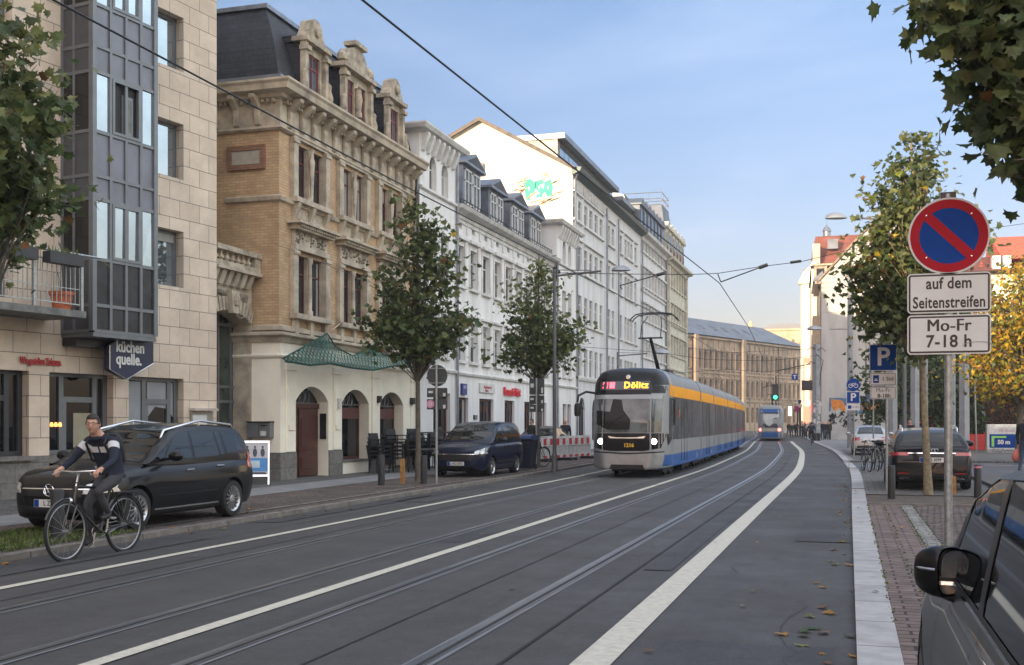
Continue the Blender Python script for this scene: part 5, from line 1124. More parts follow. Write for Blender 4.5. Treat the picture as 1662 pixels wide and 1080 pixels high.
# ================================================================ right-hand houses
def right_houses():
 Y = 135.0; root = thing('gable_ended_house', 'tall house with blank concrete-grey gable wall and brown roof edge on the right', 'house', (1, 142, 0))
 pl = onY(1333, 454, Y); pt = onY(1424, 357, Y); xr = pt.x+.9; zr = pt.z+1.0; xl = pl.x; slope = (pt.z-pl.z)/(pt.x-pl.x); zr = pl.z+slope*(xr-xl); xe = xr+(xr-xl)
 g = MB(); pts = [(xl,0),(xl,pl.z),(xr,zr),(xe,pl.z),(xe,0)]
 g.prism(pts, 0, 13.5, lambda x,z,h: Vector((x-.045*h, Y+h, z))); link('wall', g, mat('gable_render', (.46,.45,.42), .9, var=.10, scale=.35, stretch=(2,2,.5)), root)
 g = MB(); o = .25
 def T(x, z, h): return Vector((x-.045*h, Y-.3+h, z))
 g.prism([(xl-.5,pl.z-.45),(xr,zr+.15),(xe+.5,pl.z-.45),(xe+.5,pl.z-.15),(xr,zr+.5),(xl-.5,pl.z-.15)], 0, 14.1, T); rf = link('roof', g, mat('verge_boards', (.26,.20,.14), .8, var=.2), root)
 g = MB(); g.box(xl+3.1, xl+3.14, Y-.02, Y-.004, 3, zr-6.8); g.box(xl, xe, Y-.02, Y-.004, 14.6, 14.64); g.box(xl+3.2, xe-3, Y-.025, Y-.005, 21.2, 21.26); link('wall_joints', g, M_TRIMD, root)
 g = MB(); g.box(xl-.9, xl+.6, Y+2.2, Y+4.2, pl.z-.1, pl.z+1.9); g.prism([(xl-1.3,pl.z+1.91),(xl+1.5,pl.z+1.91),(xl+1.5,pl.z+2.15),(xl-1.3,pl.z+2.1)], 1.9, 4.5, lambda x,z,h: Vector((x,Y+h,z))); d = link('dormer', g, M_TRIMD, rf)
 g = MB(); g.box(xl-.92, xl-.9, Y+2.5, Y+3.8, pl.z+.4, pl.z+1.6); g.box(xl-.6, xl+.3, Y+2.15, Y+2.19, pl.z+.4, pl.z+1.6); link('pane', g, M_GL[0], d)
 F = Fac(xl-.02, Y, -2.58, out=-1); n = 4;
 g = MB(); ops = []
 for k in range(3):
  for z in (4.3, 8.0, 11.6, 15.0): ops.append((1.6+k*4, 3.1+k*4, z, z+2.0))
 g = MB(); wall_face(g, F, 0, 13.4, .1, pl.z-.2, ops, dep=.25, d=.03); link('street_wall', g, mat('tan_render', (.52,.44,.32), .9, var=.12), root)
 for o in ops: window(root, F, *o, M_WFRAME, M_GL[1], dep=.22, d=.03, nv=0, hf=(.6,), fw=.07)
 g = MB(); g.fbox(F, -.1, 13.4, 3.3, 3.5, .031, .6); g.fbox(F, 3.5, 7.5, 7.2, 14.6, .032, .9); g.fbox(F, -.1, 13.4, pl.z-.5, pl.z-.2, .033, .7); link('oriel', g, mat('tan_render', (.5,.4,.3)), root)
 g = MB(); g.fbox(F, -.12, 13.3, pl.z-.19, pl.z+.1, .034, .9); g.hexa([F.P(-.1,pl.z+.11,.85),F.P(6,pl.z+.11,.85),F.P(6,pl.z+.11,-.2),F.P(-.1,pl.z+.11,-.2),F.P(-.1,pl.z+.95,-.1),F.P(6,pl.z+.95,-.1),F.P(6,pl.z+1.0,-.2),F.P(-.1,pl.z+1.0,-.2)]); link('eaves', g, M_ROOFG, root)
 t = thing('projecting_sign', 'dark box sign projecting from the house wall behind the concrete mast', 'sign', F.P(3, 6.6, .9)); g = MB(); g.fbox(F, 2.4, 3.4, 5.6, 6.8, .2, 2.2); link('box', g, M_BLACKM, t)
 b = thing('red_roofed_house', 'tall house with broad red tiled roof rising behind the grey gable', 'house', (2, 165, 0)); Y2 = 152.0
 a, c = onY(1323.5, 378, Y2), onY(1402, 372, Y2); ze = onY(1325, 436, Y2).z
 g = MB(); F2_ = Fac(a.x-.0, Y2, -3.0, out=-1); g.prism([(a.x-.3,0),(a.x-.3,ze),(c.x+8,ze),(c.x+8,0)], 0, 22, lambda x,z,h: Vector((x-.05*h,Y2+h,z))); link('wall', g, mat('warm_stucco', (.60,.50,.36), .9, var=.12), b)
 g = MB(); g.add([(a.x-.6,Y2-.3,ze+.02),(c.x+8,Y2-.3,ze+.02),(c.x+8,Y2+22,ze+.02),(a.x-1.6,Y2+22,ze+.02),(a.x-.1,Y2+3.2,a.z),(c.x+6,Y2+3.2,a.z),(c.x+6,Y2+18,a.z),(a.x-1.0,Y2+18,a.z)], [(0,1,5,4),(1,2,6,5),(2,3,7,6),(3,0,4,7),(4,5,6,7)]); rf = link('roof', g, M_REDTILE, b)
 g = MB(); q = onY(1342, 378, 158); g.lathe([(.5,q.z-.5),(.5,q.z+.1),(.6,q.z+.15),(.45,q.z+.6),(.15,q.z+.9),(.05,q.z+1.1),(.04,q.z+2.6),(0,q.z+2.7)], 12, T=lambda x,y,z: Vector((q.x+x,q.y+y,z))); link('roof_lantern', g, M_ZINC, rf, smooth=50)
 g = MB(); q0, q1 = onY(1343, 385, Y2-.3), onY(1360, 395, Y2-.3); g.box(q0.x, q1.x, Y2+.2, Y2+2, q1.z-.6, q0.z-.2); link('roof_window', g, M_ROOFG, rf)
 g = MB(); q0, q1 = onY(1319, 396, Y2-1), onY(1327, 432, Y2-1); g.box(q0.x, q1.x+.3, Y2-1, Y2+3, q1.z-1, q0.z); link('stair_tower', g, mat('warm_stucco', (.5,.4,.3)), b)
 g = MB(); q0, q1 = onY(1317, 425, Y2-1.5), onY(1326, 452, Y2-1.5); g.box(q0.x, q1.x, Y2-1.5, Y2+3, 0, q0.z); link('corner_bay', g, mat('pale_stucco', (.70,.66,.55), .9, var=.1), b)
 f = thing('red_brick_house', 'narrow red-gabled house at the far end of the right-hand row', 'house', (-6, 200, 0)); Y3 = 195.0; q0, q1 = onY(1303.8, 437, Y3), onY(1322, 437, Y3); zg = onY(1304, 437, Y3).z
 g = MB(); g.prism([(q0.x,0),(q0.x,zg),(q1.x,zg),(q1.x+3,zg-4),(q1.x+8,0)], 0, 16, lambda x,z,h: Vector((x-.05*h,Y3+h,z))); link('wall', g, brickmat('red_brick_far', (.48,.12,.07),(.40,.10,.06),(.3,.2,.15),.8,.3,.03), f)
 g = MB(); q = onY(1314, 452, Y3-2); g.lathe([(1.5,q.z-24),(1.5,q.z-1.2),(1.9,q.z-1),(1.9,q.z-.6),(1.6,q.z),(1.1,q.z+1.1),(.4,q.z+1.8),(0,q.z+2)], 14, T=lambda x,y,z: Vector((q.x+x,q.y+y,z))); link('round_turret', g, mat('pale_stucco', (.7,.7,.6)), f, smooth=50)
 q0, q1 = onY(1306.5, 690, Y3-6), onY(1318, 640, Y3-6); g = MB(); g.box(q0.x-.3, q1.x+.6, Y3-6, Y3-3, 0, q1.z+6); link('shop_front', g, mat('salmon_render', (.62,.30,.22), .8), f)
 g = MB(); g.box(q0.x, q1.x, Y3-6.1, Y3-6.01, 4.5, 11.5); link('lit_window', g, mat('lit_shop', (.7,.5,.3), .5, emit=(1,.62,.34), estr=.55, var=.2), f)
 g = MB(); g.box(q0.x+.7, q1.x-.3, Y3-6.2, Y3-6.11, 5.5, 9.5); link('banner', g, M_REDP, f)
right_houses()
# ================================================================ houses behind the camera and across the square: they shade the street and show in glass
def block(name, label, F, s0, s1, h, dep, mw, rows, step, roofm, rh=2.5):
 root = thing(name, label, 'house', F.P((s0+s1)/2, 0)); ops = []; s = s0+1.2
 while s+1.2 < s1: ops += [(s, s+1.15, z, z+1.7) for z in rows]; s += step
 w = MB(); wall_face(w, F, s0, s1, 0, h, ops, dep=.2); hull(w, F, s0, s1, 0, h, dep); link('wall', w, mw, root)
 g = MB(); g.quad(F.P(s0,.3,-.18),F.P(s1,.3,-.18),F.P(s1,h-.3,-.18),F.P(s0,h-.3,-.18)); link('window_glazing', g, M_GL[1], root)
 g = MB(); g.prism([(0.4,h+.01),(-dep/2,h+rh),(-dep-.3,h+.01)], s0-.3, s1+.3, lambda d,z,s: F.P(s,z,d)); link('roof', g, roofm, root)
block('street_house', 'pale street house standing behind the camera on the left', Fac(-15.2, -16.5, 0), -62, -.3, 9.8, 12, M_CREAM, (1.2,4.2,7.1), 2.6, M_REDTILE, 1.2)
block('square_house', 'cream house with dark roof across the square behind the camera', Fac(27, 4, 0, out=-1), -62, 14, 13.5, 12, M_GABLE, (1.2,4.6,7.8,10.8), 2.7, M_ROOFG)
# roofs peeping over the yellow tree
def peeping():
 t = thing('distant_roof_house', 'distant house with bright red roof and pale chimneys above the yellow tree', 'house', (22, 82, 0)); q0, q1 = onY(1585, 436, 82), onY(1700, 436, 82); z = q0.z
 g = MB(); g.box(q0.x-.3, q1.x+3, 80, 92, 0, z-.6); link('wall', g, M_GABLE, t); g = MB(); g.prism([(78.8,z-.59),(86,z+1.3),(93,z-.59)], q0.x-.8, q1.x+3.5, lambda y,zz,x: Vector((x,y,zz))); rf = link('roof', g, M_REDTILE, t)
 q2 = onY(1617, 424, 84); g = MB(); g.prism([(80,z+.3),(88,z+3.0),(94,z+.3)], q2.x, q1.x+3, lambda y,zz,x: Vector((x,y,zz))); link('upper_roof', g, mat('bright_red_tiles', (.60,.13,.06), .8, var=.2), rf)
 g = MB()
 for u in (1616, 1633): q = onY(u, 424, 80); g.box(q.x-.25, q.x+.25, 79.5, 80.5, z-.5, q.z+.3)
 link('chimney', g, M_WTRIM, rf)
 g = MB(); q = onY(1596, 434, 80); g.lathe([(.35,z-.5),(.35,q.z),(.1,q.z+.5),(0,q.z+.6)], 10, T=lambda x,y,zz: Vector((q.x+x,81+y,zz))); link('dome', g, M_REDTILE, rf)
peeping()
# ---------------------------------------------------------------- vehicles
def lerp_tab(tab, x):
 if x <= tab[0][0]: return tab[0][1]
 for (a, p), (b, q) in zip(tab, tab[1:]):
  if x <= b:
   t = (x-a)/(b-a) if b > a else 0; return p+(q-p)*(t*t*(3-2*t)*.5+t*.5)
 return tab[-1][1]
def decal(name, bvh, poly, axis, parent, m, off=.004, cell=.09, far=6.0, start=None, mi=0):
 """polygon in a side/front/top plane, cut into small cells and laid on the bodywork"""
 bm = bmesh.new(); vs = [bm.verts.new((p[0], p[1], 0)) for p in poly]; bm.faces.new(vs)
 for ax in (0, 1):
  lo = min(p[ax] for p in poly); hi = max(p[ax] for p in poly); n = min(60, int((hi-lo)/cell))
  for k in range(1, n+1):
   c = lo+(hi-lo)*k/(n+1); pl = Vector((0,0,0)); pl[ax] = c; no = Vector((0,0,0)); no[ax] = 1
   bmesh.ops.bisect_plane(bm, geom=bm.verts[:]+bm.edges[:]+bm.faces[:], plane_co=pl, plane_no=no)
 bad = []
 for v in bm.verts:
  a, b = v.co.x, v.co.y; s = start if start is not None else far
  if axis in ('+y', '-y'):
   sg = 1 if axis == '+y' else -1; o = Vector((a, sg*s, b)); d = Vector((0,-sg,0))
  elif axis in ('+x', '-x'):
   sg = 1 if axis == '+x' else -1; o = Vector((sg*(far+4), a, b)); d = Vector((-sg,0,0))
  else: o = Vector((a, b, far)); d = Vector((0,0,-1))
  h = bvh.ray_cast(o, d)
  if h[0] is None: bad.append(v)
  else:
   n = h[1]; n = n if n.dot(d) < 0 else -n
   v.co = h[0]+n*off
 bmesh.ops.delete(bm, geom=bad, context='VERTS')
 me = bpy.data.meshes.new(name); bm.to_mesh(me); bm.free(); me.materials.append(m); me.shade_smooth()
 o = bpy.data.objects.new(name, me); CO.objects.link(o); o.parent = parent; return o
def rrect(x0, x1, z0, z1, r=.03, n=3, skew=0.0):
 P = []
 for cx, cz, a0 in ((x1-r, z1-r, 0), (x0+r, z1-r, 90), (x0+r, z0+r, 180), (x1-r, z0+r, 270)):
  for k in range(n+1):
   a = R(a0+90*k/n); z = cz+r*sin(a); P.append((cx+r*cos(a)+skew*(z-z0), z))
 return P
def loft(rings, closed=True):
 mb = MB(); n = len(rings[0])
 for r in rings: mb.v += [Vector(p) for p in r]
 for i in range(len(rings)-1):
  for j in range(n if closed else n-1):
   mb.f.append([i*n+j, i*n+(j+1)%n, (i+1)*n+(j+1)%n, (i+1)*n+j]); mb.m.append(0)
 if closed:
  mb.f.append(list(range(n))[::-1]); mb.m.append(0); mb.f.append([(len(rings)-1)*n+j for j in range(n)]); mb.m.append(0)
 return mb
def boolean(o, cutters):
 for c in cutters:
  m = o.modifiers.new('b', 'BOOLEAN'); m.operation = 'DIFFERENCE'; m.solver = 'EXACT'; m.object = c
 bpy.context.view_layer.update()
 me = bpy.data.meshes.new_from_object(o.evaluated_get(bpy.context.evaluated_depsgraph_get()))
 o.modifiers.clear(); o.data = me
 for c in cutters: bpy.data.objects.remove(c)
def paint(name, col, metal=.0): return mat(name, col, .4, metal=metal, var=.05, spec=.15, coat=.45)
M_RIM = mat('alloy_rim', (.55,.55,.56), .3, metal=.85, var=.05)
M_CGL = mat('car_glass', (.012,.014,.016), .03, var=.3, spec=.55, scale=1.5)
M_TAIL = mat('tail_lamp_red', (.38,.012,.015), .2, var=.1, coat=1)
M_HEAD = mat('headlamp_glass', (.50,.51,.52), .12, metal=.5, var=.3, scale=12, coat=1)
M_PLATE = mat('number_plate', (.62,.62,.60), .4, var=.02)
def wheel(parent, x, y, r, w, side, spokes=10, rim=None):
 t = MB(); T = lambda X,Y,Z: Vector((x+X, y+side*Z, r+Y))
 t.lathe([(r*.62,-w),(r*.93,-w),(r,-w*.8),(r,-w*.2),(r*.93,0),(r*.70,.004),(r*.66,-.02),(r*.64,-w)], 32, T=T)
 wh = link('wheel', t, M_RUBBER, parent, smooth=40, world=False)
 g = MB(); g.lathe([(r*.64,-.05),(r*.685,-.005),(r*.70,.002),(r*.66,-.012),(r*.60,-.03),(r*.6,-.08)], 32, T=T)
 g.lathe([(0,-.01),(.05,-.012),(.07,-.03),(.07,-.06)], 14, T=T)
 for k in range(spokes):
  a = 2*pi*k/spokes; da = .13 if spokes > 6 else .22; c0, c1 = a-da, a+da; ri, ro = .055, r*.64
  def q(rr, an, z): return T(rr*cos(an), rr*sin(an), z)
  g.hexa([q(ri,c0*1,-.05),q(ri,c1,-.05),q(ro,a+da*.35,-.05),q(ro,a-da*.35,-.05),q(ri,c0,-.015),q(ri,c1,-.015),q(ro,a+da*.35,-.014),q(ro,a-da*.35,-.014)])
 link('rim', g, rim or M_RIM, wh, smooth=30, world=False)
 g = MB(); g.lathe([(0,-.1),(r*.62,-.1),(r*.62,-.14),(0,-.14)], 20, T=T); link('brake', g, M_BLACK, wh, world=False)
def car(name, label, cat, loc, rotz, sp, group=None):
 """front at local x=0, body runs to +x; sp = spec"""
 t = thing(name, label, cat, loc, rotz, group); L_, Wd = sp['L'], sp['W']/2; top, roof, plan = sp['top'], sp['roof'], sp['plan']; zb = sp.get('zb', .2); r = sp['r']; xs_w = sp['wx']; belt = sp['belt']
 P = paint(sp['paint'][0], sp['paint'][1], sp.get('metal', 0))
 xs = sorted({*[L_*k/44 for k in range(45)], *[.03,.08,.15,L_-.03,L_-.08,L_-.15]}); rings = []
 nose = sp.get('nose', [(0,.30),(.12,.20),(.3,0)]);
 for x in xs:
  w = Wd*lerp_tab(plan, x); zt = lerp_tab(top, x); b = zb+lerp_tab([(0,.10),(.25,0),(L_-.3,0),(L_,.12)], x); h = zt-b
  half = [(.0,b),(.80,b),(.93,b+.03),(.975,b+.14*h/.6),(1.0,b+.42*h),(1.0,b+.60*h),(.985,b+.78*h),(.955,b+.90*h),(.90,b+.965*h),(.80,b+.992*h),(.4,b+1.02*h),(0,b+1.028*h)]
  rings.append([(x, w*f, z) for f, z in half]+[(x, -w*f, z) for f, z in half[-2:0:-1]])
 mb = loft(rings); body = link('body', mb, [P, M_BLACK], t, world=False)
 cut = []
 for x in xs_w:
  for s in (-1, 1):
   g = MB(); ra = r+.045; g.lathe([(0,-.30),(ra,-.30),(ra,.15),(0,.15)], 30, T=lambda X,Y,Z,x=x,s=s: Vector((x+X, s*(Wd+Z), r+.01+Y)), mi=1)
   c = link('cut', g, [P, M_BLACK], None, world=False); c.location = (0,0,0); cut.append(c)
 for c in cut: c.matrix_world = Matrix.Translation(t.location) @ Matrix.Rotation(rotz, 4, 'Z')
 bpy.context.view_layer.update(); boolean(body, cut)
 body.data.shade_smooth(); body.data.set_sharp_from_angle(angle=R(38))
 x0, x1 = roof[0][0], roof[-1][0]; zr = max(z for _, z in roof); wb, wt = Wd*.93, Wd*sp.get('tumble', .73); rings = []
 n = 40
 for k in range(n+1):
  x = x0+(x1-x0)*k/n; z = lerp_tab(roof, x); f = lambda q: (wb+(wt-wb)*max(0,(q-belt)/(zr-.06-belt))**1.15)*min(1, lerp_tab(plan, x)+.015)
  e = max(z-.055, belt-.05+.001);
  half = [(0,belt-.06),(f(belt),belt-.06),(f(belt),belt-.01)]+[(f(belt+(e-belt)*q), belt+(e-belt)*q) for q in (.25,.5,.75,1)]
  yy = half[-1][0]; dz = max(z-e, 0); half += [(yy*.97, e+dz*.45),(yy*.90, e+dz*.8),(yy*.7, e+dz),(yy*.35, e+dz*1.25),(0, e+dz*1.35)]
  rings.append([(x, y, z_) for y, z_ in half]+[(x, -y, z_) for y, z_ in half[-2:0:-1]])
 gh = link('roof', loft(rings), P, t, smooth=40, world=False)
 both = MB(); both.add([v.co for v in body.data.vertices], [tuple(p.vertices) for p in body.data.polygons]); both.add([v.co for v in gh.data.vertices], [tuple(p.vertices) for p in gh.data.polygons])
 bvh = BVHTree.FromPolygons(both.v, both.f)
 sides = sp.get('sides', (-1, 1))
 for s in sides:
  ax = '+y' if s > 0 else '-y'
  for pl in sp['glass']: decal('side_window', bvh, pl, ax, t, M_CGL, .003)
  for pl in sp.get('trim', []): decal('trim', bvh, pl, ax, t, M_BLACKM, .0045)
  for pl in sp.get('chrome', []): decal('trim_strip', bvh, pl, ax, t, M_CHROME, .006)
  for pl in sp.get('seams', []): decal('door_seam', bvh, pl, ax, t, M_BLACK, .002)
  for hx, hz in sp.get('handles', []):
   g = MB(); y = bvh.ray_cast(Vector((hx, s*5, hz)), Vector((0,-s,0)))[0].y; g.box(hx-.1, hx+.1, y-.005, y+s*.035, hz-.014, hz+.014); link('door_handle', g, sp.get('hmat', M_CHROME), t, world=False, bevel=.006)
  for pl in sp.get('head_side', []): decal('headlight', bvh, pl, ax, t, M_HEAD, .005)
  for pl in sp.get('tail_side', []): decal('tail_light', bvh, pl, ax, t, M_TAIL, .005)
  mx_, mz = sp['mirror']
  ym = Wd*.98; g = MB(); g.hexa([Vector((mx_,s*ym*.93,mz-.03)),Vector((mx_+.1,s*ym*.93,mz-.03)),Vector((mx_+.1,s*(ym+.08),mz-.02)),Vector((mx_,s*(ym+.08),mz-.02)),Vector((mx_,s*ym*.93,mz+.01)),Vector((mx_+.1,s*ym*.93,mz+.01)),Vector((mx_+.1,s*(ym+.08),mz+.02)),Vector((mx_,s*(ym+.08),mz+.02))])
  g.lathe([(0,-.10),(.05,-.095),(.085,-.04),(.09,.03),(.07,.1),(.03,.125),(0,.13)], 14, T=lambda X,Y,Z: Vector((mx_+.05+X*.9, s*(ym+.14+Z), mz+.04+Y*.9)))
  mr = link('wing_mirror', g, P if not sp.get('bmirror') else M_BLACKM, t, smooth=50, world=False)
 for x in xs_w:
  for s in (-1, 1): wheel(t, x, s*(Wd-.015), r, .21, s, sp.get('spokes', 10))
 ws = sp['wind']; decal('windscreen', bvh, ws, 'z', t, M_CGL, .004) if 'wind' in sp else None
 if 'rearw' in sp: decal('rear_window', bvh, sp['rearw'], sp.get('rearax', '+x'), t, M_CGL, .004)
 for nm, pl, ax, m, off in sp.get('extra', []): decal(nm, bvh, pl, ax, t, m, off, cell=.06)
 g = MB(); g.box(.5, L_-.5, -Wd*.7, Wd*.7, zb-.03, zb+.1); link('underbody', g, M_BLACK, t, world=False)
 for s in (-1, 1):
  if sp.get('rails'):
   a, b = sp['rails']; yr = wt*.93; g = MB(); zz = lambda x: lerp_tab(roof, x)
   g.tube([(a, s*yr, zz(a)-.03), (a+.1, s*yr, zz(a+.1)+.045), ((a+b)/2, s*yr, zz((a+b)/2)+.055), (b-.12, s*yr, zz(b-.12)+.045), (b, s*yr, zz(b)-.03)], [.012,.024,.022,.024,.012], 8)
   g.tube([((a+b)/2, s*yr, zz((a+b)/2)+.045), ((a+b)/2, s*yr, zz((a+b)/2)-.05)], .02, 6); link('roof_rail', g, M_ALU, t, smooth=50, world=False)
 return t, bvh
def plate(t, bvh, x, z, text, y=0, ax='-x', w=.52):
 s = -1 if ax == '-x' else 1; h = bvh.ray_cast(Vector((s*9 if s > 0 else -4, y, z)), Vector((-s,0,0)))[0]; X = h.x+s*.012
 g = MB(); g.box(min(X,X-s*.02), max(X,X-s*.02), y-w/2, y+w/2, z-.057, z+.057); p = link('number_plate', g, M_PLATE, t, world=False)
 g = MB(); e = y+(w/2-.045)*(1 if s < 0 else -1); g.box(X, X+s*.002, e-.04, e+.04, z-.053, z+.053) ; link('blue_band', g, M_SIGNB, p, world=False)
 g = MB(); g.text(text, .105, lambda a,b,c: Vector((X+s*.003, y-(a-.03)*(-s)*(-1) if s > 0 else y-a-.03+.0, z+b)), bold=.002, sx=.82) if s < 0 else g.text(text, .105, lambda a,b,c: Vector((X+s*.003, y+a+.03, z+b)), bold=.002, sx=.82)
 link('plate_number', g, M_SIGNK, p, world=False)
# -- black minivan parked at the left kerb (facing the camera side)
van = dict(L=4.40, W=1.80, zb=.20, r=.325, wx=(.86, 3.54), belt=1.02, paint=('black_car_paint', (.005,.005,.006)), tumble=.76, rails=(1.75, 3.95), spokes=14,
 top=[(0,.62),(.05,.72),(.2,.84),(.45,.93),(.9,.99),(1.35,1.03),(2,1.02),(4.0,1.06),(4.3,1.02),(4.40,.90)],
 plan=[(0,.42),(.04,.60),(.12,.76),(.28,.90),(.6,.985),(1.2,1.0),(3.6,1.0),(4.1,.96),(4.32,.90),(4.40,.80)],
 roof=[(1.02,.98),(1.3,1.13),(1.6,1.33),(1.95,1.53),(2.3,1.61),(2.9,1.635),(3.6,1.61),(3.95,1.56),(4.15,1.40),(4.28,1.18),(4.34,1.0)],
 glass=[[(1.62,1.08),(2.38,1.07),(2.38,1.50),(2.16,1.50),(1.92,1.38)], [(1.30,1.06),(1.56,1.07),(1.78,1.30)], [(2.46,1.07),(3.18,1.09),(3.12,1.50),(2.46,1.51)], [(3.24,1.10),(3.36,1.11),(3.32,1.49),(3.19,1.49)], [(3.45,1.12),(4.02,1.17),(3.86,1.44),(3.40,1.49)]],
 trim=[rrect(1.35,3.05,.50,.525,.008)], chrome=[rrect(1.30,3.10,.285,.31,.008)], seams=[[(2.42,.34),(2.428,.34),(2.428,1.02),(2.42,1.02)],[(1.33,.34),(1.338,.34),(1.338,.98),(1.33,.98)],[(3.28,.66),(3.288,.66),(3.22,1.05),(3.212,1.05)],[(3.0,.34),(3.008,.34),(3.288,.66),(3.28,.66)]],
 handles=[(2.22,.88),(3.12,.92)], mirror=(1.55,1.08), wind=[(1.16,-.70),(1.16,.70),(2.0,.60),(2.05,.3),(2.07,0),(2.05,-.3),(2.0,-.60)],
 head_side=[[(.06,.66),(.42,.70),(.50,.86),(.20,.80)]], tail_side=[[(4.05,.86),(4.33,.84),(4.33,1.12),(4.15,1.12)]],
 extra=[('grille', rrect(-.52,.52,.56,.66,.02), '-x', M_BLACKM, .004), ('lower_grille', rrect(-.68,.68,.28,.42,.05), '-x', M_BLACK, .004), ('grille_bar', rrect(-.60,.60,.665,.68,.005), '-x', M_CHROME, .007), ('headlight', [(-.86,.62),(-.52,.60),(-.56,.74),(-.80,.79)], '-x', M_HEAD, .006), ('headlight', [(.86,.62),(.52,.60),(.56,.74),(.80,.79)], '-x', M_HEAD, .006)])
vr = -pi/2+pi   # local +x -> world +Y
VY = 12.78
t, b = car('minivan', 'black minivan with silver roof rails parked at the left kerb behind the cyclist', 'car', (-10.55, VY, .07), pi/2, van)
plate(t, b, 0, .46, 'L ZD 4'); t.scale = (.95, .96, .935)
g = MB(); g.lathe([(.080,0),(.086,.008),(.092,0)], 24, T=lambda x,y,z: Vector((-.022-z, x, .655+y))); g.tube([(-.03,-.068,.685),(-.03,-.035,.595),(-.03,0,.655),(-.03,.035,.595),(-.03,.068,.685)], (.0048), 4); g.tube([(-.033,-.04,.722),(-.033,0,.655),(-.033,.04,.722)], .0048, 4); link('emblem', g, M_CHROME, t, world=False)
# -- dark blue compact van
cour = dict(L=4.16, W=1.76, zb=.19, r=.305, wx=(.82, 3.30), belt=1.05, paint=('dark_blue_paint', (.006,.010,.028)), tumble=.74, spokes=8,
 top=[(0,.66),(.05,.78),(.2,.90),(.5,.99),(1.0,1.06),(1.5,1.06),(3.8,1.10),(4.1,1.05),(4.16,.9)],
 plan=[(0,.44),(.04,.62),(.12,.78),(.28,.91),(.6,.985),(1.2,1.0),(3.6,1.0),(4.0,.97),(4.16,.88)],
 roof=[(.80,1.0),(1.1,1.18),(1.5,1.44),(1.85,1.62),(2.2,1.69),(2.9,1.71),(3.7,1.68),(3.95,1.6),(4.08,1.3),(4.14,1.0)],
 glass=[[(1.45,1.10),(2.2,1.09),(2.2,1.56),(1.95,1.55),(1.72,1.44)], [(1.05,1.08),(1.38,1.09),(1.6,1.36)], [(2.28,1.10),(3.1,1.12),(3.06,1.56),(2.28,1.57)], [(3.2,1.14),(3.85,1.18),(3.72,1.5),(3.16,1.55)]],
 trim=[rrect(1.3,2.95,.42,.50,.02)], seams=[[(2.24,.3),(2.248,.3),(2.248,1.05),(2.24,1.05)],[(1.25,.3),(1.258,.3),(1.258,1.0),(1.25,1.0)]], handles=[(2.05,.92),(2.5,.94)], hmat=M_BLACKM, mirror=(1.35,1.10), bmirror=True,
 wind=[(.98,-.74),(.98,.74),(1.84,.60),(1.88,.3),(1.9,0),(1.88,-.3),(1.84,-.60)],
 head_side=[[(.05,.72),(.40,.78),(.62,.93),(.30,.88)]], tail_side=[[(3.95,.9),(4.12,.9),(4.12,1.3),(4.0,1.3)]],
 extra=[('grille', [(-.50,.52),(.50,.52),(.56,.74),(-.56,.74)], '-x', M_BLACK, .004), ('lower_grille', rrect(-.6,.6,.24,.34,.03), '-x', M_BLACK, .004), ('grille_bar', rrect(-.54,.54,.70,.715,.005), '-x', M_CHROME, .007), ('headlight', [(-.84,.72),(-.54,.70),(-.56,.80),(-.78,.88)], '-x', M_HEAD, .006), ('headlight', [(.84,.72),(.54,.70),(.56,.80),(.78,.88)], '-x', M_HEAD, .006)])
t, b = car('small_van', 'dark blue small passenger van parked in front of the white house', 'van', (-10.72, 29.75, .07), pi/2, cour); plate(t, b, 0, .42, 'L HC 6731'); t.scale = (1, .98, .93)
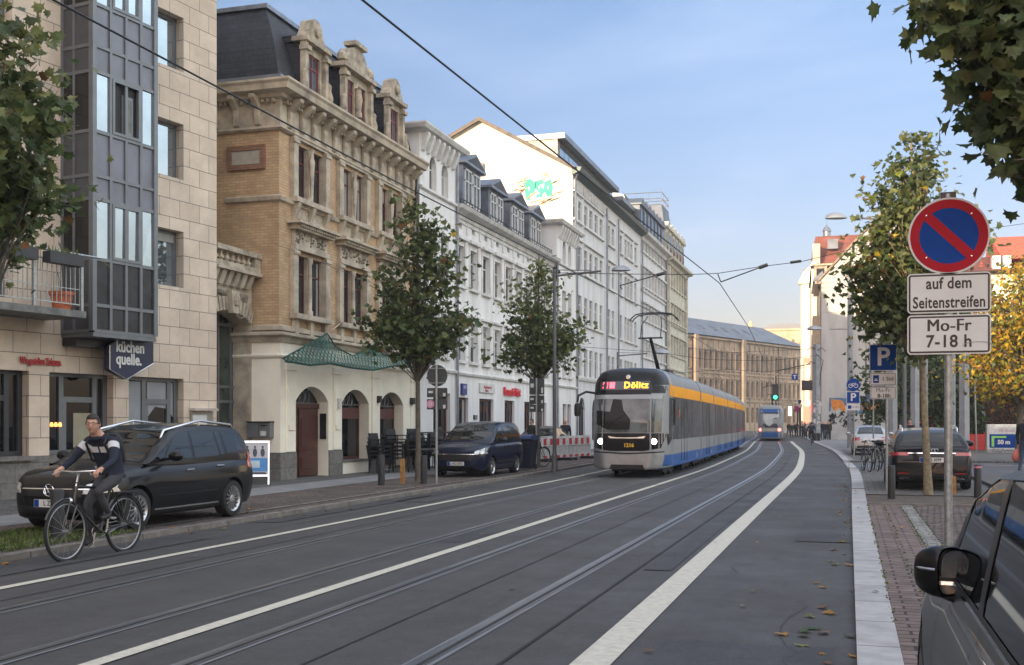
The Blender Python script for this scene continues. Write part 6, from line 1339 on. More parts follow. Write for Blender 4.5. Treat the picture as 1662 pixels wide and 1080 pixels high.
# -- black estate seen from behind
est = dict(L=4.94, W=1.89, zb=.20, r=.35, wx=(.93, 3.86), belt=.98, paint=('black_estate_paint', (.005,.005,.007)), tumble=.70, rails=(1.9,4.2), spokes=10,
 top=[(0,.58),(.1,.72),(.5,.84),(1.2,.93),(1.8,.98),(4.2,1.02),(4.6,1.02),(4.85,.98),(4.90,.85),(4.94,.70)], plan=[(0,.72),(.15,.87),(.5,.97),(1.2,1.0),(3.8,1.0),(4.5,.965),(4.8,.92),(4.94,.82)],
 roof=[(1.35,.94),(1.7,1.10),(2.1,1.30),(2.45,1.41),(2.9,1.46),(3.5,1.45),(4.1,1.40),(4.35,1.35),(4.58,1.20),(4.80,.99)],
 glass=[[(2.0,1.04),(2.8,1.03),(2.8,1.36),(2.45,1.34)], [(2.88,1.03),(3.7,1.05),(3.62,1.34),(2.88,1.36)], [(3.78,1.06),(4.3,1.10),(4.1,1.30),(3.72,1.33)]],
 chrome=[rrect(1.95,4.3,1.005,1.018,.004)], seams=[[(2.84,.34),(2.848,.34),(2.848,1.0),(2.84,1.0)]], handles=[(2.6,.84),(3.5,.87)], mirror=(1.95,1.02), wind=[(1.5,-.72),(1.5,.72),(2.4,.6),(2.45,0),(2.4,-.6)],
 rearw=[(-.70,1.03),(.70,1.03),(.56,1.29),(.3,1.315),(-.3,1.315),(-.56,1.29)], rearax='+x',
 tail_side=[[(4.5,.80),(4.86,.78),(4.84,.90),(4.62,.92)]],
 extra=[('tail_light', rrect(-.86,-.50,.82,.895,.02), '+x', M_TAIL, .006), ('tail_light', rrect(.50,.86,.82,.895,.02), '+x', M_TAIL, .006), ('light_strip', rrect(-.52,.52,.865,.885,.005), '+x', M_CHROME, .008), ('bumper_trim', rrect(-.72,.72,.26,.42,.05), '+x', M_BLACK, .003), ('exhaust_trim', rrect(-.72,-.42,.27,.325,.02), '+x', M_CHROME, .012), ('exhaust_trim', rrect(.42,.72,.27,.325,.02), '+x', M_CHROME, .012), ('reflector', rrect(-.74,-.5,.40,.42,.005), '+x', M_TAIL, .010), ('reflector', rrect(.5,.74,.40,.42,.005), '+x', M_TAIL, .010), ('bumper_strip', rrect(-.42,.42,.29,.305,.005), '+x', M_CHROME, .010)])
t, b = car('estate_car', 'black estate car seen from behind, parked beyond the tree pit on the right', 'car', (1.83, 32.3, .04), -pi/2, est); plate(t, b, 0, .72, 'L KS 3099', ax='+x', y=.0)
g = MB(); hx = b.ray_cast(Vector((9,0,.93)), Vector((-1,0,0)))[0].x
for k in range(4): g.lathe([(.036,0),(.041,.006),(.046,0)], 16, T=lambda x,y,z,k=k: Vector((hx+.01+z, -.10+k*.067+x, .935+y)))
link('emblem', g, M_CHROME, t, world=False)
g = MB(); g.lathe([(0,0),(.05,.0),(.02,.06),(0,.07)], 8, T=lambda x,y,z: Vector((3.9+x,y*.4,1.44+z))); link('roof_antenna', g, M_BLACKM, t, world=False)
# -- silver saloon beyond
sal = dict(L=4.58, W=1.77, zb=.2, r=.32, wx=(.85, 3.5), belt=.93, paint=('silver_car_paint', (.42,.43,.44)), metal=.6, tumble=.68, spokes=8,
 top=[(0,.56),(.1,.70),(.5,.83),(1.2,.90),(1.8,.94),(3.9,.98),(4.4,.98),(4.52,.9),(4.58,.72)], plan=[(0,.72),(.15,.87),(.5,.97),(1.2,1.0),(3.6,1.0),(4.2,.96),(4.58,.80)],
 roof=[(1.25,.9),(1.7,1.12),(2.1,1.33),(2.6,1.42),(3.1,1.41),(3.5,1.32),(3.85,1.15),(4.15,.95)],
 glass=[[(1.85,1.0),(2.55,1.0),(2.55,1.33),(2.25,1.32)], [(2.62,1.0),(3.4,1.02),(3.25,1.27),(2.62,1.33)]], seams=[[(2.58,.34),(2.588,.34),(2.588,.95),(2.58,.95)]], handles=[(2.4,.82),(3.25,.84)], mirror=(1.8,.98),
 wind=[(1.45,-.68),(1.45,.68),(2.2,.55),(2.2,-.55)], rearw=[(4.05,-.60),(4.05,.60),(3.45,.50),(3.42,0),(3.45,-.50)], rearax='z', tail_side=[[(4.2,.68),(4.55,.66),(4.54,.86),(4.3,.88)]],
 extra=[('tail_light', rrect(-.78,-.48,.70,.86,.03), '+x', M_TAIL, .006), ('tail_light', rrect(.48,.78,.70,.86,.03), '+x', M_TAIL, .006), ('bumper_insert', rrect(-.62,.62,.24,.46,.05), '+x', M_BLACK, .004)])
t, b = car('saloon_car', 'silver saloon car parked further up the right-hand kerb, seen from behind', 'car', (.98, 60.2, .09), -pi/2, sal); plate(t, b, 0, .66, 'L TU 218', ax='+x')
# small far cars reuse the saloon shape
red = dict(sal); red['paint'] = ('red_car_paint', (.16,.006,.010)); red['metal'] = .1
car('red_car', 'dark red car standing beyond the silver saloon', 'car', (3.1, 78, .09), -pi/2, red)
car('red_car', 'red car half hidden by the lamp mast behind the black estate', 'car', (8.6, 74, .09), -pi/2, red)
wht = dict(sal); wht['paint'] = ('grey_car_paint', (.10,.11,.12))
t, b = car('distant_car', 'small dark car with lit headlights coming down the far bend', 'car', (-22.3, 205, .0), pi/2+.05, wht)
g = MB();
for y in (-.62, .62): g.lathe([(0,0),(.13,0),(.13,.02)], 12, T=lambda X,Y,Z,y=y: Vector((-.03-Z, y+X, .66+Y)))
link('headlight', g, mat('lit_headlamp', (1,1,1), emit=(1,.93,.86), estr=3.0, var=0), t, world=False)
gry = dict(sal); gry['paint'] = ('dark_grey_car_paint', (.05,.055,.06))
t, b = car('hatchback', 'dark car parked behind the red and white barrier, half hidden', 'car', (-12.6, 43.6, .07), pi/2, gry)
# -- grey car in the right foreground
fg = dict(L=4.62, W=1.92, zb=.2, r=.34, wx=(.90, 3.62), belt=.965, paint=('graphite_car_paint', (.16,.165,.175)), metal=.75, tumble=.84, spokes=10,
 top=[(0,.60),(.1,.74),(.5,.86),(1.2,.95),(1.8,.985),(4.2,1.02),(4.5,.98),(4.62,.75)], plan=[(0,.70),(.15,.86),(.5,.965),(.9,1.0),(1.7,.985),(3.6,1.0),(4.3,.96),(4.62,.80)],
 roof=[(1.18,.93),(1.6,1.17),(2.0,1.35),(2.4,1.43),(2.9,1.46),(3.5,1.42),(4.1,1.30),(4.45,1.0)],
 glass=[[(1.70,1.01),(2.62,1.0),(2.62,1.395),(2.38,1.385),(1.98,1.29)], [(2.72,1.0),(3.5,1.02),(3.4,1.36),(2.72,1.395)]],
 chrome=[[(1.60,.985),(3.6,.99),(3.6,1.003),(1.60,.998)]], trim=[[(1.60,.999),(3.6,1.004),(3.6,1.02),(1.66,1.012)],[(2.62,1.0),(2.72,1.0),(2.72,1.40),(2.62,1.40)],[(1.60,1.0),(1.70,1.01),(1.98,1.29),(2.38,1.385),(2.9,1.405),(2.9,1.435),(2.36,1.415),(1.94,1.32)]],
 seams=[[(2.66,.30),(2.668,.30),(2.668,.98),(2.66,.98)],[(1.52,.3),(1.528,.3),(1.60,.97),(1.592,.97)]], handles=[(2.48,.84)], mirror=(9,9), wind=[(1.4,-.74),(1.4,.74),(2.3,.58),(2.34,0),(2.3,-.58)], sides=(1,))
fg['sides'] = ()
FX, FYF = 1.25, 6.1
t, b = car('foreground_car', 'graphite grey parked car in the near right corner with black door mirror', 'car', (FX, FYF, .04), -pi/2, fg)
# local +x -> world -Y ; road side is local -y
for pl in fg['glass']: decal('side_window', b, pl, '-y', t, M_CGL, .003, cell=.05)
for pl in fg['trim']: decal('trim', b, pl, '-y', t, M_BLACKM, .006, cell=.04)
for pl in fg['chrome']: decal('trim_strip', b, pl, '-y', t, M_CHROME, .010, cell=.05)
for pl in fg['seams']: decal('door_seam', b, pl, '-y', t, M_BLACK, .003, cell=.05)
def fg_mirror():
 mx, my, mz = 1.86, -.945, 1.035; ya = R(58)
 def T(x, y, z): return Vector((mx+x*cos(ya)-y*sin(ya), my+x*sin(ya)+y*cos(ya), mz+z))
 rings = []
 for dx, sy, sz in ((-.125,.10,.15),(-.12,.35,.40),(-.10,.62,.66),(-.06,.85,.86),(-.01,.97,.97),(.045,1,1),(.072,1,1),(.082,.96,.95),(.070,.90,.90)):
  ring = []
  for j in range(28):
   a = 2*pi*j/28; c, s = cos(a), sin(a); q = (abs(c)**3.2+abs(s)**3.2)**(-1/3.2); dx_ = dx*.66; y, z = .072*sy*c*q, .090*sz*s*q
   ring.append(T(dx_+(.03*y/.1 if dx > 0 else 0), y, z*(1-.12*y/.1)))
  rings.append(ring)
 m = link('wing_mirror', loft(rings), paint('gloss_black', (.005,.005,.006)), t, smooth=60, world=False)
 g = MB(); c0 = T(.05,0,0); g.add([c0+(p-c0)*.96+(T(.008,0,0)-T(0,0,0)) for p in rings[-1]], [list(range(28))]); link('mirror_glass', g, mat('mirror_silver', (.55,.60,.66), .02, metal=1, var=0), m, world=False)
 g = MB(); g.tube([T(-.02,.06,-.07), Vector((mx+.01,my+.10,mz-.10)), Vector((mx-.03,my+.16,mz-.085))], [.035,.03,.04], 10); link('mirror_foot', g, M_BLACKM, m, smooth=50, world=False)
 g = MB(); g.tube([T(-.062,-.040,.012), T(-.036,-.062,.012), T(-.0,-.073,.012), T(.028,-.074,.012)], .005, 5); link('indicator', g, M_ALU, m, world=False)
fg_mirror()
# ---------------------------------------------------------------- trams
M_TG = mat('tram_grey', (.27,.28,.285), .4, metal=.1, var=.06, spec=.3)
M_TB = mat('tram_blue', (.03,.10,.30), .5, var=.06, spec=.2); M_TY = mat('tram_yellow', (.80,.33,.012), .55, var=.06, spec=.12)
M_TR = mat('tram_roof', (.22,.24,.26), .5, metal=.2, var=.12, spec=.2); M_TGL = mat('tram_glass', (.075,.08,.085), .25, var=.7, spec=.04, scale=1.6, dirt=(.03,.03,.033))
M_TK = mat('tram_black', (.009,.009,.010), .3, var=.1, spec=.2, coat=.12)
def tram(name, label, xc, y_front, mods, rear_view=False):
 """mods: list of (y0, y1) along the street; follows the street's bend; front faces the camera"""
 root = thing(name, label, 'tram', (xc+bend(y_front), y_front, 0)); W2 = 1.15
 def fr(y, lat, z):
  dx = (bend(y+.5)-bend(y-.5)); n = Vector((1, -dx, 0)).normalized(); return Vector((xc+bend(y), y, z))+n*lat
 prof = [(1.02,.26,0),(1.13,.32,0),(1.15,.68,1),(1.15,1.12,2),(1.145,2.42,3),(1.13,2.76,4),(1.06,2.98,4),(.93,3.16,4),(.70,3.26,4),(0,3.30,4)]
 ms = [M_TB, M_TG, M_TGL, M_TY, M_TR]; mi_of = [0,0,1,2,3,4,4,4,4]
 for i, (y0, y1) in enumerate(mods):
  ys = yrange(y0, y1, 1.1); g = MB()
  rows = []
  for y in ys: rows.append([fr(y, s*w, z) for s in (1,) for w, z, _ in prof]+[fr(y, -w, z) for w, z, _ in prof[-2::-1]])
  n = len(rows[0]); base = 0
  for r_ in rows: g.v += r_
  mi = mi_of+mi_of[::-1]
  for a in range(len(rows)-1):
   for j in range(n-1): g.f.append([a*n+j, a*n+j+1, (a+1)*n+j+1, (a+1)*n+j]); g.m.append(mi[j])
  for a in (0, len(rows)-1): g.f.append([a*n+j for j in range(n)]); g.m.append(1)
  md = link('car_section', g, ms, root, smooth=35)
  g = MB()
  y = y0+.5; k = 0
  while y < y1-1.4:
   door = (k % 3 == 1)
   for sd in (-1, 1):
    if door:
     for q in (0, .65, 1.3): g.hexa([fr(y+q, sd*1.147, .42),fr(y+q+.035, sd*1.147, .42),fr(y+q+.035, sd*1.158, .42),fr(y+q, sd*1.158, .42),fr(y+q, sd*1.142, 2.34),fr(y+q+.035, sd*1.142, 2.34),fr(y+q+.035, sd*1.153, 2.34),fr(y+q, sd*1.153, 2.34)])
    else: g.hexa([fr(y, sd*1.147, 1.14),fr(y+.05, sd*1.147, 1.14),fr(y+.05, sd*1.155, 1.14),fr(y, sd*1.155, 1.14),fr(y, sd*1.142, 2.40),fr(y+.05, sd*1.142, 2.40),fr(y+.05, sd*1.151, 2.40),fr(y, sd*1.151, 2.40)])
   y += 1.35; k += 1
  link('window_posts', g, M_TK, md)
  g = MB();
  for sd in (-1, 1):
   for q in range(int((y1-y0-1.0)/1.3)): yy = y0+.5+q*1.3; g.hexa([fr(yy, sd*.86, 3.12),fr(yy+.9, sd*.86, 3.12),fr(yy+.9, sd*.96, 3.10),fr(yy, sd*.96, 3.10),fr(yy, sd*.86, 3.20),fr(yy+.9, sd*.86, 3.20),fr(yy+.9, sd*.95, 3.165),fr(yy, sd*.95, 3.165)])
  link('roof_panels', g, M_TR, md)
  if i:   # bellows
   p1 = mods[i-1][1]; ys2 = [p1+(y0-p1)*q/6 for q in range(7)]; g = MB(); rows = []
   for q, y in enumerate(ys2): k_ = .97 if q % 2 else .93; rows.append([fr(y, w*k_, .3+(z-.3)*.985) for w, z, _ in prof]+[fr(y, -w*k_, .3+(z-.3)*.985) for w, z, _ in prof[-2::-1]])
   for r_ in rows: g.v += r_
   for a in range(6):
    for j in range(n-1): g.f.append([a*n+j, a*n+j+1, (a+1)*n+j+1, (a+1)*n+j]); g.m.append(0)
   link('bellows', g, M_BLACK, root)
  g = MB();
  for yy in (y0+1.4, y1-1.6):
   for sd in (-1, 1):
    for q in (-.6, .6): g.lathe([(0,0),(.30,0),(.30,.09),(0,.09)], 16, T=lambda X,Y,Z,yy=yy,sd=sd,q=q: fr(yy+q+X, sd*(.70+Z), .31+Y))
   g.hexa([fr(yy-1.1,-.8,.12),fr(yy+1.1,-.8,.12),fr(yy+1.1,.8,.12),fr(yy-1.1,.8,.12),fr(yy-1.1,-.8,.34),fr(yy+1.1,-.8,.34),fr(yy+1.1,.8,.34),fr(yy-1.1,.8,.34)])
  link('bogie', g, M_BLACK, md)
 return root, fr
def tram_nose(root, fr, yA, ln=1.5, s=-1, white=False):
 """rounded cab: yA is where it meets the first section, s=-1 points towards the camera"""
 prof = [(1.02,.26),(1.13,.32),(1.15,.68),(1.15,1.12),(1.145,1.7),(1.142,2.42),(1.13,2.76),(1.06,2.98),(.93,3.16),(.70,3.26),(0,3.30)]
 rings = []
 for k in range(15):
  q = k/14; d = ln*q;
  wf = 1 if q < .3 else sqrt(max(0, 1-((q-.3)/.7)**2.6*.62)); ring = []
  for sd, P_ in ((1, prof), (-1, prof[-2::-1])):
   for w, z in P_:
    back = .50*max(0, (z-1.25)/2.05)**1.6 + .10*max(0,(1.1-z))*.4
    dd = d-back*q**1.5; zz = z if z < 2.6 else z-(z-2.6)*.22*q**3
    ring.append(fr(yA+s*dd, sd*w*wf, zz) if sd > 0 else fr(yA+s*dd, -w*wf, zz))
  rings.append(ring)
 mb = MB(); n = len(rings[0])
 for r_ in rings: mb.v += r_
 for i in range(len(rings)-1):
  for j in range(n-1): mb.f.append([i*n+j, i*n+j+1, (i+1)*n+j+1, (i+1)*n+j]); mb.m.append(1 if i > 3 and mb.v[i*n+j].z > 2.6 and not white else 0)
 last = rings[-1]; m = len(prof)
 for j in range(m-2):
  mb.f.append([(len(rings)-1)*n+j, (len(rings)-1)*n+j+1, (len(rings)-1)*n+(n-2-j), (len(rings)-1)*n+(n-1-j)]); mb.m.append(1 if prof[j+1][1] > 2.5 and not white else 0)
 mb.f.append([(len(rings)-1)*n+m-2, (len(rings)-1)*n+m-1, (len(rings)-1)*n+m]); mb.m.append(0 if white else 1)
 return mb
mods = [(33.6,40.75),(41.05,46.2),(46.5,54.5),(54.8,60.5),(60.8,68.0),(68.3,76)]
T1, fr1 = tram('tram', 'long grey and blue tram with yellow stripe coming towards the camera, headlights lit', -6.27, 33.6, mods)
def finish_front():
 mb = tram_nose(T1, fr1, 33.6); cab = link('cab', mb, [M_TG, M_TK], T1, smooth=45); loc = wloc(T1)
 bvh = BVHTree.FromPolygons([v-loc for v in mb.v], mb.f)
 def front(nm, poly, m, off=.006, cell=.07, par=None):
  bm_ = decal_xy(nm, bvh, poly, m, off, cell); bm_.parent = cab; return bm_
 def decal_xy(nm, bvh, poly, m, off, cell):
  bm = bmesh.new(); bm.faces.new([bm.verts.new((p[0], p[1], 0)) for p in poly])
  for ax in (0, 1):
   lo = min(p[ax] for p in poly); hi = max(p[ax] for p in poly); n = int((hi-lo)/cell)
   for k in range(1, n+1):
    c = lo+(hi-lo)*k/(n+1); pl = Vector((0,0,0)); pl[ax] = c; no = Vector((0,0,0)); no[ax] = 1
    bmesh.ops.bisect_plane(bm, geom=bm.verts[:]+bm.edges[:]+bm.faces[:], plane_co=pl, plane_no=no)
  bad = []
  for v in bm.verts:
   h = bvh.ray_cast(Vector((v.co.x, -9, v.co.y)), Vector((0,1,0)))
   if h[0] is None: bad.append(v)
   else: v.co = h[0]+Vector((0,-off,0))
  bmesh.ops.delete(bm, geom=bad, context='VERTS'); me = bpy.data.meshes.new(nm); bm.to_mesh(me); bm.free(); me.materials.append(m); me.shade_smooth(); o = bpy.data.objects.new(nm, me); CO.objects.link(o); return o
 def side(nm, poly, m, off=.006):   # (y, z) on the right flank
  bm = bmesh.new(); bm.faces.new([bm.verts.new((p[0], p[1], 0)) for p in poly])
  for ax in (0, 1):
   lo = min(p[ax] for p in poly); hi = max(p[ax] for p in poly); n = int((hi-lo)/.1)
   for k in range(1, n+1):
    c = lo+(hi-lo)*k/(n+1); pl = Vector((0,0,0)); pl[ax] = c; no = Vector((0,0,0)); no[ax] = 1
    bmesh.ops.bisect_plane(bm, geom=bm.verts[:]+bm.edges[:]+bm.faces[:], plane_co=pl, plane_no=no)
  bad = []
  for v in bm.verts:
   h = bvh.ray_cast(Vector((6, v.co.x, v.co.y)), Vector((-1,0,0)))
   if h[0] is None: bad.append(v)
   else: v.co = h[0]+(h[1] if h[1].x > 0 else -h[1])*off
  bmesh.ops.delete(bm, geom=bad, context='VERTS'); me = bpy.data.meshes.new(nm); bm.to_mesh(me); bm.free(); me.materials.append(m); me.shade_smooth(); o = bpy.data.objects.new(nm, me); CO.objects.link(o); o.parent = cab
 front('black_mask', [(-1.12,2.50),(1.12,2.50),(1.08,2.78),(-1.08,2.78)], M_TK, .004)
 front('black_mask', [(-1.08,1.18),(-.98,.88),(-.5,.80),(.5,.80),(.98,.88),(1.08,1.18),(1.10,1.32),(-1.10,1.32)], M_TK, .005)
 front('windscreen', [(-.99,1.34),(.99,1.34),(1.03,2.45),(-1.03,2.45)], mat('tram_windscreen', (.13,.14,.14), .03, var=.5, spec=.7, scale=1.0), .006)
 front('sun_blind', [(-1.0,2.33),(1.0,2.33),(1.02,2.46),(-1.02,2.46)], mat('frosted_blind', (.32,.34,.35), .4, var=.05), .010)
 front('driver_area', [(-.55,1.42),(.10,1.42),(.12,1.72),(-.10,2.0),(-.16,2.30),(-.42,2.34),(-.5,1.95),(-.95,2.0),(-.95,1.6)], M_TK, .009)
 front('windscreen_reflection', [(.02,1.50),(.80,1.45),(.85,2.25),(.40,2.28),(.04,2.25)], mat('pale_reflecting_glass', (.30,.31,.30), .1, var=.4, scale=1.4), .009) if 0 else None
 front('display', [(-.86,2.60),(.66,2.60),(.66,2.86),(-.86,2.86)], mat('display_grey', (.07,.075,.09), .2, var=.05), .010)
 front('grille_lip', [(-.48,1.17),(.52,1.17),(.58,1.24),(.3,1.20),(0,1.195),(-.3,1.20),(-.55,1.24)], M_ALU, .012)
 front('bumper', [(-1.0,.30),(1.0,.30),(1.06,.60),(1.06,.74),(0,.69),(-1.06,.74),(-1.06,.60)], mat('tram_silver', (.42,.43,.43), .3, metal=.6, var=.1), .03)
 front('bumper_shadow_gap', [(-1.06,.76),(0,.71),(1.06,.76),(1.06,.79),(0,.74),(-1.06,.79)], M_TK, .01)
 front('coupler_cover', [(-.5,.26),(.55,.26),(.5,.40),(-.45,.40)], M_BLACK, .05)
 def ty(x, z): h = bvh.ray_cast(Vector((x,-9,z)), Vector((0,1,0))); return h[0].y
 for x in (-.76, .80):
  g = MB(); y = ty(x, 1.08); g.lathe([(0,0),(.06,0),(.085,.01),(.09,.03)], 18, T=lambda X,Y,Z: Vector((x+X*1.1, y-.04+Z, 1.08+Y))); link('headlight', g, mat('tram_headlamp', (1,1,1), emit=(1,.90,.86), estr=3, var=0), cab, world=False)
 def txt(s, size, x, z, m, nm, **k):
  g = MB(); y = ty(x, z)-.022; g.text(s, size, lambda a,b,c: Vector((x+a, ty(x+a, z+b)-.018, z+b)), **k); link(nm, g, m, cab, world=False)
 txt('Dölitz', .26, .24, 2.735, mat('led_amber', (1,.5,.05), emit=(1,.42,.02), estr=1.6, var=0), 'destination_text', bold=.006, space=1.12, sx=1.0)
 txt('11', .2, -.58, 2.735, mat('led_red', (1,.1,.1), emit=(1,.06,.09), estr=1.8, var=0), 'line_number', bold=.02, sx=2.6, space=.8)
 txt('1216', .155, .08, .965, mat('number_yellow', (.75,.45,.05), .5, var=0), 'fleet_number', bold=.006)
 g = MB(); y = ty(-.02, 3.0); g.lathe([(0,0),(.06,0),(.075,.02)], 14, T=lambda X,Y,Z: Vector((-.02+X, ty(-.02,2.98)-.03+Z, 2.98+Y))); link('roof_lamp', g, M_ALU, cab, world=False)
 side('yellow_stripe', [(-.62,2.44),(.02,2.42),(.02,2.76),(-.55,2.76)], M_TY); side('blue_skirt', [(-1.2,.27),(.02,.27),(.02,.68),(-1.2,.68)], M_TB); side('cab_window', [(-.72,1.22),(-.20,1.15),(-.20,2.38),(-.62,2.38)], M_TGL, .008); side('black_corner', [(-.85,.95),(-.12,1.18),(-.12,1.30),(-.95,1.30)], M_TK, .006)
 side('cab_door', [(-.14,.75),(-.11,.75),(-.11,2.4),(-.14,2.4)], M_TK, .008)
 g = MB(); P = lambda x, z, o=.03: Vector((x, ty(x, z)-o, z)); g.tube([P(.02,1.36,.04), P(-.35,1.68,.04)], .014, 5); g.tube([P(-.6,1.52,.035), P(-.35,1.68,.035), P(-.1,1.86,.035)], .010, 4); link('wiper', g, M_BLACK, cab, world=False)
 g = MB(); g.tube([Vector((-1.08,-.75,2.52)), Vector((-1.3,-1.05,2.56)), Vector((-1.52,-1.15,2.44)), Vector((-1.55,-1.15,2.25))], .035, 8); g.lathe([(0,-.2),(.085,-.19),(.10,-.1),(.10,.12),(.07,.19),(0,.2)], 12, T=lambda x,y,z: Vector((-1.55+x, -1.15+y*.6, 2.02+z))); link('wing_mirror', g, M_BLACK, cab, smooth=50, world=False)
 g = MB(); g.tube([Vector((1.13,-.1,2.35)), Vector((1.22,-.12,2.30))], .02, 5); g.box(1.19,1.24,-.18,-.02,1.55,2.32); link('side_mirror', g, M_BLACK, cab, world=False)
 return cab
finish_front()
def side_lettering():   # ads and lettering that the tram's flank carries
 g = MB()
 def q(y, z, d=1.158): return fr1(y, d, z)
 g.text('LVB', .22, lambda x,y,z: q(39.4+x, .50+y, 1.160), bold=.004, sx=1.2); link('operator_mark', g, mat('pale_blue_mark', (.40,.50,.62), .4), T1)
 g = MB(); g.text('Leipzig', .2, lambda x,y,z: q(44.9+x, .5+y, 1.160), sx=1.1); link('operator_mark', g, mat('pale_blue_mark', (.4,.5,.6)), T1)
 for y, z, t in ((34.9,1.9,'0'),):
  g = MB(); g.text(t, .38, lambda a,b,c: q(y+a, z+b, 1.153), bold=.02); link('door_number', g, mat('orange_mark', (.55,.10,.02), .5), T1)
side_lettering()
def pantograph(root, fr, y, hz=5.32, lean=1.0):
 g = MB(); a = fr(y, .1, 3.32); b = fr(y-1.35*lean, .02, 4.42); c = fr(y-.4*lean, .0, hz-.1)
 g.tube([a, b], [.07,.05], 8); g.hexa([fr(y-.5,-.5,3.28),fr(y+.6,-.5,3.28),fr(y+.6,.5,3.28),fr(y-.5,.5,3.28),fr(y-.5,-.5,3.42),fr(y+.6,-.5,3.42),fr(y+.6,.5,3.42),fr(y-.5,.5,3.42)])
 for s in (-1, 1): g.tube([b+Vector((s*.33,0,0)), b+Vector((s*.33,.2,.45)), c+Vector((s*.22,0,0))], .018, 5)
 g.tube([b+Vector((-.4,0,0)), b+Vector((.4,0,0))], .03, 6)
 for dy in (-.22, .22):
  g.tube([c+Vector((x, dy, .10-.16*(abs(x)/.74)**6)) for x in (-.80,-.74,-.6,-.3,0,.3,.6,.74,.80)], .022, 6)
 for x in (-.45, .45): g.tube([c+Vector((x,-.25,.02)), c+Vector((x,.25,.02))], .02, 5)
 link('pantograph', g, M_PLASTER, root)
pantograph(T1, fr1, 37.6)
# second tram, seen from behind
T2, fr2 = tram('tram', 'blue and grey tram further up the street seen from behind with red tail lights', -3.47, 104.5, [(104.5,113),(113.3,119),(119.3,128),(128.3,134)])
def finish_rear():
 mb = tram_nose(T2, fr2, 104.5, 1.2, white=True); cab = link('cab', mb, M_TG, T2, smooth=45); loc = wloc(T2); bvh = BVHTree.FromPolygons([v-loc for v in mb.v], mb.f)
 def ty(x, z):
  h = bvh.ray_cast(Vector((x,-9,z)), Vector((0,1,0))); return h[0].y if h[0] else 0
 def flat(nm, x0, x1, z0, z1, m, off=.03, taper=0):
  g = MB(); n = 6
  for i in range(n):
   a, b = x0+(x1-x0)*i/n, x0+(x1-x0)*(i+1)/n
   g.quad(Vector((a,ty(a,z0)-off,z0)),Vector((b,ty(b,z0)-off,z0)),Vector((b,ty(b,z1)-off,z1)),Vector((a,ty(a,z1)-off,z1)))
  link(nm, g, m, cab, world=False)
 flat('blue_bumper', -1.0, 1.0, .35, .82, M_TB); flat('blue_roof_edge', -.9, .9, 2.62, 2.95, M_TB); flat('rear_window', -.92, .92, 1.35, 2.55, M_TGL); flat('black_surround', -1.06, 1.06, 1.25, 2.62, M_TK, .02)
 g = MB(); pts = [(-.62,2.5),(-.60,2.0),(-.30,1.5),(0,1.36),(.25,1.6),(.35,2.1),(.8,2.2),(.82,2.5)]; g.add([Vector((x, ty(x,z)-.045, z)) for x, z in pts], [list(range(8))]); link('painted_pale_reflection', g, mat('pale_reflection_paint', (.45,.46,.45), .4), cab, world=False)  # pale reflection painted as a flat shape over the rear window
 for x in (-.82, .82):
  g = MB(); g.lathe([(0,0),(.10,0),(.13,.02)], 12, T=lambda X,Y,Z: Vector((x+X*1.3, ty(x,1.05)-.04+Z, 1.05+Y))); link('tail_light', g, mat('lit_tail_lamp', (1,.1,.1), emit=(1,.08,.06), estr=5, var=0), cab, world=False)
 flat('pale_band', -.62, .55, .93, 1.15, mat('tram_silver', (.4,.4,.4)), .03)
 pantograph(T2, fr2, 112)
finish_rear()
# ---------------------------------------------------------------- street furniture
PZ = .072
def pole(mb, x, y, z0, z1, r=.03, mi=0, n=10): mb.tube([(x,y,z0),(x,y,z1)], r, n, mi)
def disc(mb, c, r, th, mi=0, face=-1, n=32, nrm=0.0):
 a = nrm; mb.lathe([(0,0),(r,0),(r,th),(0,th)], n, T=lambda x,y,z: Vector((c[0]+x*cos(a)+z*sin(a)*0, c[1]-z*face*-1+x*sin(a), c[2]+y)), mi=mi)
def board(mb, cx, cy, cz, w, h, th=.012, r=.03, mi=0, inset=0.0):
 pts = [(cx+x, cz+z) for x, z in rrect(-w/2+inset, w/2-inset, -h/2+inset, h/2-inset, max(.004, r-inset), 4)]
 mb.prism(pts, cy, cy+th, lambda x,z,y: Vector((x,y,z)), mi)
def txt(nm, s, size, cx, y, cz, m, parent, **k):
 g = MB(); g.text(s, size, lambda a,b,c: Vector((cx+a, y-c, cz+b)), **k); return link(nm, g, m, parent)
def turn(t, deg, keep=()):   # rotate a finished world-built thing about its own base
 t.rotation_euler = (0,0,R(deg))
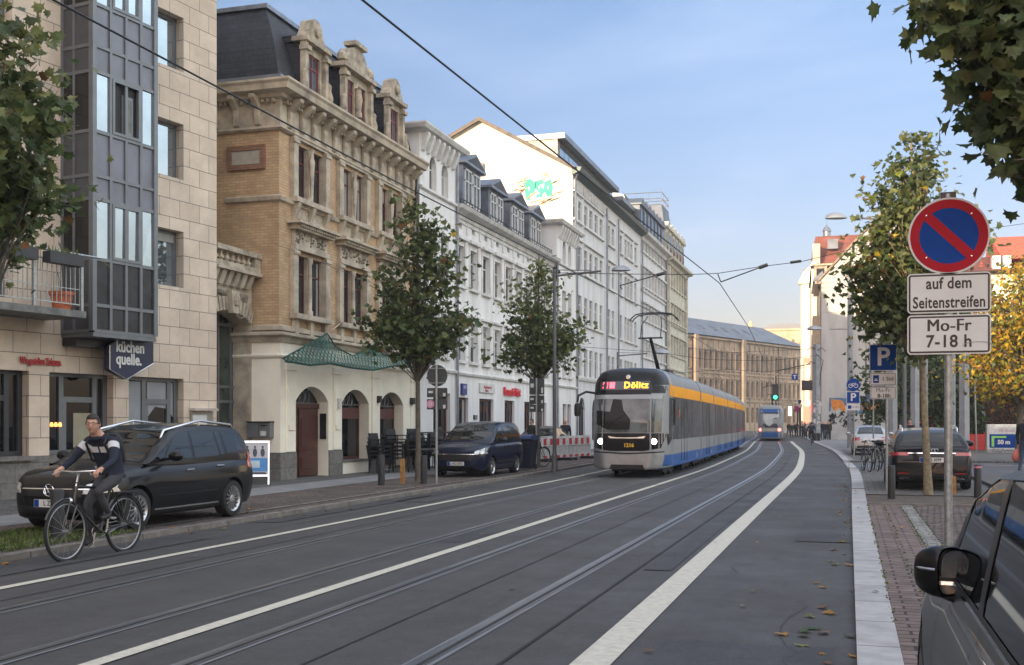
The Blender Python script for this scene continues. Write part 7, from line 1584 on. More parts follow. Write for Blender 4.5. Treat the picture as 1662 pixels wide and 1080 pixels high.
# -- near no-parking sign
NX = ground(1540, 1012, .04); NX = Vector((NX.x, NX.y, .04))
def near_sign():
 x, y = NX.x, NX.y; D = 1.56*1800/324; sc = D/1800; Z = lambda v: EYE+(688-v)*sc
 t = thing('no_parking_sign', 'round blue and red no-parking sign with two white plates on a galvanised post', 'traffic sign', (x, y, .04))
 g = MB(); pole(g, x, y+.045, .04, Z(318), .031, n=20); g.tube([(x,y+.045,Z(320)),(x,y+.045,Z(318)+.02)], .033, 20); link('post', g, M_STEEL, t, smooth=40)
 cz = Z(383); r = .30;
 g = MB(); g.lathe([(0,0),(r,0),(r,.014),(0,.014)], 56, T=lambda a,b,c: Vector((x+a, y+c, cz+b))); pl = link('round_plate', g, M_SIGNW, t)
 g = MB(); n = 64
 for k in range(n):
  a0, a1 = 2*pi*k/n, 2*pi*(k+1)/n; ri, ro = .218, .285
  g.quad(*[Vector((x+q*cos(a), y-.003, cz+q*sin(a))) for q, a in ((ri,a0),(ro,a0),(ro,a1),(ri,a1))])
 c45, s45 = cos(R(-45)), sin(R(-45)); hw = .037
 L_ = sqrt(.222**2-hw**2); cor = [(-L_,-hw),(L_,-hw),(L_,hw),(-L_,hw)]; g.quad(*[Vector((x+a*c45-b*s45, y-.0045, cz+a*s45+b*c45)) for a, b in cor]); link('red_ring', g, M_SIGNR, pl)
 g = MB(); g.lathe([(0,0),(.2185,0)], 56, T=lambda a,b,c: Vector((x+a, y-.002, cz+b))); link('blue_field', g, M_SIGNB, pl)
 g = MB()
 for a, b in ((-.165,.165),(.165,.165),(-.165,-.165),(.165,-.165)): g.lathe([(0,-.004),(.006,-.003),(.006,0)], 8, T=lambda p,q,c: Vector((x+a+p, y-.004+c, cz+b+q)))
 link('rivets', g, M_ALU, pl)
 for v0, v1, lines in ((443,508,(('auf dem',474-459,.62),('Seitenstreifen',474-490,.80))), (511,575,(('Mo-Fr',543-529,.9),('7-18 h',543-555,.92)))):
  zc = (Z(v0)+Z(v1))/2; h = Z(v0)-Z(v1); w = 127*sc; g = MB(); board(g, x, y, zc, w, h, .014, .03); p = link('plate', g, M_SIGNW, t)
  g = MB(); board(g, x, y-.002, zc, w, h, .0019, .03, inset=.010); board(g, x, y-.004, zc, w, h, .0019, .03, mi=1, inset=.024); link('black_border', g, [M_SIGNK, M_SIGNW], p)
  for s, off, k in lines:
   o = txt('lettering', s, .135 if v0 == 511 else .125, x, y-.0055, zc+off*sc, M_SIGNK, p, bold=0 if 'M' in s else .003, sx=(.80 if 'auf' in s else .73) if v0 == 443 else .92, space=1.05)
   if 'M' in s:
    for q in (-.0035, .0035): txt('lettering', s, .135, x+q, y-.0055-q*.1, zc+off*sc, M_SIGNK, p, sx=.92, space=1.05)
 g = MB()
 for z in (cz+.12, cz-.14, Z(475), Z(543)): g.box(x-.05, x+.05, y+.014, y+.085, z-.015, z+.015)
 link('clamps', g, M_STEEL, t)
 g = MB(); g.box(x-.06, x+.055, y+.02, y+.09, Z(324), Z(311)); link('cap', g, M_BLACKM, t)
 g = MB(); a = [(x+.21+.11*cos(R(q)), Z(563)+.035*sin(R(q))) for q in range(0, 181, 15)]
 for (p0, p1) in zip(a, a[1:]): g.tube([Vector((p0[0], y-.007, p0[1])), Vector((p1[0], y-.007, p1[1]))], .002, 4)
 link('sticker_trace', g, mat('sticker_grey', (.35,.35,.34), .6), t)
near_sign()
def park_sign():
 p = ground(1437, 797, .05); x, y = p.x, p.y; D = 1.55*1800/109; sc = D/1800; Z = lambda v: EYE+(688-v)*sc
 t = thing('parking_sign', 'blue square parking sign with time plates on a post left of the black estate', 'traffic sign', (x, y, .05))
 g = MB(); pole(g, x+.03, y+.045, .04, Z(562), .03); link('post', g, M_STEEL, t, smooth=40); xs = x-.05
 for v0, v1, w, m in ((559,602,.60,M_SIGNB),(605,626,.57,M_SIGNW),(628,648,.57,M_SIGNW)):
  zc, h = (Z(v0)+Z(v1))/2, Z(v0)-Z(v1); g = MB(); board(g, xs, y, zc, w, h, .012, .02); pl = link('plate', g, M_SIGNW, t)
  g = MB(); board(g, xs, y-.003, zc, w, h, .0028, .02, inset=.014);
  if m is M_SIGNB: link('blue_field', g, m, pl); txt('letter', 'P', .58, xs+.0, y-.006, zc-.0, M_SIGNW, pl, bold=.012, sx=1.0)
  else:
   board(g, xs, y-.005, zc, w, h, .0018, .02, mi=1, inset=.024); link('border', g, [M_SIGNK, M_SIGNW], pl)
   if v0 == 605:
    g = MB(); g.box(xs-.22, xs-.09, y-.008, y-.0055, zc-.09, zc+.09); link('disc_symbol', g, M_SIGNB, pl); g = MB(); g.box(xs-.20, xs-.11, y-.010, y-.0085, zc-.04, zc-.02); g.prism([(xs-.155,zc-.05),(xs-.12,zc-.02),(xs-.19,zc-.02)], y-.0105, y-.0085, lambda a,z,b: Vector((a,b,z+.03))); link('symbol', g, M_SIGNW, pl)
    txt('lettering', '1 Std', .125, xs+.10, y-.007, zc, M_SIGNK, pl, bold=.002)
   else: txt('lettering', 'Mo-Fr', .125, xs, y-.007, zc+.06, M_SIGNK, pl); txt('lettering', '8-18h', .125, xs+.02, y-.007, zc-.07, M_SIGNK, pl, bold=.003)
park_sign()
def bike_sign():
 p = ground(1387, 742, .05); x, y = p.x, p.y; sc = 1.55/54; Z = lambda v: EYE+(688-v)*sc
 t = thing('bicycle_parking_sign', 'small round bicycle sign over a blue parking plate, left of the tall parking sign', 'traffic sign', (x, y, .05))
 g = MB(); pole(g, x-.02, y+.05, .04, Z(616), .035); link('post', g, M_STEEL, t, smooth=40)
 cz = Z(625); g = MB(); g.lathe([(0,0),(.30,0),(.30,.012),(0,.012)], 32, T=lambda a,b,c: Vector((x-.06+a, y+c, cz+b))); pl = link('round_plate', g, M_SIGNB, t)
 g = MB()
 for s in (-1, 1): g.lathe([(.075,-.004),(.10,-.004)], 18, T=lambda a,b,c,s=s: Vector((x-.06+s*.12+a, y-.004, cz-.04+b)))
 for a, b, c, d in ((-.12,-.04,-.05,.07),(-.05,.07,.10,.07),(.12,-.04,.08,.10),(-.05,.07,.02,-.04),(.02,-.04,.10,.07),(-.12,-.04,.02,-.04)): g.tube([Vector((x-.06+a,y-.006,cz+b)),Vector((x-.06+c,y-.006,cz+d))], .012, 4)
 link('bicycle_symbol', g, M_SIGNW, pl)
 zc = Z(645.5); g = MB(); board(g, x-.06, y, zc, .60, .55, .012, .02); pl = link('plate', g, M_SIGNW, t); g = MB(); board(g, x-.06, y-.003, zc, .60, .55, .0028, .02, inset=.02); link('blue_field', g, M_SIGNB, pl); txt('letter', 'P', .50, x-.06, y-.006, zc, M_SIGNW, pl, bold=.012)
 zc = Z(661); g = MB(); board(g, x-.06, y, zc, .60, .30, .012, .02); pl = link('plate', g, M_SIGNW, t); g = MB(); board(g, x-.22, y-.003, zc, .16, .16, .0028, .01); link('disc_symbol', g, M_SIGNB, pl); txt('lettering', '8-18 h', .11, x+.05, y-.005, zc, M_SIGNK, pl)
bike_sign()
# further sign posts on the right
def small_posts():
 p = ground(1417.5, 742, .05); x, y = p.x, p.y; t = thing('sign_post', 'slim post with two small blue plates in front of the silver saloon', 'sign post', (x, y, .05)); g = MB(); pole(g, x, y, .04, 4.3, .035); link('post', g, M_STEEL, t)
 g = MB(); g.box(x+.02, x+.42, y-.02, y, 3.3, 3.5); g.box(x-.3, x+.2, y-.03, y-.01, 2.75, 2.95); link('plate', g, mat('slate_blue_sign', (.05,.09,.20), .4), t)
 p = ground(1585, 733, .06); x, y = p.x, p.y; t = thing('sign_post', 'bare leaning grey post beside the red barrier panel', 'sign post', (x, y, .06)); g = MB(); g.tube([(x,y,.05),(x-.1,y,3.9)], .045, 8); link('post', g, M_STEEL, t); g = MB(); g.box(x-.12, x-.06, y-.15, y+.15, 3.2, 3.9); link('plate', g, M_STEEL, t)
small_posts()
# -- sign backs on the left pavement
def back_sign(name, label, u, v, plates, rnd, hz):
 p = ground(u, v, PZ); x, y = p.x, p.y; sc = (EYE-PZ)/(v-688); Z = lambda q: EYE+(688-q)*sc
 t = thing(name, label, 'traffic sign', (x, y, PZ)); g = MB(); pole(g, x, y-.03, PZ-.02, Z(hz), .032, n=12); link('post', g, M_STEEL, t, smooth=40)
 M = mat('sign_back', (.055,.062,.062), .55, metal=.2, var=.15)
 if rnd:
  cz = Z(rnd[0]); r = rnd[1]*sc; g = MB(); g.lathe([(0,0),(r,0),(r,.02),(0,.02)], 36, T=lambda a,b,c: Vector((x+a, y+.02+c, cz+b))); link('round_plate', g, M, t)
  g = MB(); g.box(x-r*.8, x+r*.8, y-.01, y+.019, cz+r*.62, cz+r*.72); g.box(x-r*.85, x+r*.85, y-.01, y+.019, cz-r*.72, cz-r*.62); link('bracket', g, M_STEEL, t)
 random.seed(int(u))
 for v0, v1, w in plates:
  zc, h = (Z(v0)+Z(v1))/2, Z(v0)-Z(v1); g = MB(); board(g, x, y+.015, zc, w*sc, h, .02, .02); pl = link('plate', g, M, t)
  g = MB(); a = random.choice((.18,.2)); g.box(x+w*sc*.30, x+w*sc*.42, y+.005, y+.0145, zc-h*.4, zc-h*.05); g.box(x-w*sc*.42, x-w*sc*.2, y+.005, y+.0145, zc-h*.05, zc+h*.2); link('stickers', g, M_WHITEP, pl)
 return t, x, y, Z
t, x, y, Z = back_sign('traffic_sign', 'grey back of a round sign with two oblong plates beside the small van', 709, 786, [(630,645,35),(648,665,35)], (610,17.5), 592)
g = MB(); g.lathe([(0,0),(.105,0)], 24, T=lambda a,b,c: Vector((x-.17+a, y-.005, Z(656)+b))); link('pink_sticker', g, mat('pink_sticker', (.55,.25,.36), .6), t); g = MB(); g.lathe([(.03,0),(.05,0)], 24, T=lambda a,b,c: Vector((x-.17+a, y-.008, Z(656)+b))); link('sticker_ring', g, M_WHITEP, t)
back_sign('traffic_sign', 'dark backs of three oblong sign plates on the post between the two left trees', 871, 762, [(615,641,25),(642,656,25),(657,669,25)], None, 614)
# -- bollards
def bollard(name, label, x, y, h, r=.075, red=False, z=.07, group=None):
 t = thing(name, label, 'bollard', (x, y, z), group=group); g = MB(); g.lathe([(r,0),(r,h-.02),(r-.012,h),(0,h)], 20); link('post', g, mat('bollard_rubber', (.017,.017,.018), .6, var=.2, scale=5), t, smooth=40, world=False)
 if red:
  g = MB(); g.lathe([(r+.003,h-.07),(r+.003,h-.03)], 20, arc=(-pi*.95,-pi*.05)); link('reflector', g, mat('pink_reflector', (.6,.2,.24), .3), t, world=False)
 return t
GB = 'black bollards guarding the tree pits'
for u, v, h, lb in ((619,788,.76,'black bollard on the cobbles left of the stake'),(688,785,.72,'black bollard beside the slender tree trunk on the left pavement')):
 p = ground(u, v, .07); bollard('bollard', lb, p.x, p.y, h, .085, group=GB)
p = ground(93, 876, .07); bollard('bollard', 'black bollard behind the cyclist front wheel', p.x, p.y, .66, .085, group=GB)
p = ground(1447, 810, .05); bollard('bollard', 'black bollard at the left end of the tree pit behind the black estate', p.x, p.y, .69, .075, z=.05, group=GB)
p = ground(1587, 808, .05); bollard('bollard', 'black bollard with red reflector at the right end of the tree pit', p.x, p.y, .69, .075, True, .05, GB)
for u, v, w, h, lb in ((653.5,786,.10,.62,'ochre wooden stake between the two left bollards'),(1547,802,.12,.38,'low ochre wooden stake behind the no-parking post')):
 p = ground(u, v, .06); t = thing('wooden_stake', lb, 'stake', (p.x, p.y, .06)); g = MB(); g.prism([(-w/2,0),(w/2,0),(w/2,h),(0,h+.03),(-w/2,h)], -.05, .05, lambda x,z,y: Vector((x,y,z))); link('stake', g, mat('ochre_wood', (.34,.17,.05), .8, var=.25, scale=10), t, world=False)
# -- lamp posts
def lamp(name, label, base, h, arm, r=.09, lampz=None, m=None, size=1.0):
 """arm = (dx, dy): lamp head offset"""
 x, y, z = base; t = thing(name, label, 'street lamp', base); m = m or mat('lamp_grey', (.13,.14,.145), .5, metal=.3, var=.1)
 g = MB(); g.tube([(x,y,z),(x,y,z+h)], [r, r*.75], 12); g.lathe([(r*1.5,0),(r*1.5,.5),(r,.6)], 14, T=lambda a,b,c: Vector((x+a,y+b,z+c))); link('post', g, m, t, smooth=50)
 ex, ey = x+arm[0], y+arm[1]; L_ = sqrt(arm[0]**2+arm[1]**2); ux, uy = arm[0]/L_, arm[1]/L_; hz = z+h-.12
 g = MB(); g.tube([(x,y,hz-.1),(x+arm[0]*.7,y+arm[1]*.7,hz+.02)], .035, 8); g.tube([(x,y,hz+.5 if 0 else hz+.09),(x+arm[0]*.55,y+arm[1]*.55,hz+.05)], .015, 6); link('arm', g, m, t)
 g = MB(); a = .42*size;
 for sgn in (1,):
  prof = [(0,.16),(.10,.155),(.2,.13),(.30,.08),(.36,.02),(.37,-.01),(.30,-.03),(0,-.045)]
  g.lathe([(r_*size, q*size*1.5) for r_, q in prof], 20, T=lambda X,Y,Z_: Vector((ex+ux*X*1.35-uy*Y*.62, ey+uy*X*1.35+ux*Y*.62, hz+.03+Z_)))
 hd = link('lamp_head', g, M_ALU if size < 0 else mat('lamp_shell', (.30,.32,.34), .35, metal=.5), t, smooth=50)
 g = MB(); g.lathe([(0,-.055*size),(.26*size,-.04*size),(.30*size,-.03*size)], 18, T=lambda X,Y,Z_: Vector((ex+ux*X*1.2-uy*Y*.5, ey+uy*X*1.2+ux*Y*.5, hz+.02+Z_))); link('lens', g, mat('lamp_lens', (.35,.30,.25), .3), hd)
 return t
p = ground(900, 766, PZ); lamp('street_lamp', 'dark grey street lamp on the left pavement beside the red and white barrier', (p.x, p.y, PZ), EYE+(688-441)/1800*p.length*.995-PZ+.1, (2.1,.25), .065, size=.62, m=mat('lamp_dark', (.09,.095,.10), .5))
p = ground(1060, 735, PZ); q = onX(1038, 565, -9.0); lamp('street_lamp', 'distant street lamp behind the tram roof, slim post', (P3(1072,572,62).x-2.4, P3(1072,572,62).y-.2, PZ), P3(1072,572,62).z-.03, (2.4,.2), .06)
q = ray(1357, 350); D = 40.0; lampp = Vector((q.x*D, q.y*D, EYE+q.z*D)); lamp('street_lamp', 'street lamp whose head reaches over the road from the right-hand tree', (lampp.x+2.35, lampp.y+.5, .08), lampp.z-.08, (-2.35,-.5), .075, size=.80)
q = ray(1322, 536); D = 95.0; lp2 = Vector((q.x*D, q.y*D, EYE+q.z*D)); lamp('street_lamp', 'far street lamp in front of the grey gable', (lp2.x+4.2, lp2.y, .08), lp2.z+.06, (-4.2,-.2), .08, size=1.3)
# -- masts
def mast(label, u, v0, vt, w, D=None, z0=.06, sq=False, posters=False, name='concrete_mast'):
 if D is None: p = ground(u, v0, z0); D = (EYE-z0)*1800/(v0-688)
 else: r_ = ray(u, 688); p = Vector((r_.x*D, r_.y*D, z0))
 h = EYE+(688-vt)/1800*D; ww = w/2*D/1800; t = thing(name, label, 'mast', (p.x, p.y, z0)); g = MB()
 if sq: g.tube([(p.x,p.y,z0),(p.x,p.y,h)], [ww*1.35, ww*1.25], 4)
 else: g.tube([(p.x,p.y,z0),(p.x,p.y,h)], [ww*1.08, ww*.9], 14)
 link('shaft', g, M_CONC, t, smooth=None if sq else 50); return t, p, ww, h
t, p, ww, h = mast('tall grey concrete tram mast covered in stickers at its foot, by the pavement crowd', 1325, 716, 559, 9.5, sq=True)
g = MB(); random.seed(3)
for k in range(22):
 zz = random.uniform(.9, 3.6); dx = random.uniform(-ww, ww*.8); g.box(p.x+dx, p.x+dx+random.uniform(.1,.3), p.y-ww*1.05-.01-k*.001, p.y-ww*1.0-k*.001, zz, zz+random.uniform(.12,.35))
link('stickers', g, M_WHITEP, t); g = MB(); g.box(p.x-ww*1.3, p.x+ww*1.3, p.y-ww*1.3, p.y+ww*1.3, .06, .75); link('foot', g, M_PLASTER, t)
g = MB()
for z_, s in ((8.2,-1),(8.1,1),(6.9,-1)): g.tube([Vector((p.x,p.y-.2,z_)), Vector((p.x+s*.5,p.y-.3,z_+.25)), Vector((p.x+s*.8,p.y-.3,z_-.1))], .035, 6)
g.tube([Vector((p.x,p.y-.35,7.8)), Vector((p.x+.6,p.y-.4,7.2)), Vector((p.x+.35,p.y-.4,6.0)), Vector((p.x+.3,p.y-.4,5.0))], .03, 5)
link('cable_brackets', g, M_PLASTER, t)
mast('tall pale mast rising behind the bicycle parking sign', 1380, 0, 430, 9.5, D=70)
t, p, ww, h = mast('broad pale column left of the slender tree trunk', 1485, 0, 560, 10.5, D=58, sq=True)
mast('slim white column just right of the slender tree trunk', 1503, 0, 560, 6, D=62); mast('pale column partly behind the no-parking post', 1548, 0, 540, 5.5, D=62); mast('broad light grey column next to the yellow tree', 1565, 0, 530, 12, D=58, sq=True)
mast('pale square column left of the parking sign post', 1449, 0, 600, 11, D=60, sq=True)
# -- overhead line
def wire(name, label, pts, r=.012):
 t = tag(link(name, (lambda g: (g.tube(pts, r, 5), g)[1])(MB()), mat('wire_black', (.012,.012,.013), .5, var=0)), label, 'wire'); return t
wire('contact_wire', 'contact wire over the left tram track running across the brick house', [Vector((-6.45,-20,5.15)), Vector((-6.45,15,5.2)), Vector((-6.3,36,5.33)), Vector((-6.25,60,5.15)), Vector((-6.27+bend(100),100,5.15)), Vector((-6.27+bend(160),160,5.15)), Vector((-6.27+bend(220),220,5.15))], .011)
wire('contact_wire', 'contact wire over the right tram track crossing the open sky', [Vector((-4.3,-10,5.1)), P3(588,0,9.2), P3(890,240,14.1), P3(1168,460,27.4), P3(1215,531,40), Vector((-3.47+bend(80),80,5.15)), Vector((-3.47+bend(110),110,5.15)), Vector((-3.47+bend(160),160,5.15)), Vector((-3.47+bend(220),220,5.15))], .011)
def span(D, uv, label, r=.008): wire('span_wire', label, [P3(u, v, D) for u, v in uv], r)
span(27.6, [(893,443),(1010,445),(1118,446),(1165,444),(1235,433),(1300,425),(1420,396)], 'cross-span wire from the left lamp post to the right-hand tree', .009)
span(27.8, [(1420,396),(1600,372),(1700,358)], 'span wire continuing right behind the no-parking sign', .006)
span(60, [(900,560),(1065,572),(1150,584),(1245,586),(1330,577)], 'cross-span wire low over the tram roof', .012)
span(85, [(1010,612),(1180,600),(1240,604),(1316,596)], 'far cross-span wire in front of the sandstone building', .016)
span(130, [(1080,560),(1180,573),(1330,566)], 'very far cross-span wire high on the sandstone building', .02)
for lb, D, a, b, c in (('pull-off arm with insulators holding the wire against the sky', 27.4, (1170,458),(1232,435),(1165,445)), ('pull-off arm over the left track in front of the row houses', 30, (1006,464),(1066,447),(1010,470)), ('distant pull-off arm in front of the sandstone building', 75, (1262,602),(1310,592),(1262,606))):
 t = thing('pull_off_arm', lb, 'overhead line arm', P3(*a, D)); g = MB(); g.tube([P3(*a, D), P3(*b, D)], .016 if D < 40 else .035, 6); link('rod', g, M_PLASTER, t)
 g = MB(); e = P3(*b, D); g.tube([e, e+(e-P3(*a, D)).normalized()*.22], .045, 8); g.tube([P3(*a,D), P3(*c,D)], .014, 5); link('insulator', g, M_BLACKM, t)
g = MB(); a, b = P3(1283,426.5,27.6), P3(1300,424,27.6); g.tube([a,b], .035, 8); tag(link('strain_insulator', g, M_PLASTER), 'strain insulator in the span wire left of the red roof', 'insulator')
wire('feeder_cable', 'thin cable running down from the brick house over the white house', [P3(445,395,27), P3(700,500,40), P3(860,545,55), P3(1040,630,70)], .005)
# traffic signal and one-way style sign hanging far
p = P3(1258.5, 638, 128); t = thing('traffic_signal', 'small traffic signal showing green over the far tram', 'traffic light', (p.x, p.y, 0)); g = MB(); g.box(p.x-.35, p.x+.35, p.y, p.y+.4, p.z-.9, p.z+1.0); link('housing', g, M_BLACKM, t); g = MB(); g.lathe([(0,0),(.20,.0),(.22,.05)], 14, T=lambda a,b,c: Vector((p.x+a, p.y-.05-c, p.z-.5+b))); link('green_lamp', g, mat('lit_green', (.05,.9,.5), emit=(.05,.95,.50), estr=1.3, var=0), t)
g = MB(); pole(g, p.x+.05, p.y+.2, 0, p.z+2, .07); link('post', g, M_PLASTER, t)
p = P3(1290, 612, 120); t = thing('blue_tram_sign', 'small blue square sign hanging before the sandstone building', 'traffic sign', p); g = MB(); g.box(p.x-.33, p.x+.33, p.y, p.y+.03, p.z-.33, p.z+.33); link('plate', g, M_SIGNB, t); g = MB(); g.box(p.x-.05, p.x+.05, p.y-.02, p.y-.001, p.z-.22, p.z+.1); g.box(p.x-.18, p.x+.18, p.y-.02, p.y-.001, p.z+.1, p.z+.2); link('symbol', g, M_SIGNW, t); g = MB(); g.tube([(p.x,p.y,p.z+.3),(p.x,p.y,p.z+1.6)], .02, 4); link('hanger', g, M_PLASTER, t)
# -- construction barrier
def barrier():
 a, b = ground(882, 748, PZ), ground(957, 741, PZ); a, b = Vector((-10.3, 41.2, PZ)), Vector((-9.75, 45.5, PZ));
 a = ground(878, 750, PZ); b = ground(958, 744, PZ); n = 2;
 for k in range(n):
  p, q = a.lerp(b, k*.5+.005), a.lerp(b, k*.5+.495); t = thing('barrier_fence', ['left half of the red and white plastic site barrier','right half of the red and white site barrier, nearest the tram'][k], 'barrier', p, group='red and white barrier panels'); d = (q-p); L_ = d.length; d.normalize(); nn = Vector((d.y,-d.x,0))
  def T(s, z, o): return p+d*s+Vector((0,0,z))+nn*o
  def bx(g, s0, s1, z0, z1, o0, o1): g.hexa([T(s0,z0,o0),T(s1,z0,o0),T(s1,z0,o1),T(s0,z0,o1),T(s0,z1,o0),T(s1,z1,o0),T(s1,z1,o1),T(s0,z1,o1)])
  g = MB(); bx(g, 0, L_, .62, .95, -.03, .03); bx(g, 0, L_, .12, .24, -.03, .03); m = int(L_/.12)
  for i in range(m+1): s = L_*i/m; bx(g, s-.02, s+.02, .24, .62, -.02, .02);
  for i in range(int(L_/.16)): bx(g, i*.16+.03, i*.16+.10, .95, 1.02, -.02, .02)
  link('panel', g, M_WHITEP, t)
  g = MB(); nb = 4
  for i in range(nb): s = L_*(i+.25)/nb; bx(g, s, s+L_*.11, .66, .92, .031, .036); bx(g, s, s+L_*.13, .13, .23, .031, .036)
  link('red_fields', g, M_REDP, t)
  g = MB()
  for s in (.15, L_-.15): bx(g, s-.15, s+.15, 0, .10, -.35, .35)
  link('foot', g, M_BLACK, t)
barrier()
# wheelie bin, A-board, letterbox, terrace furniture
def bin_():
 p = ground(852, 763, PZ); t = thing('wheelie_bin', 'dark blue wheelie bin with blue lid behind the small van', 'bin', (p.x-.1, p.y, PZ)); g = MB();
 g.hexa([(-.36,-.34,.06),(.36,-.34,.06),(.36,.34,.06),(-.36,.34,.06),(-.45,-.40,1.02),(.45,-.40,1.02),(.45,.40,1.02),(-.45,.40,1.02)]); g.box(-.47,.47,-.42,.42,.98,1.03); link('body', g, mat('bin_dark_blue', (.010,.014,.028), .5), t, world=False, bevel=.02)
 g = MB(); g.prism([(-.46,1.035),(.48,1.035),(.46,1.12),(0,1.17),(-.42,1.14)], -.44, .44, lambda y,z,x: Vector((x,y,z))); link('lid', g, mat('bin_lid_blue', (.02,.05,.16), .45), t, world=False)
 for s in (-1,1):
  g = MB(); g.lathe([(0,0),(.10,0),(.10,.05),(0,.05)], 14, T=lambda a,b,c: Vector((s*(.34+c), .36+a, .10+b))); link('wheel', g, M_RUBBER, t, world=False)
bin_()
def aboard():
 p = ground(414, 786, PZ); t = thing('sandwich_board', 'folding sandwich board with blue poster on the pavement behind the minivan', 'sandwich board', (p.x, p.y, PZ), R(28));
 def pan(sg):
  def T(x, z, o): return Vector((x, sg*(.30*(1-z/1.1))-sg*o*-1, z))
  g = MB();
  for q in ((-.36,-.32,0,1.1),(.32,.36,0,1.1),(-.32,.32,1.04,1.1),(-.32,.32,.20,.25)): g.hexa([T(q[0],q[2],0),T(q[1],q[2],0),T(q[1],q[2],.03),T(q[0],q[2],.03),T(q[0],q[3],0),T(q[1],q[3],0),T(q[1],q[3],.03),T(q[0],q[3],.03)])
  f = link('frame', g, M_ALU, t, world=False)
  g = MB(); g.quad(T(-.32,.25,.012),T(.32,.25,.012),T(.32,1.04,.012),T(-.32,1.04,.012)); link('poster', g, mat('poster_grey', (.42,.42,.44), .4), f, world=False)
  if sg < 0:
   g = MB(); g.quad(*[T(x,z,.018) for x, z in ((-.32,.33),(.32,.33),(.32,.66),(-.32,.66))]); link('blue_field', g, mat('poster_blue', (.03,.20,.48), .4), f, world=False); g = MB(); g.quad(*[T(x,z,.022) for x, z in ((-.20,.42),(.12,.42),(.12,.60),(-.20,.60))]); link('pale_field', g, mat('poster_pale', (.40,.52,.58), .4), f, world=False)
   g = MB()
   for x in (-.19, 0, .19):
    for z, r_ in ((.94,.035),(.80,.07)): g.add([T(x+r_*cos(a*.7854)*.8, z+r_*sin(a*.7854)*(1 if z > .9 else 1.6), .020) for a in range(8)], [list(range(8))])
   g.quad(*[T(x,z,.020) for x, z in ((-.3,.26),(.3,.26),(.25,.31),(-.25,.31))])
   link('figures', g, mat('poster_dark', (.04,.04,.06), .5), f, world=False)
 pan(-1); pan(1)
aboard()
def letterbox():
 Y = F2.o.y-.1; a, b = onY(406, 711, Y), onY(443, 686, Y); t = thing('letterbox', 'grey double letterbox on the side wall of the brick house', 'letterbox', (a.x, Y, a.z)); g = MB(); g.box(a.x, b.x, Y-.16, Y+.1, a.z, b.z); link('box', g, mat('letterbox_grey', (.20,.21,.22), .4, metal=.4), t, bevel=.01)
 m = (a.x+b.x)/2; g = MB(); g.box(m-.004, m+.004, Y-.165, Y-.16, a.z, b.z); g.box(m+.06, b.x-.08, Y-.166, Y-.161, b.z-.10, b.z-.07); g.box(a.x-.02, b.x+.02, Y-.2, Y+.1, b.z+.001, b.z+.03); link('flap', g, M_BLACKM, t); g = MB(); g.box(m+.06, b.x-.12, Y-.168, Y-.161, a.z+.06, a.z+.19); link('label', g, M_WHITEP, t)
letterbox()
M_CH = mat('black_rattan', (.012,.012,.014), .6, var=.3, scale=25, bump=.4)
def chair():
 t = thing('cafe_chair', 'x', 'chair', (0,0,0)); g = MB(); g.box(-.24,.24,-.24,.24,.42,.46); link('seat', g, M_CH, t, world=False); g = MB(); g.hexa([(-.24,.20,.44),(.24,.20,.44),(.24,.24,.44),(-.24,.24,.44),(-.24,.28,.86),(.24,.28,.86),(.24,.32,.86),(-.24,.32,.86)]); link('backrest', g, M_CH, t, world=False)
 for x in (-.22, .22):
  g = MB(); g.box(x-.02, x+.02, -.22, .24, .64, .67); link('armrest', g, M_CH, t, world=False)
  for y in (-.22, .22): g = MB(); g.tube([(x,y,0),(x,y,.66)], .018, 6); link('leg', g, M_CH, t, world=False)
 return t
def terrace():
 X0 = -13.9; first = None; G = 'stacked black cafe chairs before the arched windows'; random.seed(9)
 pr = chair(); n = 0; stacks = [(31.6,4,'left of the terrace rail'),(32.6,5,'before the second arched window'),(34.6,5,'before the third arched window'),(35.5,4,'behind the slender tree trunk'),(36.6,4,'at the right end of the terrace')]
 for y, k, w in stacks:
  for i in range(k):
   lb = f"black cafe chair {['lowest','second','third','fourth','fifth'][i]} in its stack {w}"
   if n == 0: o = pr; o.location = (X0, y, PZ); o['label'] = lb; o['group'] = G; o.rotation_euler = (0,0,R(80))
   else: o = dup(pr, (X0+random.uniform(-.05,.05)+i*.03, y+i*.02, PZ+.125*i), R(80)+random.uniform(-.2,.2), lb, G)
   n += 1
 for (y0, y1, lb) in ((32.2, 34.2, 'long black terrace table with raised bar rail'), (34.7, 37.2, 'second black terrace table beside the sign post')):
  x = -12.9; t = thing('terrace_table', lb, 'table', (x, (y0+y1)/2, PZ), group='black terrace tables'); g = MB(); g.box(x-.35, x+.35, y0, y1, .74, .79); link('tabletop', g, M_BLACKM, t)
  for yy in (y0+.1, y1-.1):
   for xx in (x-.3, x+.3): g = MB(); g.tube([(xx,yy,PZ),(xx,yy,.74)], .03, 6); link('leg', g, M_BLACKM, t)
  g = MB(); g.box(x-.33, x-.28, y0, y1, 1.28, 1.33)
  for yy in (y0+.05, (y0+y1)/2, y1-.05): g.box(x-.33, x-.28, yy-.03, yy+.03, .791, 1.28)
  link('rail', g, M_BLACKM, t)
terrace()
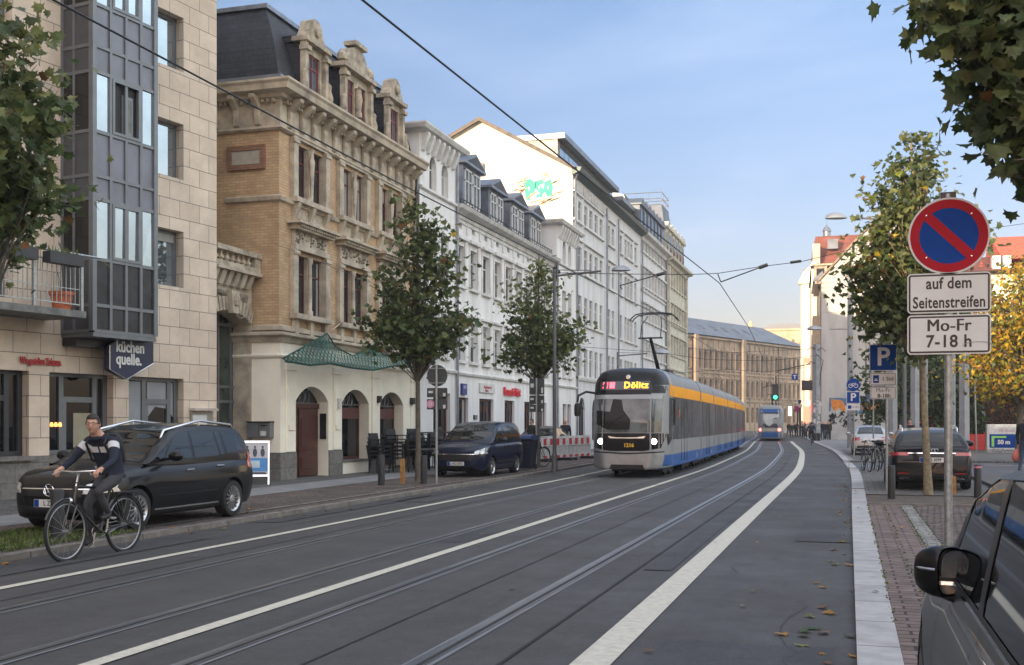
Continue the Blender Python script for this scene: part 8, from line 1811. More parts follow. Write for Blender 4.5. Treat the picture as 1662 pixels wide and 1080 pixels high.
# -- information cabinet, red barrier, hedge side objects on the right
def right_bits():
 a, b = ground(1602, 735, .06), ground(1668, 735, .06); y = a.y; sc = (EYE-.06)/(735-688); Z = lambda v: EYE+(688-v)*sc
 t = thing('advert_cabinet', 'low white cabinet with blue 50 m panel in front of the brown hedge', 'cabinet', (a.x, y, .06)); g = MB(); g.box(a.x, b.x+.4, y, y+.7, .05, Z(689)); link('body', g, M_WHITEP, t, bevel=.02)
 g = MB(); g.box(a.x+.12, b.x+.3, y-.02, y-.001, Z(727), Z(705)); link('blue_panel', g, M_SIGNB, t); g = MB(); g.box(a.x+.02, b.x+.38, y-.012, y-.001, .08, Z(729)); link('base_panel', g, M_CONC, t)
 g = MB(); x0 = a.x+.22; g.box(x0, x0+.13, y-.03, y-.021, Z(725), Z(708)); g.box(x0+.131, x0+.72, y-.03, y-.021, Z(711), Z(708)); link('green_arrow', g, mat('sign_green', (.25,.62,.12), .5), t); txt('lettering', '50 m', .30, x0+.60, y-.025, Z(718), M_SIGNW, t, bold=.015)
 txt('notice', 'Parkhaus', .22, x0+.75, y-.012, Z(699), mat('pink_letters', (.55,.30,.38)), t); g = MB(); random.seed(8)
 pts = [Vector((a.x+.25+k*.09, y-.016, Z(731.5)+random.uniform(-.11,.11))) for k in range(20)]; g.tube(pts, .014, 4); link('graffiti_tag', g, M_SIGNK, t)
 a, b = ground(1571, 732, .06), ground(1598, 732, .06); y = a.y; t = thing('red_barrier', 'red plastic barrier panel standing by the hedge', 'barrier', (a.x, y, .06)); g = MB(); h = EYE+(688-703)*sc
 for k in range(10): z = .12+k*(h-.2)/10; g.box(a.x, b.x, y, y+.03, z, z+.05)
 for q in (a.x, (a.x+b.x)/2-.03, b.x-.06): g.box(q, q+.06, y-.005, y+.035, .06, h)
 g.box(a.x+.0, b.x, y-.008, y-.006, .13, h-.1)
 link('panel', g, M_REDP, t)
 Y = 110; a, b = onY(1344, 705, Y), onY(1440, 705, Y); t = thing('graffiti_wall', 'low wall with orange and blue graffiti under the grey gable', 'wall', (a.x, Y, 0)); zt = onY(1400, 645, Y).z
 g = MB(); g.box(a.x, b.x+14, Y, Y+.3, 0, zt); link('wall', g, mat('painted_wall', (.52,.52,.50), .85, var=.15, scale=.8), t)
 def poly(g, uv, off=.02): g.add([onY(u, v, Y-off) for u, v in uv], [list(range(len(uv)))])
 g = MB(); poly(g, [(1348,648),(1366,650),(1370,655),(1373,667),(1366,667),(1362,662),(1356,668),(1350,662)]); poly(g, [(1396,655),(1416,652),(1440,657),(1440,664),(1400,666)], .025); poly(g, [(1374,650),(1390,651),(1388,656),(1376,658)]); link('orange_letters', g, mat('orange_spray_paint', (.75,.26,.04), .7, var=.2, scale=3), t)
 g = MB(); poly(g, [(1346,646),(1372,646),(1392,650),(1392,672),(1380,669),(1374,660),(1362,652),(1350,652),(1348,668),(1345,668)], .015); poly(g, [(1394,646),(1440,648),(1440,672),(1394,672)], .012); link('blue_field', g, mat('blue_spray_paint', (.10,.22,.36), .7, var=.3, scale=3), t)
 g = MB(); random.seed(21)
 for k in range(26):
  u, v = random.uniform(1347,1380), random.uniform(672,690); pts = [onY(u+random.uniform(-4,4), v+random.uniform(-5,5), Y-.03) for _ in range(5)]; g.tube(pts, .035, 4)
 u0 = 1345
 g.tube([onY(1346+k*1.6, 638+3*sin(k*1.7), Y-.03) for k in range(13)], .05, 4) if 0 else None
 link('black_scrawl', g, M_SIGNK, t)
 a, b = ground(1348, 709, .08), ground(1370, 709, .08); y = a.y; t = thing('site_hoarding', 'white site hoarding with red lamps at the foot of the graffiti wall', 'hoarding', (a.x, y, .08)); g = MB(); g.box(a.x, b.x, y, y+.06, .12, 1.9); link('panel', g, M_WHITEP, t, bevel=.02); g = MB()
 for q in (.22,.42,.62): X = a.x+(b.x-a.x)*q; g.box(X, X+.18, y-.02, y-.001, 1.35, 1.6)
 link('red_marks', g, M_REDP, t)
 a = ground(1373, 706, .08); t = thing('orange_poster', 'orange poster pillar beside the silver saloon', 'poster stand', (a.x, a.y, .08)); sc2 = 1.52/18; g = MB(); g.box(a.x-.1, a.x+1.0, a.y, a.y+.5, .08, 3.0); link('pillar', g, M_WHITEP, t); g = MB(); g.box(a.x, a.x+.9, a.y-.02, a.y-.001, .9, 2.5); link('poster', g, mat('orange_poster_paint', (.75,.28,.03), .6, var=.3, scale=3), t)
 Y = 92; a, b = onY(1440, 700, Y), onY(1556, 700, Y); t = thing('dark_shop_wall', 'dark wall with red graffiti letters behind the columns', 'wall', (a.x, Y, 0)); g = MB(); g.box(a.x, b.x+8, Y, Y+.4, 0, 4.2); link('wall', g, mat('dark_wall', (.10,.11,.10), .8, var=.3, scale=1), t)
 g = MB(); q0 = onY(1520, 676, Y); g.text('KEN', 2.2, lambda x,y,z: Vector((q0.x+x, Y-.03-z, 2.1+y)), bold=.06, depth=.01); link('graffiti_letters', g, mat('red_graffiti', (.50,.04,.04), .7, var=.2), t); g = MB(); g.box(a.x+2, b.x+8, Y-.02, Y-.002, .2, 1.0); link('base', g, M_WHITEP, t)
 Y = 78; a, b = onY(1566, 640, Y), onY(1680, 640, Y); t = thing('beige_building', 'plain beige building wall behind the hedge and yellow tree', 'building', (a.x, Y, 0)); g = MB(); g.box(a.x, b.x+10, Y, Y+10, 0, onY(1566, 634, Y).z); link('wall', g, mat('beige_render', (.52,.43,.27), .9, var=.06), t); g = MB()
 for u in (1607, 1627): q = onY(u, 640, Y); g.box(q.x, q.x+.5, Y-.05, Y-.001, 0, 3.4)
 link('door_frames', g, M_GREYR, t)
 for u, v, w, h, m, lb, D in ((1282,667,5,16,mat('lit_shop_cream',(.9,.8,.6),emit=(1,.82,.55),estr=.9,var=0),'glowing shop display beside the far crowd',150),(1279,656,16,8,M_BLACKM,'dark awning sign over the glowing shop display',150),(1294,664,9,10,mat('magenta_sign',(.35,.03,.14)),'magenta and green sign board above the crowd',140),(1320,662,6,14,mat('red_shop_sign',(.62,.03,.06),emit=(.8,.03,.06),estr=.35,var=0),'red lit shop sign right above the crowd',125),(1299,659,5,5,M_WHITEP,'small white diamond sign above the crowd',138),(1298,652,5,5,M_SIGNB,'small round blue sign above the crowd',139)):
  p = P3(u, v, D); s = D/1800; t = thing('shop_sign', lb, 'sign', (p.x, p.y, 0)); g = MB(); g.box(p.x-w*s/2, p.x+w*s/2, p.y, p.y+.2, p.z-h*s/2, p.z+h*s/2); link('panel', g, m, t); g = MB(); g.box(p.x-.08, p.x+.08, p.y+.21, p.y+.35, 0, p.z+h*s/2-.02); link('post', g, M_PLASTER, t)
right_bits()
# ---------------------------------------------------------------- trees
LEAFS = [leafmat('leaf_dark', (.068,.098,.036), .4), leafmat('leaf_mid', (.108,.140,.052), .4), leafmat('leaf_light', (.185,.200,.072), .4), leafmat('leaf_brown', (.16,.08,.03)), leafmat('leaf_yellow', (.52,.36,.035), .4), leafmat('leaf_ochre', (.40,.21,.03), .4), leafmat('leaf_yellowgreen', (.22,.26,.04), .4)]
M_BARK = mat('dark_bark', (.115,.10,.075), .9, var=.35, scale=9, bump=.6, bscale=20, dirt=(.05,.045,.035)); M_BARK2 = mat('plane_bark', (.22,.18,.11), .9, var=.35, scale=11, bump=.6, bscale=20, dirt=(.09,.075,.05))
LOBE = [(0,0),(.18,.07),(.50,-.04),(.42,.18),(.62,.44),(.38,.46),(.36,.68),(.15,.66),(0,1.0),(-.15,.66),(-.36,.68),(-.38,.46),(-.62,.44),(-.42,.18),(-.50,-.04),(-.18,.07)]
SIMP = [(0,0),(.42,.25),(.2,.6),(0,1.0),(-.2,.6),(-.42,.25)]
def leaves(mb, pts, size, mix, shape, rng, droop=.5):
 for p in pts:
  s = size*rng.uniform(.65,1.25); az = rng.uniform(0, 2*pi); pit = rng.gauss(-droop, .5); rl = rng.gauss(0, .6)
  f = Vector((cos(az)*cos(pit), sin(az)*cos(pit), sin(pit))); r = f.cross(Vector((0,0,1))); r = r.normalized() if r.length > .01 else Vector((1,0,0)); u = r.cross(f); r2 = r*cos(rl)+u*sin(rl); n_ = r2.cross(f)
  mi = rng.choices(range(7), mix)[0]
  mb.add([p+r2*(x*s)+f*(y*s)+n_*(s*(.22*abs(x)-.10*y*y)) for x, y in shape], [tuple(range(len(shape)))], mi)
def tree(name, label, base, lean, h0, crown, n, per, size, mix, seed, shape=SIMP, trunk_r=.09, sigma=.26, droop=.5, group=None, cut=None, trunk=True, bark=None):
 """crown: ellipsoids (dx,dy,z,rx,ry,rz) relative to the base"""
 rng = random.Random(seed); B = Vector(base); t = thing(name, label, 'tree', base, group=group); tips = []
 vol = [e[3]*e[4]*e[5] for e in crown]
 while len(tips) < n:
  e = rng.choices(crown, vol)[0]; v = Vector((rng.gauss(0,1), rng.gauss(0,1), rng.gauss(0,1))).normalized()*rng.uniform(.25,1)**.5
  p = B+Vector((e[0]+v.x*e[3], e[1]+v.y*e[4], e[2]+v.z*e[5]))
  if cut and not cut(p): continue
  tips.append(p)
 top = max(e[2]+e[5]*.7 for e in crown); cx = sum(e[0]*w for e, w in zip(crown, vol))/sum(vol); cy = sum(e[1]*w for e, w in zip(crown, vol))/sum(vol)
 g = MB(); K = 9; ax = [B+Vector((lean[0]*q/K+(cx-lean[0])*(q/K)**2, lean[1]*q/K+(cy-lean[1])*(q/K)**2, top*q/K)) for q in range(K+1)]
 if trunk: g.tube(ax, [trunk_r*(1.25 if q == 0 else 1-.75*q/K) for q in range(K+1)], 10)
 mb = MB()
 for p in tips:
  zr = min(max((p.z-B.z)*.62, h0*.9), top*.92); q = zr/top*K; i = min(int(q), K-1); a = ax[i].lerp(ax[i+1], q-i)
  m = a.lerp(p, .55)+Vector((rng.uniform(-.15,.15), rng.uniform(-.15,.15), .12*(p-a).length*rng.uniform(.3,1.3)))
  r0 = trunk_r*.22
  if trunk or (p-a).length < 4: g.tube([a, m, p, p+(p-m).normalized()*.25+Vector((0,0,-.08))], [r0, r0*.6, r0*.3, r0*.12], 5)
  L_ = []; sg = sigma*rng.uniform(.55,1.5)
  for k in range(int(per*rng.uniform(.4,1.5))):
   if rng.random() < .3: c = m.lerp(p, rng.random())
   else: c = p
   L_.append(c+Vector((rng.gauss(0,sg), rng.gauss(0,sg), rng.gauss(0,sg*.7))))
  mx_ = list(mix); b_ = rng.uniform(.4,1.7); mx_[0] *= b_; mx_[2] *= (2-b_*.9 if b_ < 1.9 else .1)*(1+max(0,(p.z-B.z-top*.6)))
  leaves(mb, L_, size, mx_, shape, rng, droop)
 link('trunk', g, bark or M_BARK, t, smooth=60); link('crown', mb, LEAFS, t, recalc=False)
 return t
pA = ground(679, 782, .06);
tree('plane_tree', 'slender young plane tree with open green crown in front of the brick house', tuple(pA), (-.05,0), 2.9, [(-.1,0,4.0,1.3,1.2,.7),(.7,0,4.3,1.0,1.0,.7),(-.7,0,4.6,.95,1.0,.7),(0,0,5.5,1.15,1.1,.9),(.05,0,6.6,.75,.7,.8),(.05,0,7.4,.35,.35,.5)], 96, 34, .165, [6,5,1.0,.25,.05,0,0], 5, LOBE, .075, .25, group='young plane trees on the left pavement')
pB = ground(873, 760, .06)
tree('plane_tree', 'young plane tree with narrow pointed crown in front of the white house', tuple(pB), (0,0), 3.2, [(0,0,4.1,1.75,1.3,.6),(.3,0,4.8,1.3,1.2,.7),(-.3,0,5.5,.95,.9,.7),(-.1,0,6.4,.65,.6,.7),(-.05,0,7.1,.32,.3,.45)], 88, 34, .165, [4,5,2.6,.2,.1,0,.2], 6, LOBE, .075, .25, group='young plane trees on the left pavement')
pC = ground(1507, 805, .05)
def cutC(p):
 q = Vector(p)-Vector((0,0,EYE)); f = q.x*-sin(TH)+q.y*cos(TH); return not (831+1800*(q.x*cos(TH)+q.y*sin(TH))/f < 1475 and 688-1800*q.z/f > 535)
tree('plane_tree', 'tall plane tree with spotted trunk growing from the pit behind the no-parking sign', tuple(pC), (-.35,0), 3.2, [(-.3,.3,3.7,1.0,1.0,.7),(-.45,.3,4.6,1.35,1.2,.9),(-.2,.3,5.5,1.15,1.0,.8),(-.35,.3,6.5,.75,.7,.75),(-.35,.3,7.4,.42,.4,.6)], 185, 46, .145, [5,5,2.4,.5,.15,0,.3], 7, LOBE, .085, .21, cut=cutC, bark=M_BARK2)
# near crown hanging in at the top right: trunk stands outside the frame
def cutR(p):
 q = Vector(p)-Vector((0,0,EYE)); f = q.x*-sin(TH)+q.y*cos(TH); u = 831+1800*(q.x*cos(TH)+q.y*sin(TH))/f; v = 688-1800*q.z/f
 return (u > 1515 and v < 45) or (u > 1550 and v < 130) or (u > 1590 and v < 200) or (u > 1650 and v < 290)
q = P3(1860, 800, 8.3); tree('plane_tree', 'near overhanging plane branches with big lobed leaves at the top right', (q.x, q.y, .04), (0,0), 3.4, [(-1.15,-.3,4.3,.8,.6,.75)]*3+[(-.9,-.3,3.5,.5,.5,.5)]*3+[(-.7,0,4.6,1.6,1.0,1.2)], 150, 22, .145, [6,6,1.2,.15,0,0,0], 12, LOBE, .15, .14, .75, cut=cutR)
def cutL(p):
 q = Vector(p)-Vector((0,0,EYE)); f = q.x*-sin(TH)+q.y*cos(TH); u = 831+1800*(q.x*cos(TH)+q.y*sin(TH))/f; v = 688-1800*q.z/f
 return u < 100 and v < 365 and (v > 30 or u < 40)
q = ground(-35, 880, .06); tree('plane_tree', 'plane tree crown hanging in from the left edge before the stone building', (q.x-.1, q.y+.1, .06), (0,0), 2.9, [(.2,0,4.2,1.0,1.3,.9),(.3,.1,5.3,1.05,1.3,1.0),(0,0,6.4,.8,1.2,.8)], 95, 38, .155, [6,5,1.6,.2,0,0,.1], 13, LOBE, .10, .2, cut=cutL)
# trees beyond the square
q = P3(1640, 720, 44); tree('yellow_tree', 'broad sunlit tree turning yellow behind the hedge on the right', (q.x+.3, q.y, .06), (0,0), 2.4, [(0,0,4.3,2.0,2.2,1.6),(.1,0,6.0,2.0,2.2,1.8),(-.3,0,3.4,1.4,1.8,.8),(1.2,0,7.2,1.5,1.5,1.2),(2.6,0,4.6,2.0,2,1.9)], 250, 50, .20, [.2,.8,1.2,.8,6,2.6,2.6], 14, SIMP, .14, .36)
G = 'dark green trees behind the columns'
for i, (u, D, z, r, lb) in enumerate(((1450,64,4.6,2.6,'dark green tree behind the parking sign'),(1490,72,4.4,2.8,'dark green tree behind the slender tree trunk'),(1530,66,4.6,2.4,'dark green tree between the pale columns'),(1585,72,5.2,3.0,'dark green tree behind the yellow tree'))):
 q = P3(u, 730, D); tree('green_tree', lb, (q.x, q.y, .06), (0,0), 2.0, [(0,0,z,r*.75,r*.8,2.4),(0,0,z-2.0,r*.6,r*.7,1.3)], 60, 42, .34, [7,4,.6,.2,0,0,0], 30+i, SIMP, .16, .55, group=G)
def hedge(name, label, a, b, h, w, ms, n, seed, size=.11):
 rng = random.Random(seed); a, b = Vector(a), Vector(b); d = (b-a); L_ = d.length; d.normalize(); nn = Vector((d.y,-d.x,0)); t = thing(name, label, 'hedge', tuple(a)); mb = MB()
 g = MB(); P = lambda s, o, z: a+d*s+nn*o+Vector((0,0,z)); g.hexa([P(.1,-w*.4,0),P(L_-.1,-w*.4,0),P(L_-.1,w*.4,0),P(.1,w*.4,0),P(.1,-w*.4,h*.88),P(L_-.1,-w*.4,h*.88),P(L_-.1,w*.4,h*.88),P(.1,w*.4,h*.88)]); link('branches', g, mat('hedge_core', (.03,.022,.014), .95, var=.3, scale=8), t)
 pts = []
 for k in range(n):
  s = rng.uniform(0, L_); f = rng.random()
  if f < .55: o, z = w*.5*(1-.12*rng.random()), rng.uniform(0, h)
  elif f < .85: o, z = rng.uniform(-w*.5, w*.5), h*(1-.06*rng.random())
  else: o, z = -w*.5, rng.uniform(0, h);
  if f > .95: s = rng.choice((0, L_))+rng.uniform(-.05,.05); o = rng.uniform(-w*.5,w*.5)
  pts.append(P(s, o, z*(1+.04*sin(s*2.1))+.03*sin(s*9)))
 i0 = len(mb.v); leaves(mb, pts, size, ms, SIMP, rng, .1); link('foliage', mb, LEAFS+[leafmat('hedge_brown', (.13,.045,.018), .15)], t, recalc=False)
 return t
_L = LEAFS[3]; a = P3(1560, 733, 57); b = P3(1700, 733, 70)
LEAFS_SAVE = list(LEAFS); LEAFS[3] = leafmat('beech_brown', (.12,.045,.02), .15)
hedge('brown_hedge', 'tall clipped beech hedge with brown leaves behind the cabinet', (P3(1583,733,67).x,P3(1583,733,67).y,.06), (b.x+2,b.y,.06), 3.2, 1.4, [.4,.1,0,8,0,.1,0], 12000, 41)
LEAFS[3] = _L
b, a = P3(1590,733,66), P3(1553,733,66); hedge('green_hedge', 'dark green clipped hedge behind the black estate', (a.x,a.y,.06), (b.x,b.y,.06), 2.6, 1.3, [8,3,.2,.2,0,0,0], 5000, 42)
# grass, fallen leaves, weeds
def litter():
 rng = random.Random(50); mb = MB(); reg = []
 def lay(x, y, z, s, mi):
  a = rng.uniform(0, 2*pi); mb.add([Vector((x+s*(u*cos(a)-v*sin(a)), y+s*(u*sin(a)+v*cos(a)), z+.004+s*.35*abs(u)*rng.random()+.1*s*rng.random())) for u, v in LOBE], [tuple(range(len(LOBE)))], mi)
 for k in range(80):
  y = rng.uniform(3.5, 35)**1; lay(bend(y)+RK-abs(rng.gauss(0,.18))-.02, y, .002, rng.uniform(.05,.12), rng.choice((3,5,5,2,0)))
 for k in range(60): y = rng.uniform(4, 30); lay(rng.uniform(.1, 3.1), y, .05, rng.uniform(.05,.11), rng.choice((3,5,2,3)))
 for k in range(90): y = rng.uniform(9, 45); lay(LK-abs(rng.gauss(0,1.0)), y, .085, rng.uniform(.06,.13), rng.choice((3,5,2,3)))
 for k in range(60): y = rng.uniform(9, 40); lay(LK+abs(rng.gauss(0,.25)), y, .003, rng.uniform(.05,.12), rng.choice((3,5,3)))
 for k in range(45): lay(rng.uniform(-8, -.5), rng.uniform(5, 40), .012, rng.uniform(.03,.07), rng.choice((3,2,5)))
 o = link('fallen_leaves', mb, LEAFS, recalc=False); tag(o, 'brown and yellow leaves lying along the kerbs', 'fallen leaves', kind='stuff')
 mb = MB()
 def tuft(x, y, z, h, n=3):
  for k in range(n):
   a = rng.uniform(0, 2*pi); dx, dy = .012*cos(a), .012*sin(a); b = rng.uniform(.3,1)*h; lx, ly = rng.uniform(-.5,.5)*b, rng.uniform(-.5,.5)*b; x_, y_ = x+rng.uniform(-.02,.02), y+rng.uniform(-.02,.02)
   mb.add([(x_-dx,y_-dy,z),(x_+dx,y_+dy,z),(x_+lx,y_+ly,z+b)], [(0,1,2)], rng.choice((0,0,1,2)))
 for k in range(3200): tuft(rng.uniform(-11.4,-9.6), rng.uniform(9.2,13.6), .075, .06)
 for k in range(700): tuft(2.55+abs(rng.gauss(0,.35)), 22.6+abs(rng.gauss(0,.25)), .05, .09)
 for k in range(500): tuft(.36+abs(rng.gauss(0,.12)), rng.uniform(5.1,5.9), .045, .05)
 for k in range(500): y = rng.uniform(9, 22.4); tuft(rng.choice((.345,.64,.935,1.145))+rng.gauss(0,.008), y, .045, .022, 2)
 o = link('grass', mb, [leafmat('grass_dark', (.06,.10,.02)), leafmat('grass_mid', (.10,.15,.03)), leafmat('grass_pale', (.18,.19,.06))], recalc=False); tag(o, 'tufts of grass in the tree pits and joints', 'grass', kind='stuff')
litter()
g = MB(); ribbon(g, -11.5, LK-.62, 8.8, 13.9, .079, step=.5); struct('grass_pit', g, M_SOIL)
g = MB(); g.box(.345, 1.6, 4.2, 6.15, -.04, .049); struct('near_tree_pit', g, M_SOIL)
g = MB(); g.box(RK+.002, RK+.29, 5.05, 5.45, .03, .051); struct('clay_kerb_insert', g, M_REDPAVE)
g = MB(); g.box(LK-.13, LK+.004, 9.75, 10.5, .01, .06); struct('kerb_drain', g, M_BLACK)
# ---------------------------------------------------------------- bicycles
def bicycle(name, label, loc, rotz, group=None, col=None, spokes=True, steer=0.0, lean=0.0):
 """front wheel towards +x"""
 t = thing(name, label, 'bicycle', loc, rotz, group); r = .345; m = col or mat('bicycle_black', (.012,.012,.013), .3, coat=.5); A, B = Vector((-.53,0,r)), Vector((.53,0,r)); BB = Vector((-.08,0,.28)); ST = Vector((-.26,0,.80)); HD = Vector((.36,0,.86)); HL = Vector((.40,0,.66))
 if lean: t.rotation_euler = (0, 0, rotz); t['lean'] = lean
 for c, nm in ((A,0),(B,1)):
  g = MB(); n = 40
  ring = [c+Vector((r*cos(2*pi*k/n), 0, r*sin(2*pi*k/n))) for k in range(n+1)]; g.tube(ring, .019, 8, cap=False); w = link('wheel', g, M_RUBBER, t, smooth=60, world=False)
  g = MB(); ring = [c+Vector(((r-.028)*cos(2*pi*k/n), 0, (r-.028)*sin(2*pi*k/n))) for k in range(n+1)]; g.tube(ring, .011, 5, cap=False); g.tube([c+Vector((0,-.04,0)), c+Vector((0,.04,0))], .02, 8)
  if spokes:
   for k in range(18): a = 2*pi*k/18; g.tube([c+Vector((0,(-1)**k*.03,0)), c+Vector(((r-.03)*cos(a),0,(r-.03)*sin(a)))], .0022, 3)
  link('rim', g, mat('dull_alloy', (.30,.30,.31), .45, metal=.7, var=.1), w, world=False)
 g = MB(); g.tube([BB, ST+Vector((-.01,0,.04))], .016, 8); g.tube([BB, HL], .018, 8); g.tube([ST, HD], .016, 8); g.tube([HL-Vector((0,0,.0)), HD+Vector((-.02,0,.05))], .02, 8)
 for s in (-1, 1): g.tube([BB+Vector((0,s*.02,0)), A+Vector((0,s*.055,0))], .010, 6); g.tube([ST+Vector((0,s*.02,0)), A+Vector((0,s*.055,0))], .009, 6); g.tube([HL+Vector((.01,s*.05,-.02)), B+Vector((-.03,s*.055,.12)), B+Vector((0,s*.055,0))], .011, 6)
 link('frame', g, m, t, smooth=60, world=False)
 g = MB(); g.tube([HD, HD+Vector((-.04,0,.14)), HD+Vector((.04,0,.17))], .014, 8); h = HD+Vector((.04,0,.17)); g.tube([h+Vector((-.10,-.30,.02)), h+Vector((.02,-.14,.01)), h, h+Vector((.02,.14,.01)), h+Vector((-.10,.30,.02))], .012, 8); g.tube([h+Vector((-.03,-.2,.0)), h+Vector((.04,-.28,-.03))], .006, 5); g.tube([h+Vector((-.03,.2,.0)), h+Vector((.04,.28,-.03))], .006, 5); link('handlebar', g, M_ALU, t, smooth=60, world=False)
 g = MB(); g.tube([ST, ST+Vector((-.03,0,.13))], .013, 8); g.prism([(-.20,-.08),(-.08,-.07),(.12,-.02),(.12,.02),(-.08,.07),(-.20,.08)], .93, .975, lambda x,y,z: Vector((ST.x+x,y,z))); link('saddle', g, M_BLACK, t, world=False, bevel=.01)
 g = MB(); g.lathe([(.07,-.005),(.085,-.005),(.085,.005),(.07,.005)], 20, T=lambda x,y,z: BB+Vector((x,-.06+z,y))); g.tube([BB+Vector((0,-.08,0)), BB+Vector((.03,-.09,-.17))], .011, 6); g.tube([BB+Vector((0,.08,0)), BB+Vector((-.03,.09,.17))], .011, 6); g.box(BB.x-.02,BB.x+.08,-.17,-.09,BB.z-.185,BB.z-.165); g.box(BB.x-.08,BB.x+.02,.09,.17,BB.z+.165,BB.z+.185); g.tube([BB+Vector((0,-.06,.085)), A+Vector((0,-.06,.035))], .005, 4); g.tube([BB+Vector((0,-.06,-.085)), A+Vector((0,-.06,-.035))], .005, 4); link('crank', g, M_ALU if spokes else M_PLASTER, t, world=False)
 g = MB();
 for c, a0, a1 in ((A,20,185),(B,25,150)):
  n = 14; g.tube([c+Vector(((r+.035)*cos(R(a0+(a1-a0)*k/n)), 0, (r+.035)*sin(R(a0+(a1-a0)*k/n)))) for k in range(n+1)], .014, 5)
 link('mudguards', g, m, t, smooth=60, world=False)
 g = MB(); g.box(-.80,-.32,-.06,.06,.735,.75); g.tube([A+Vector((0,.06,0)),(-.66,.06,.735)], .005, 4); g.tube([A+Vector((0,-.06,0)),(-.66,-.06,.735)], .005, 4); link('rack', g, M_PLASTER, t, world=False)
 g = MB(); g.lathe([(0,0),(.035,.0),(.04,-.03),(.015,-.07)], 12, T=lambda x,y,z: HL+Vector((.10+z, x, .04+y))); link('lamp', g, M_ALU, t, world=False)
 return t
# ---------------------------------------------------------------- people
SK = mat('skin', (.50,.28,.20), .5, var=.06, scale=6); HAIR = mat('dark_hair', (.024,.015,.011), .6, var=.3, scale=40, bump=.5); DARK = mat('dark_cloth', (.012,.013,.018), .85, var=.2, scale=12, bump=.3); NAVY = mat('navy_cloth', (.010,.014,.030), .85, var=.2, scale=12, bump=.3)
JEAN = mat('grey_jeans', (.045,.045,.050), .85, var=.25, scale=10, bump=.3); BLUEJ = mat('blue_jeans', (.03,.05,.09), .85, var=.25, scale=10); SHOE = mat('dark_shoe', (.02,.018,.017), .6)
STAND = dict(pel=(0,0,.93), sp=(0,0,1.12), ch=(0,.01,1.32), nk=(0,.0,1.47), hd=(0,.02,1.60), tp=(0,.01,1.70), sl=(.18,0,1.40), sr=(-.18,0,1.40), el=(.23,-.02,1.12), er=(-.23,-.02,1.12), wl=(.22,.08,.87), wr=(-.22,.08,.87), hl=(.10,0,.90), hr=(-.10,0,.90), kl=(.11,.03,.50), kr=(-.11,-.02,.50), al=(.12,-.04,.09), ar=(-.12,-.06,.09), tl=(.13,.11,.035), tr=(-.13,.09,.035))
BONE = [('pel','sp','T'),('sp','ch','T'),('ch','nk','T'),('nk','hd','S'),('hd','tp','S'),('ch','sl','T'),('sl','el','T'),('el','wl','T'),('ch','sr','T'),('sr','er','T'),('er','wr','T'),('pel','hl','L'),('hl','kl','L'),('kl','al','L'),('al','tl','F'),('pel','hr','L'),('hr','kr','L'),('kr','ar','L'),('ar','tr','F')]
RAD = dict(pel=.135, sp=.125, ch=.15, nk=.055, hd=.080, tp=.056, sl=.075, sr=.075, el=.05, er=.05, wl=.032, wr=.032, hl=.095, hr=.095, kl=.062, kr=.062, al=.042, ar=.042, tl=.035, tr=.035)
def head_pt(sx, sy, sz, k=1.0):
 x, y, z = .075*sx, .096*sy, .118*sz; g_ = lambda v, m, w: math.exp(-((v-m)/w)**2)
 if sz < 0: x *= 1-.34*(-sz)**1.6; y *= 1-(.10 if sy > 0 else .38)*(-sz)**1.4
 if sz > .5: x *= 1+.04;
 if sy > 0:
  f = min(1, sy*1.6); ax_ = abs(x)
  y += f*(.024*g_(x,0,.011)*g_(z,-.020,.019)+.010*g_(x,0,.009)*g_(z,.006,.022)-.010*g_(ax_,.031,.014)*g_(z,.013,.011)+.006*g_(z,.034,.010)*g_(x,0,.045)+.006*g_(x,0,.020)*g_(z,-.052,.010)-.004*g_(x,0,.03)*g_(z,-.068,.007)+.010*g_(x,0,.020)*g_(z,-.092,.016)+.004*g_(ax_,.045,.018)*g_(z,-.015,.02))
 return Vector((x, y, z))*k
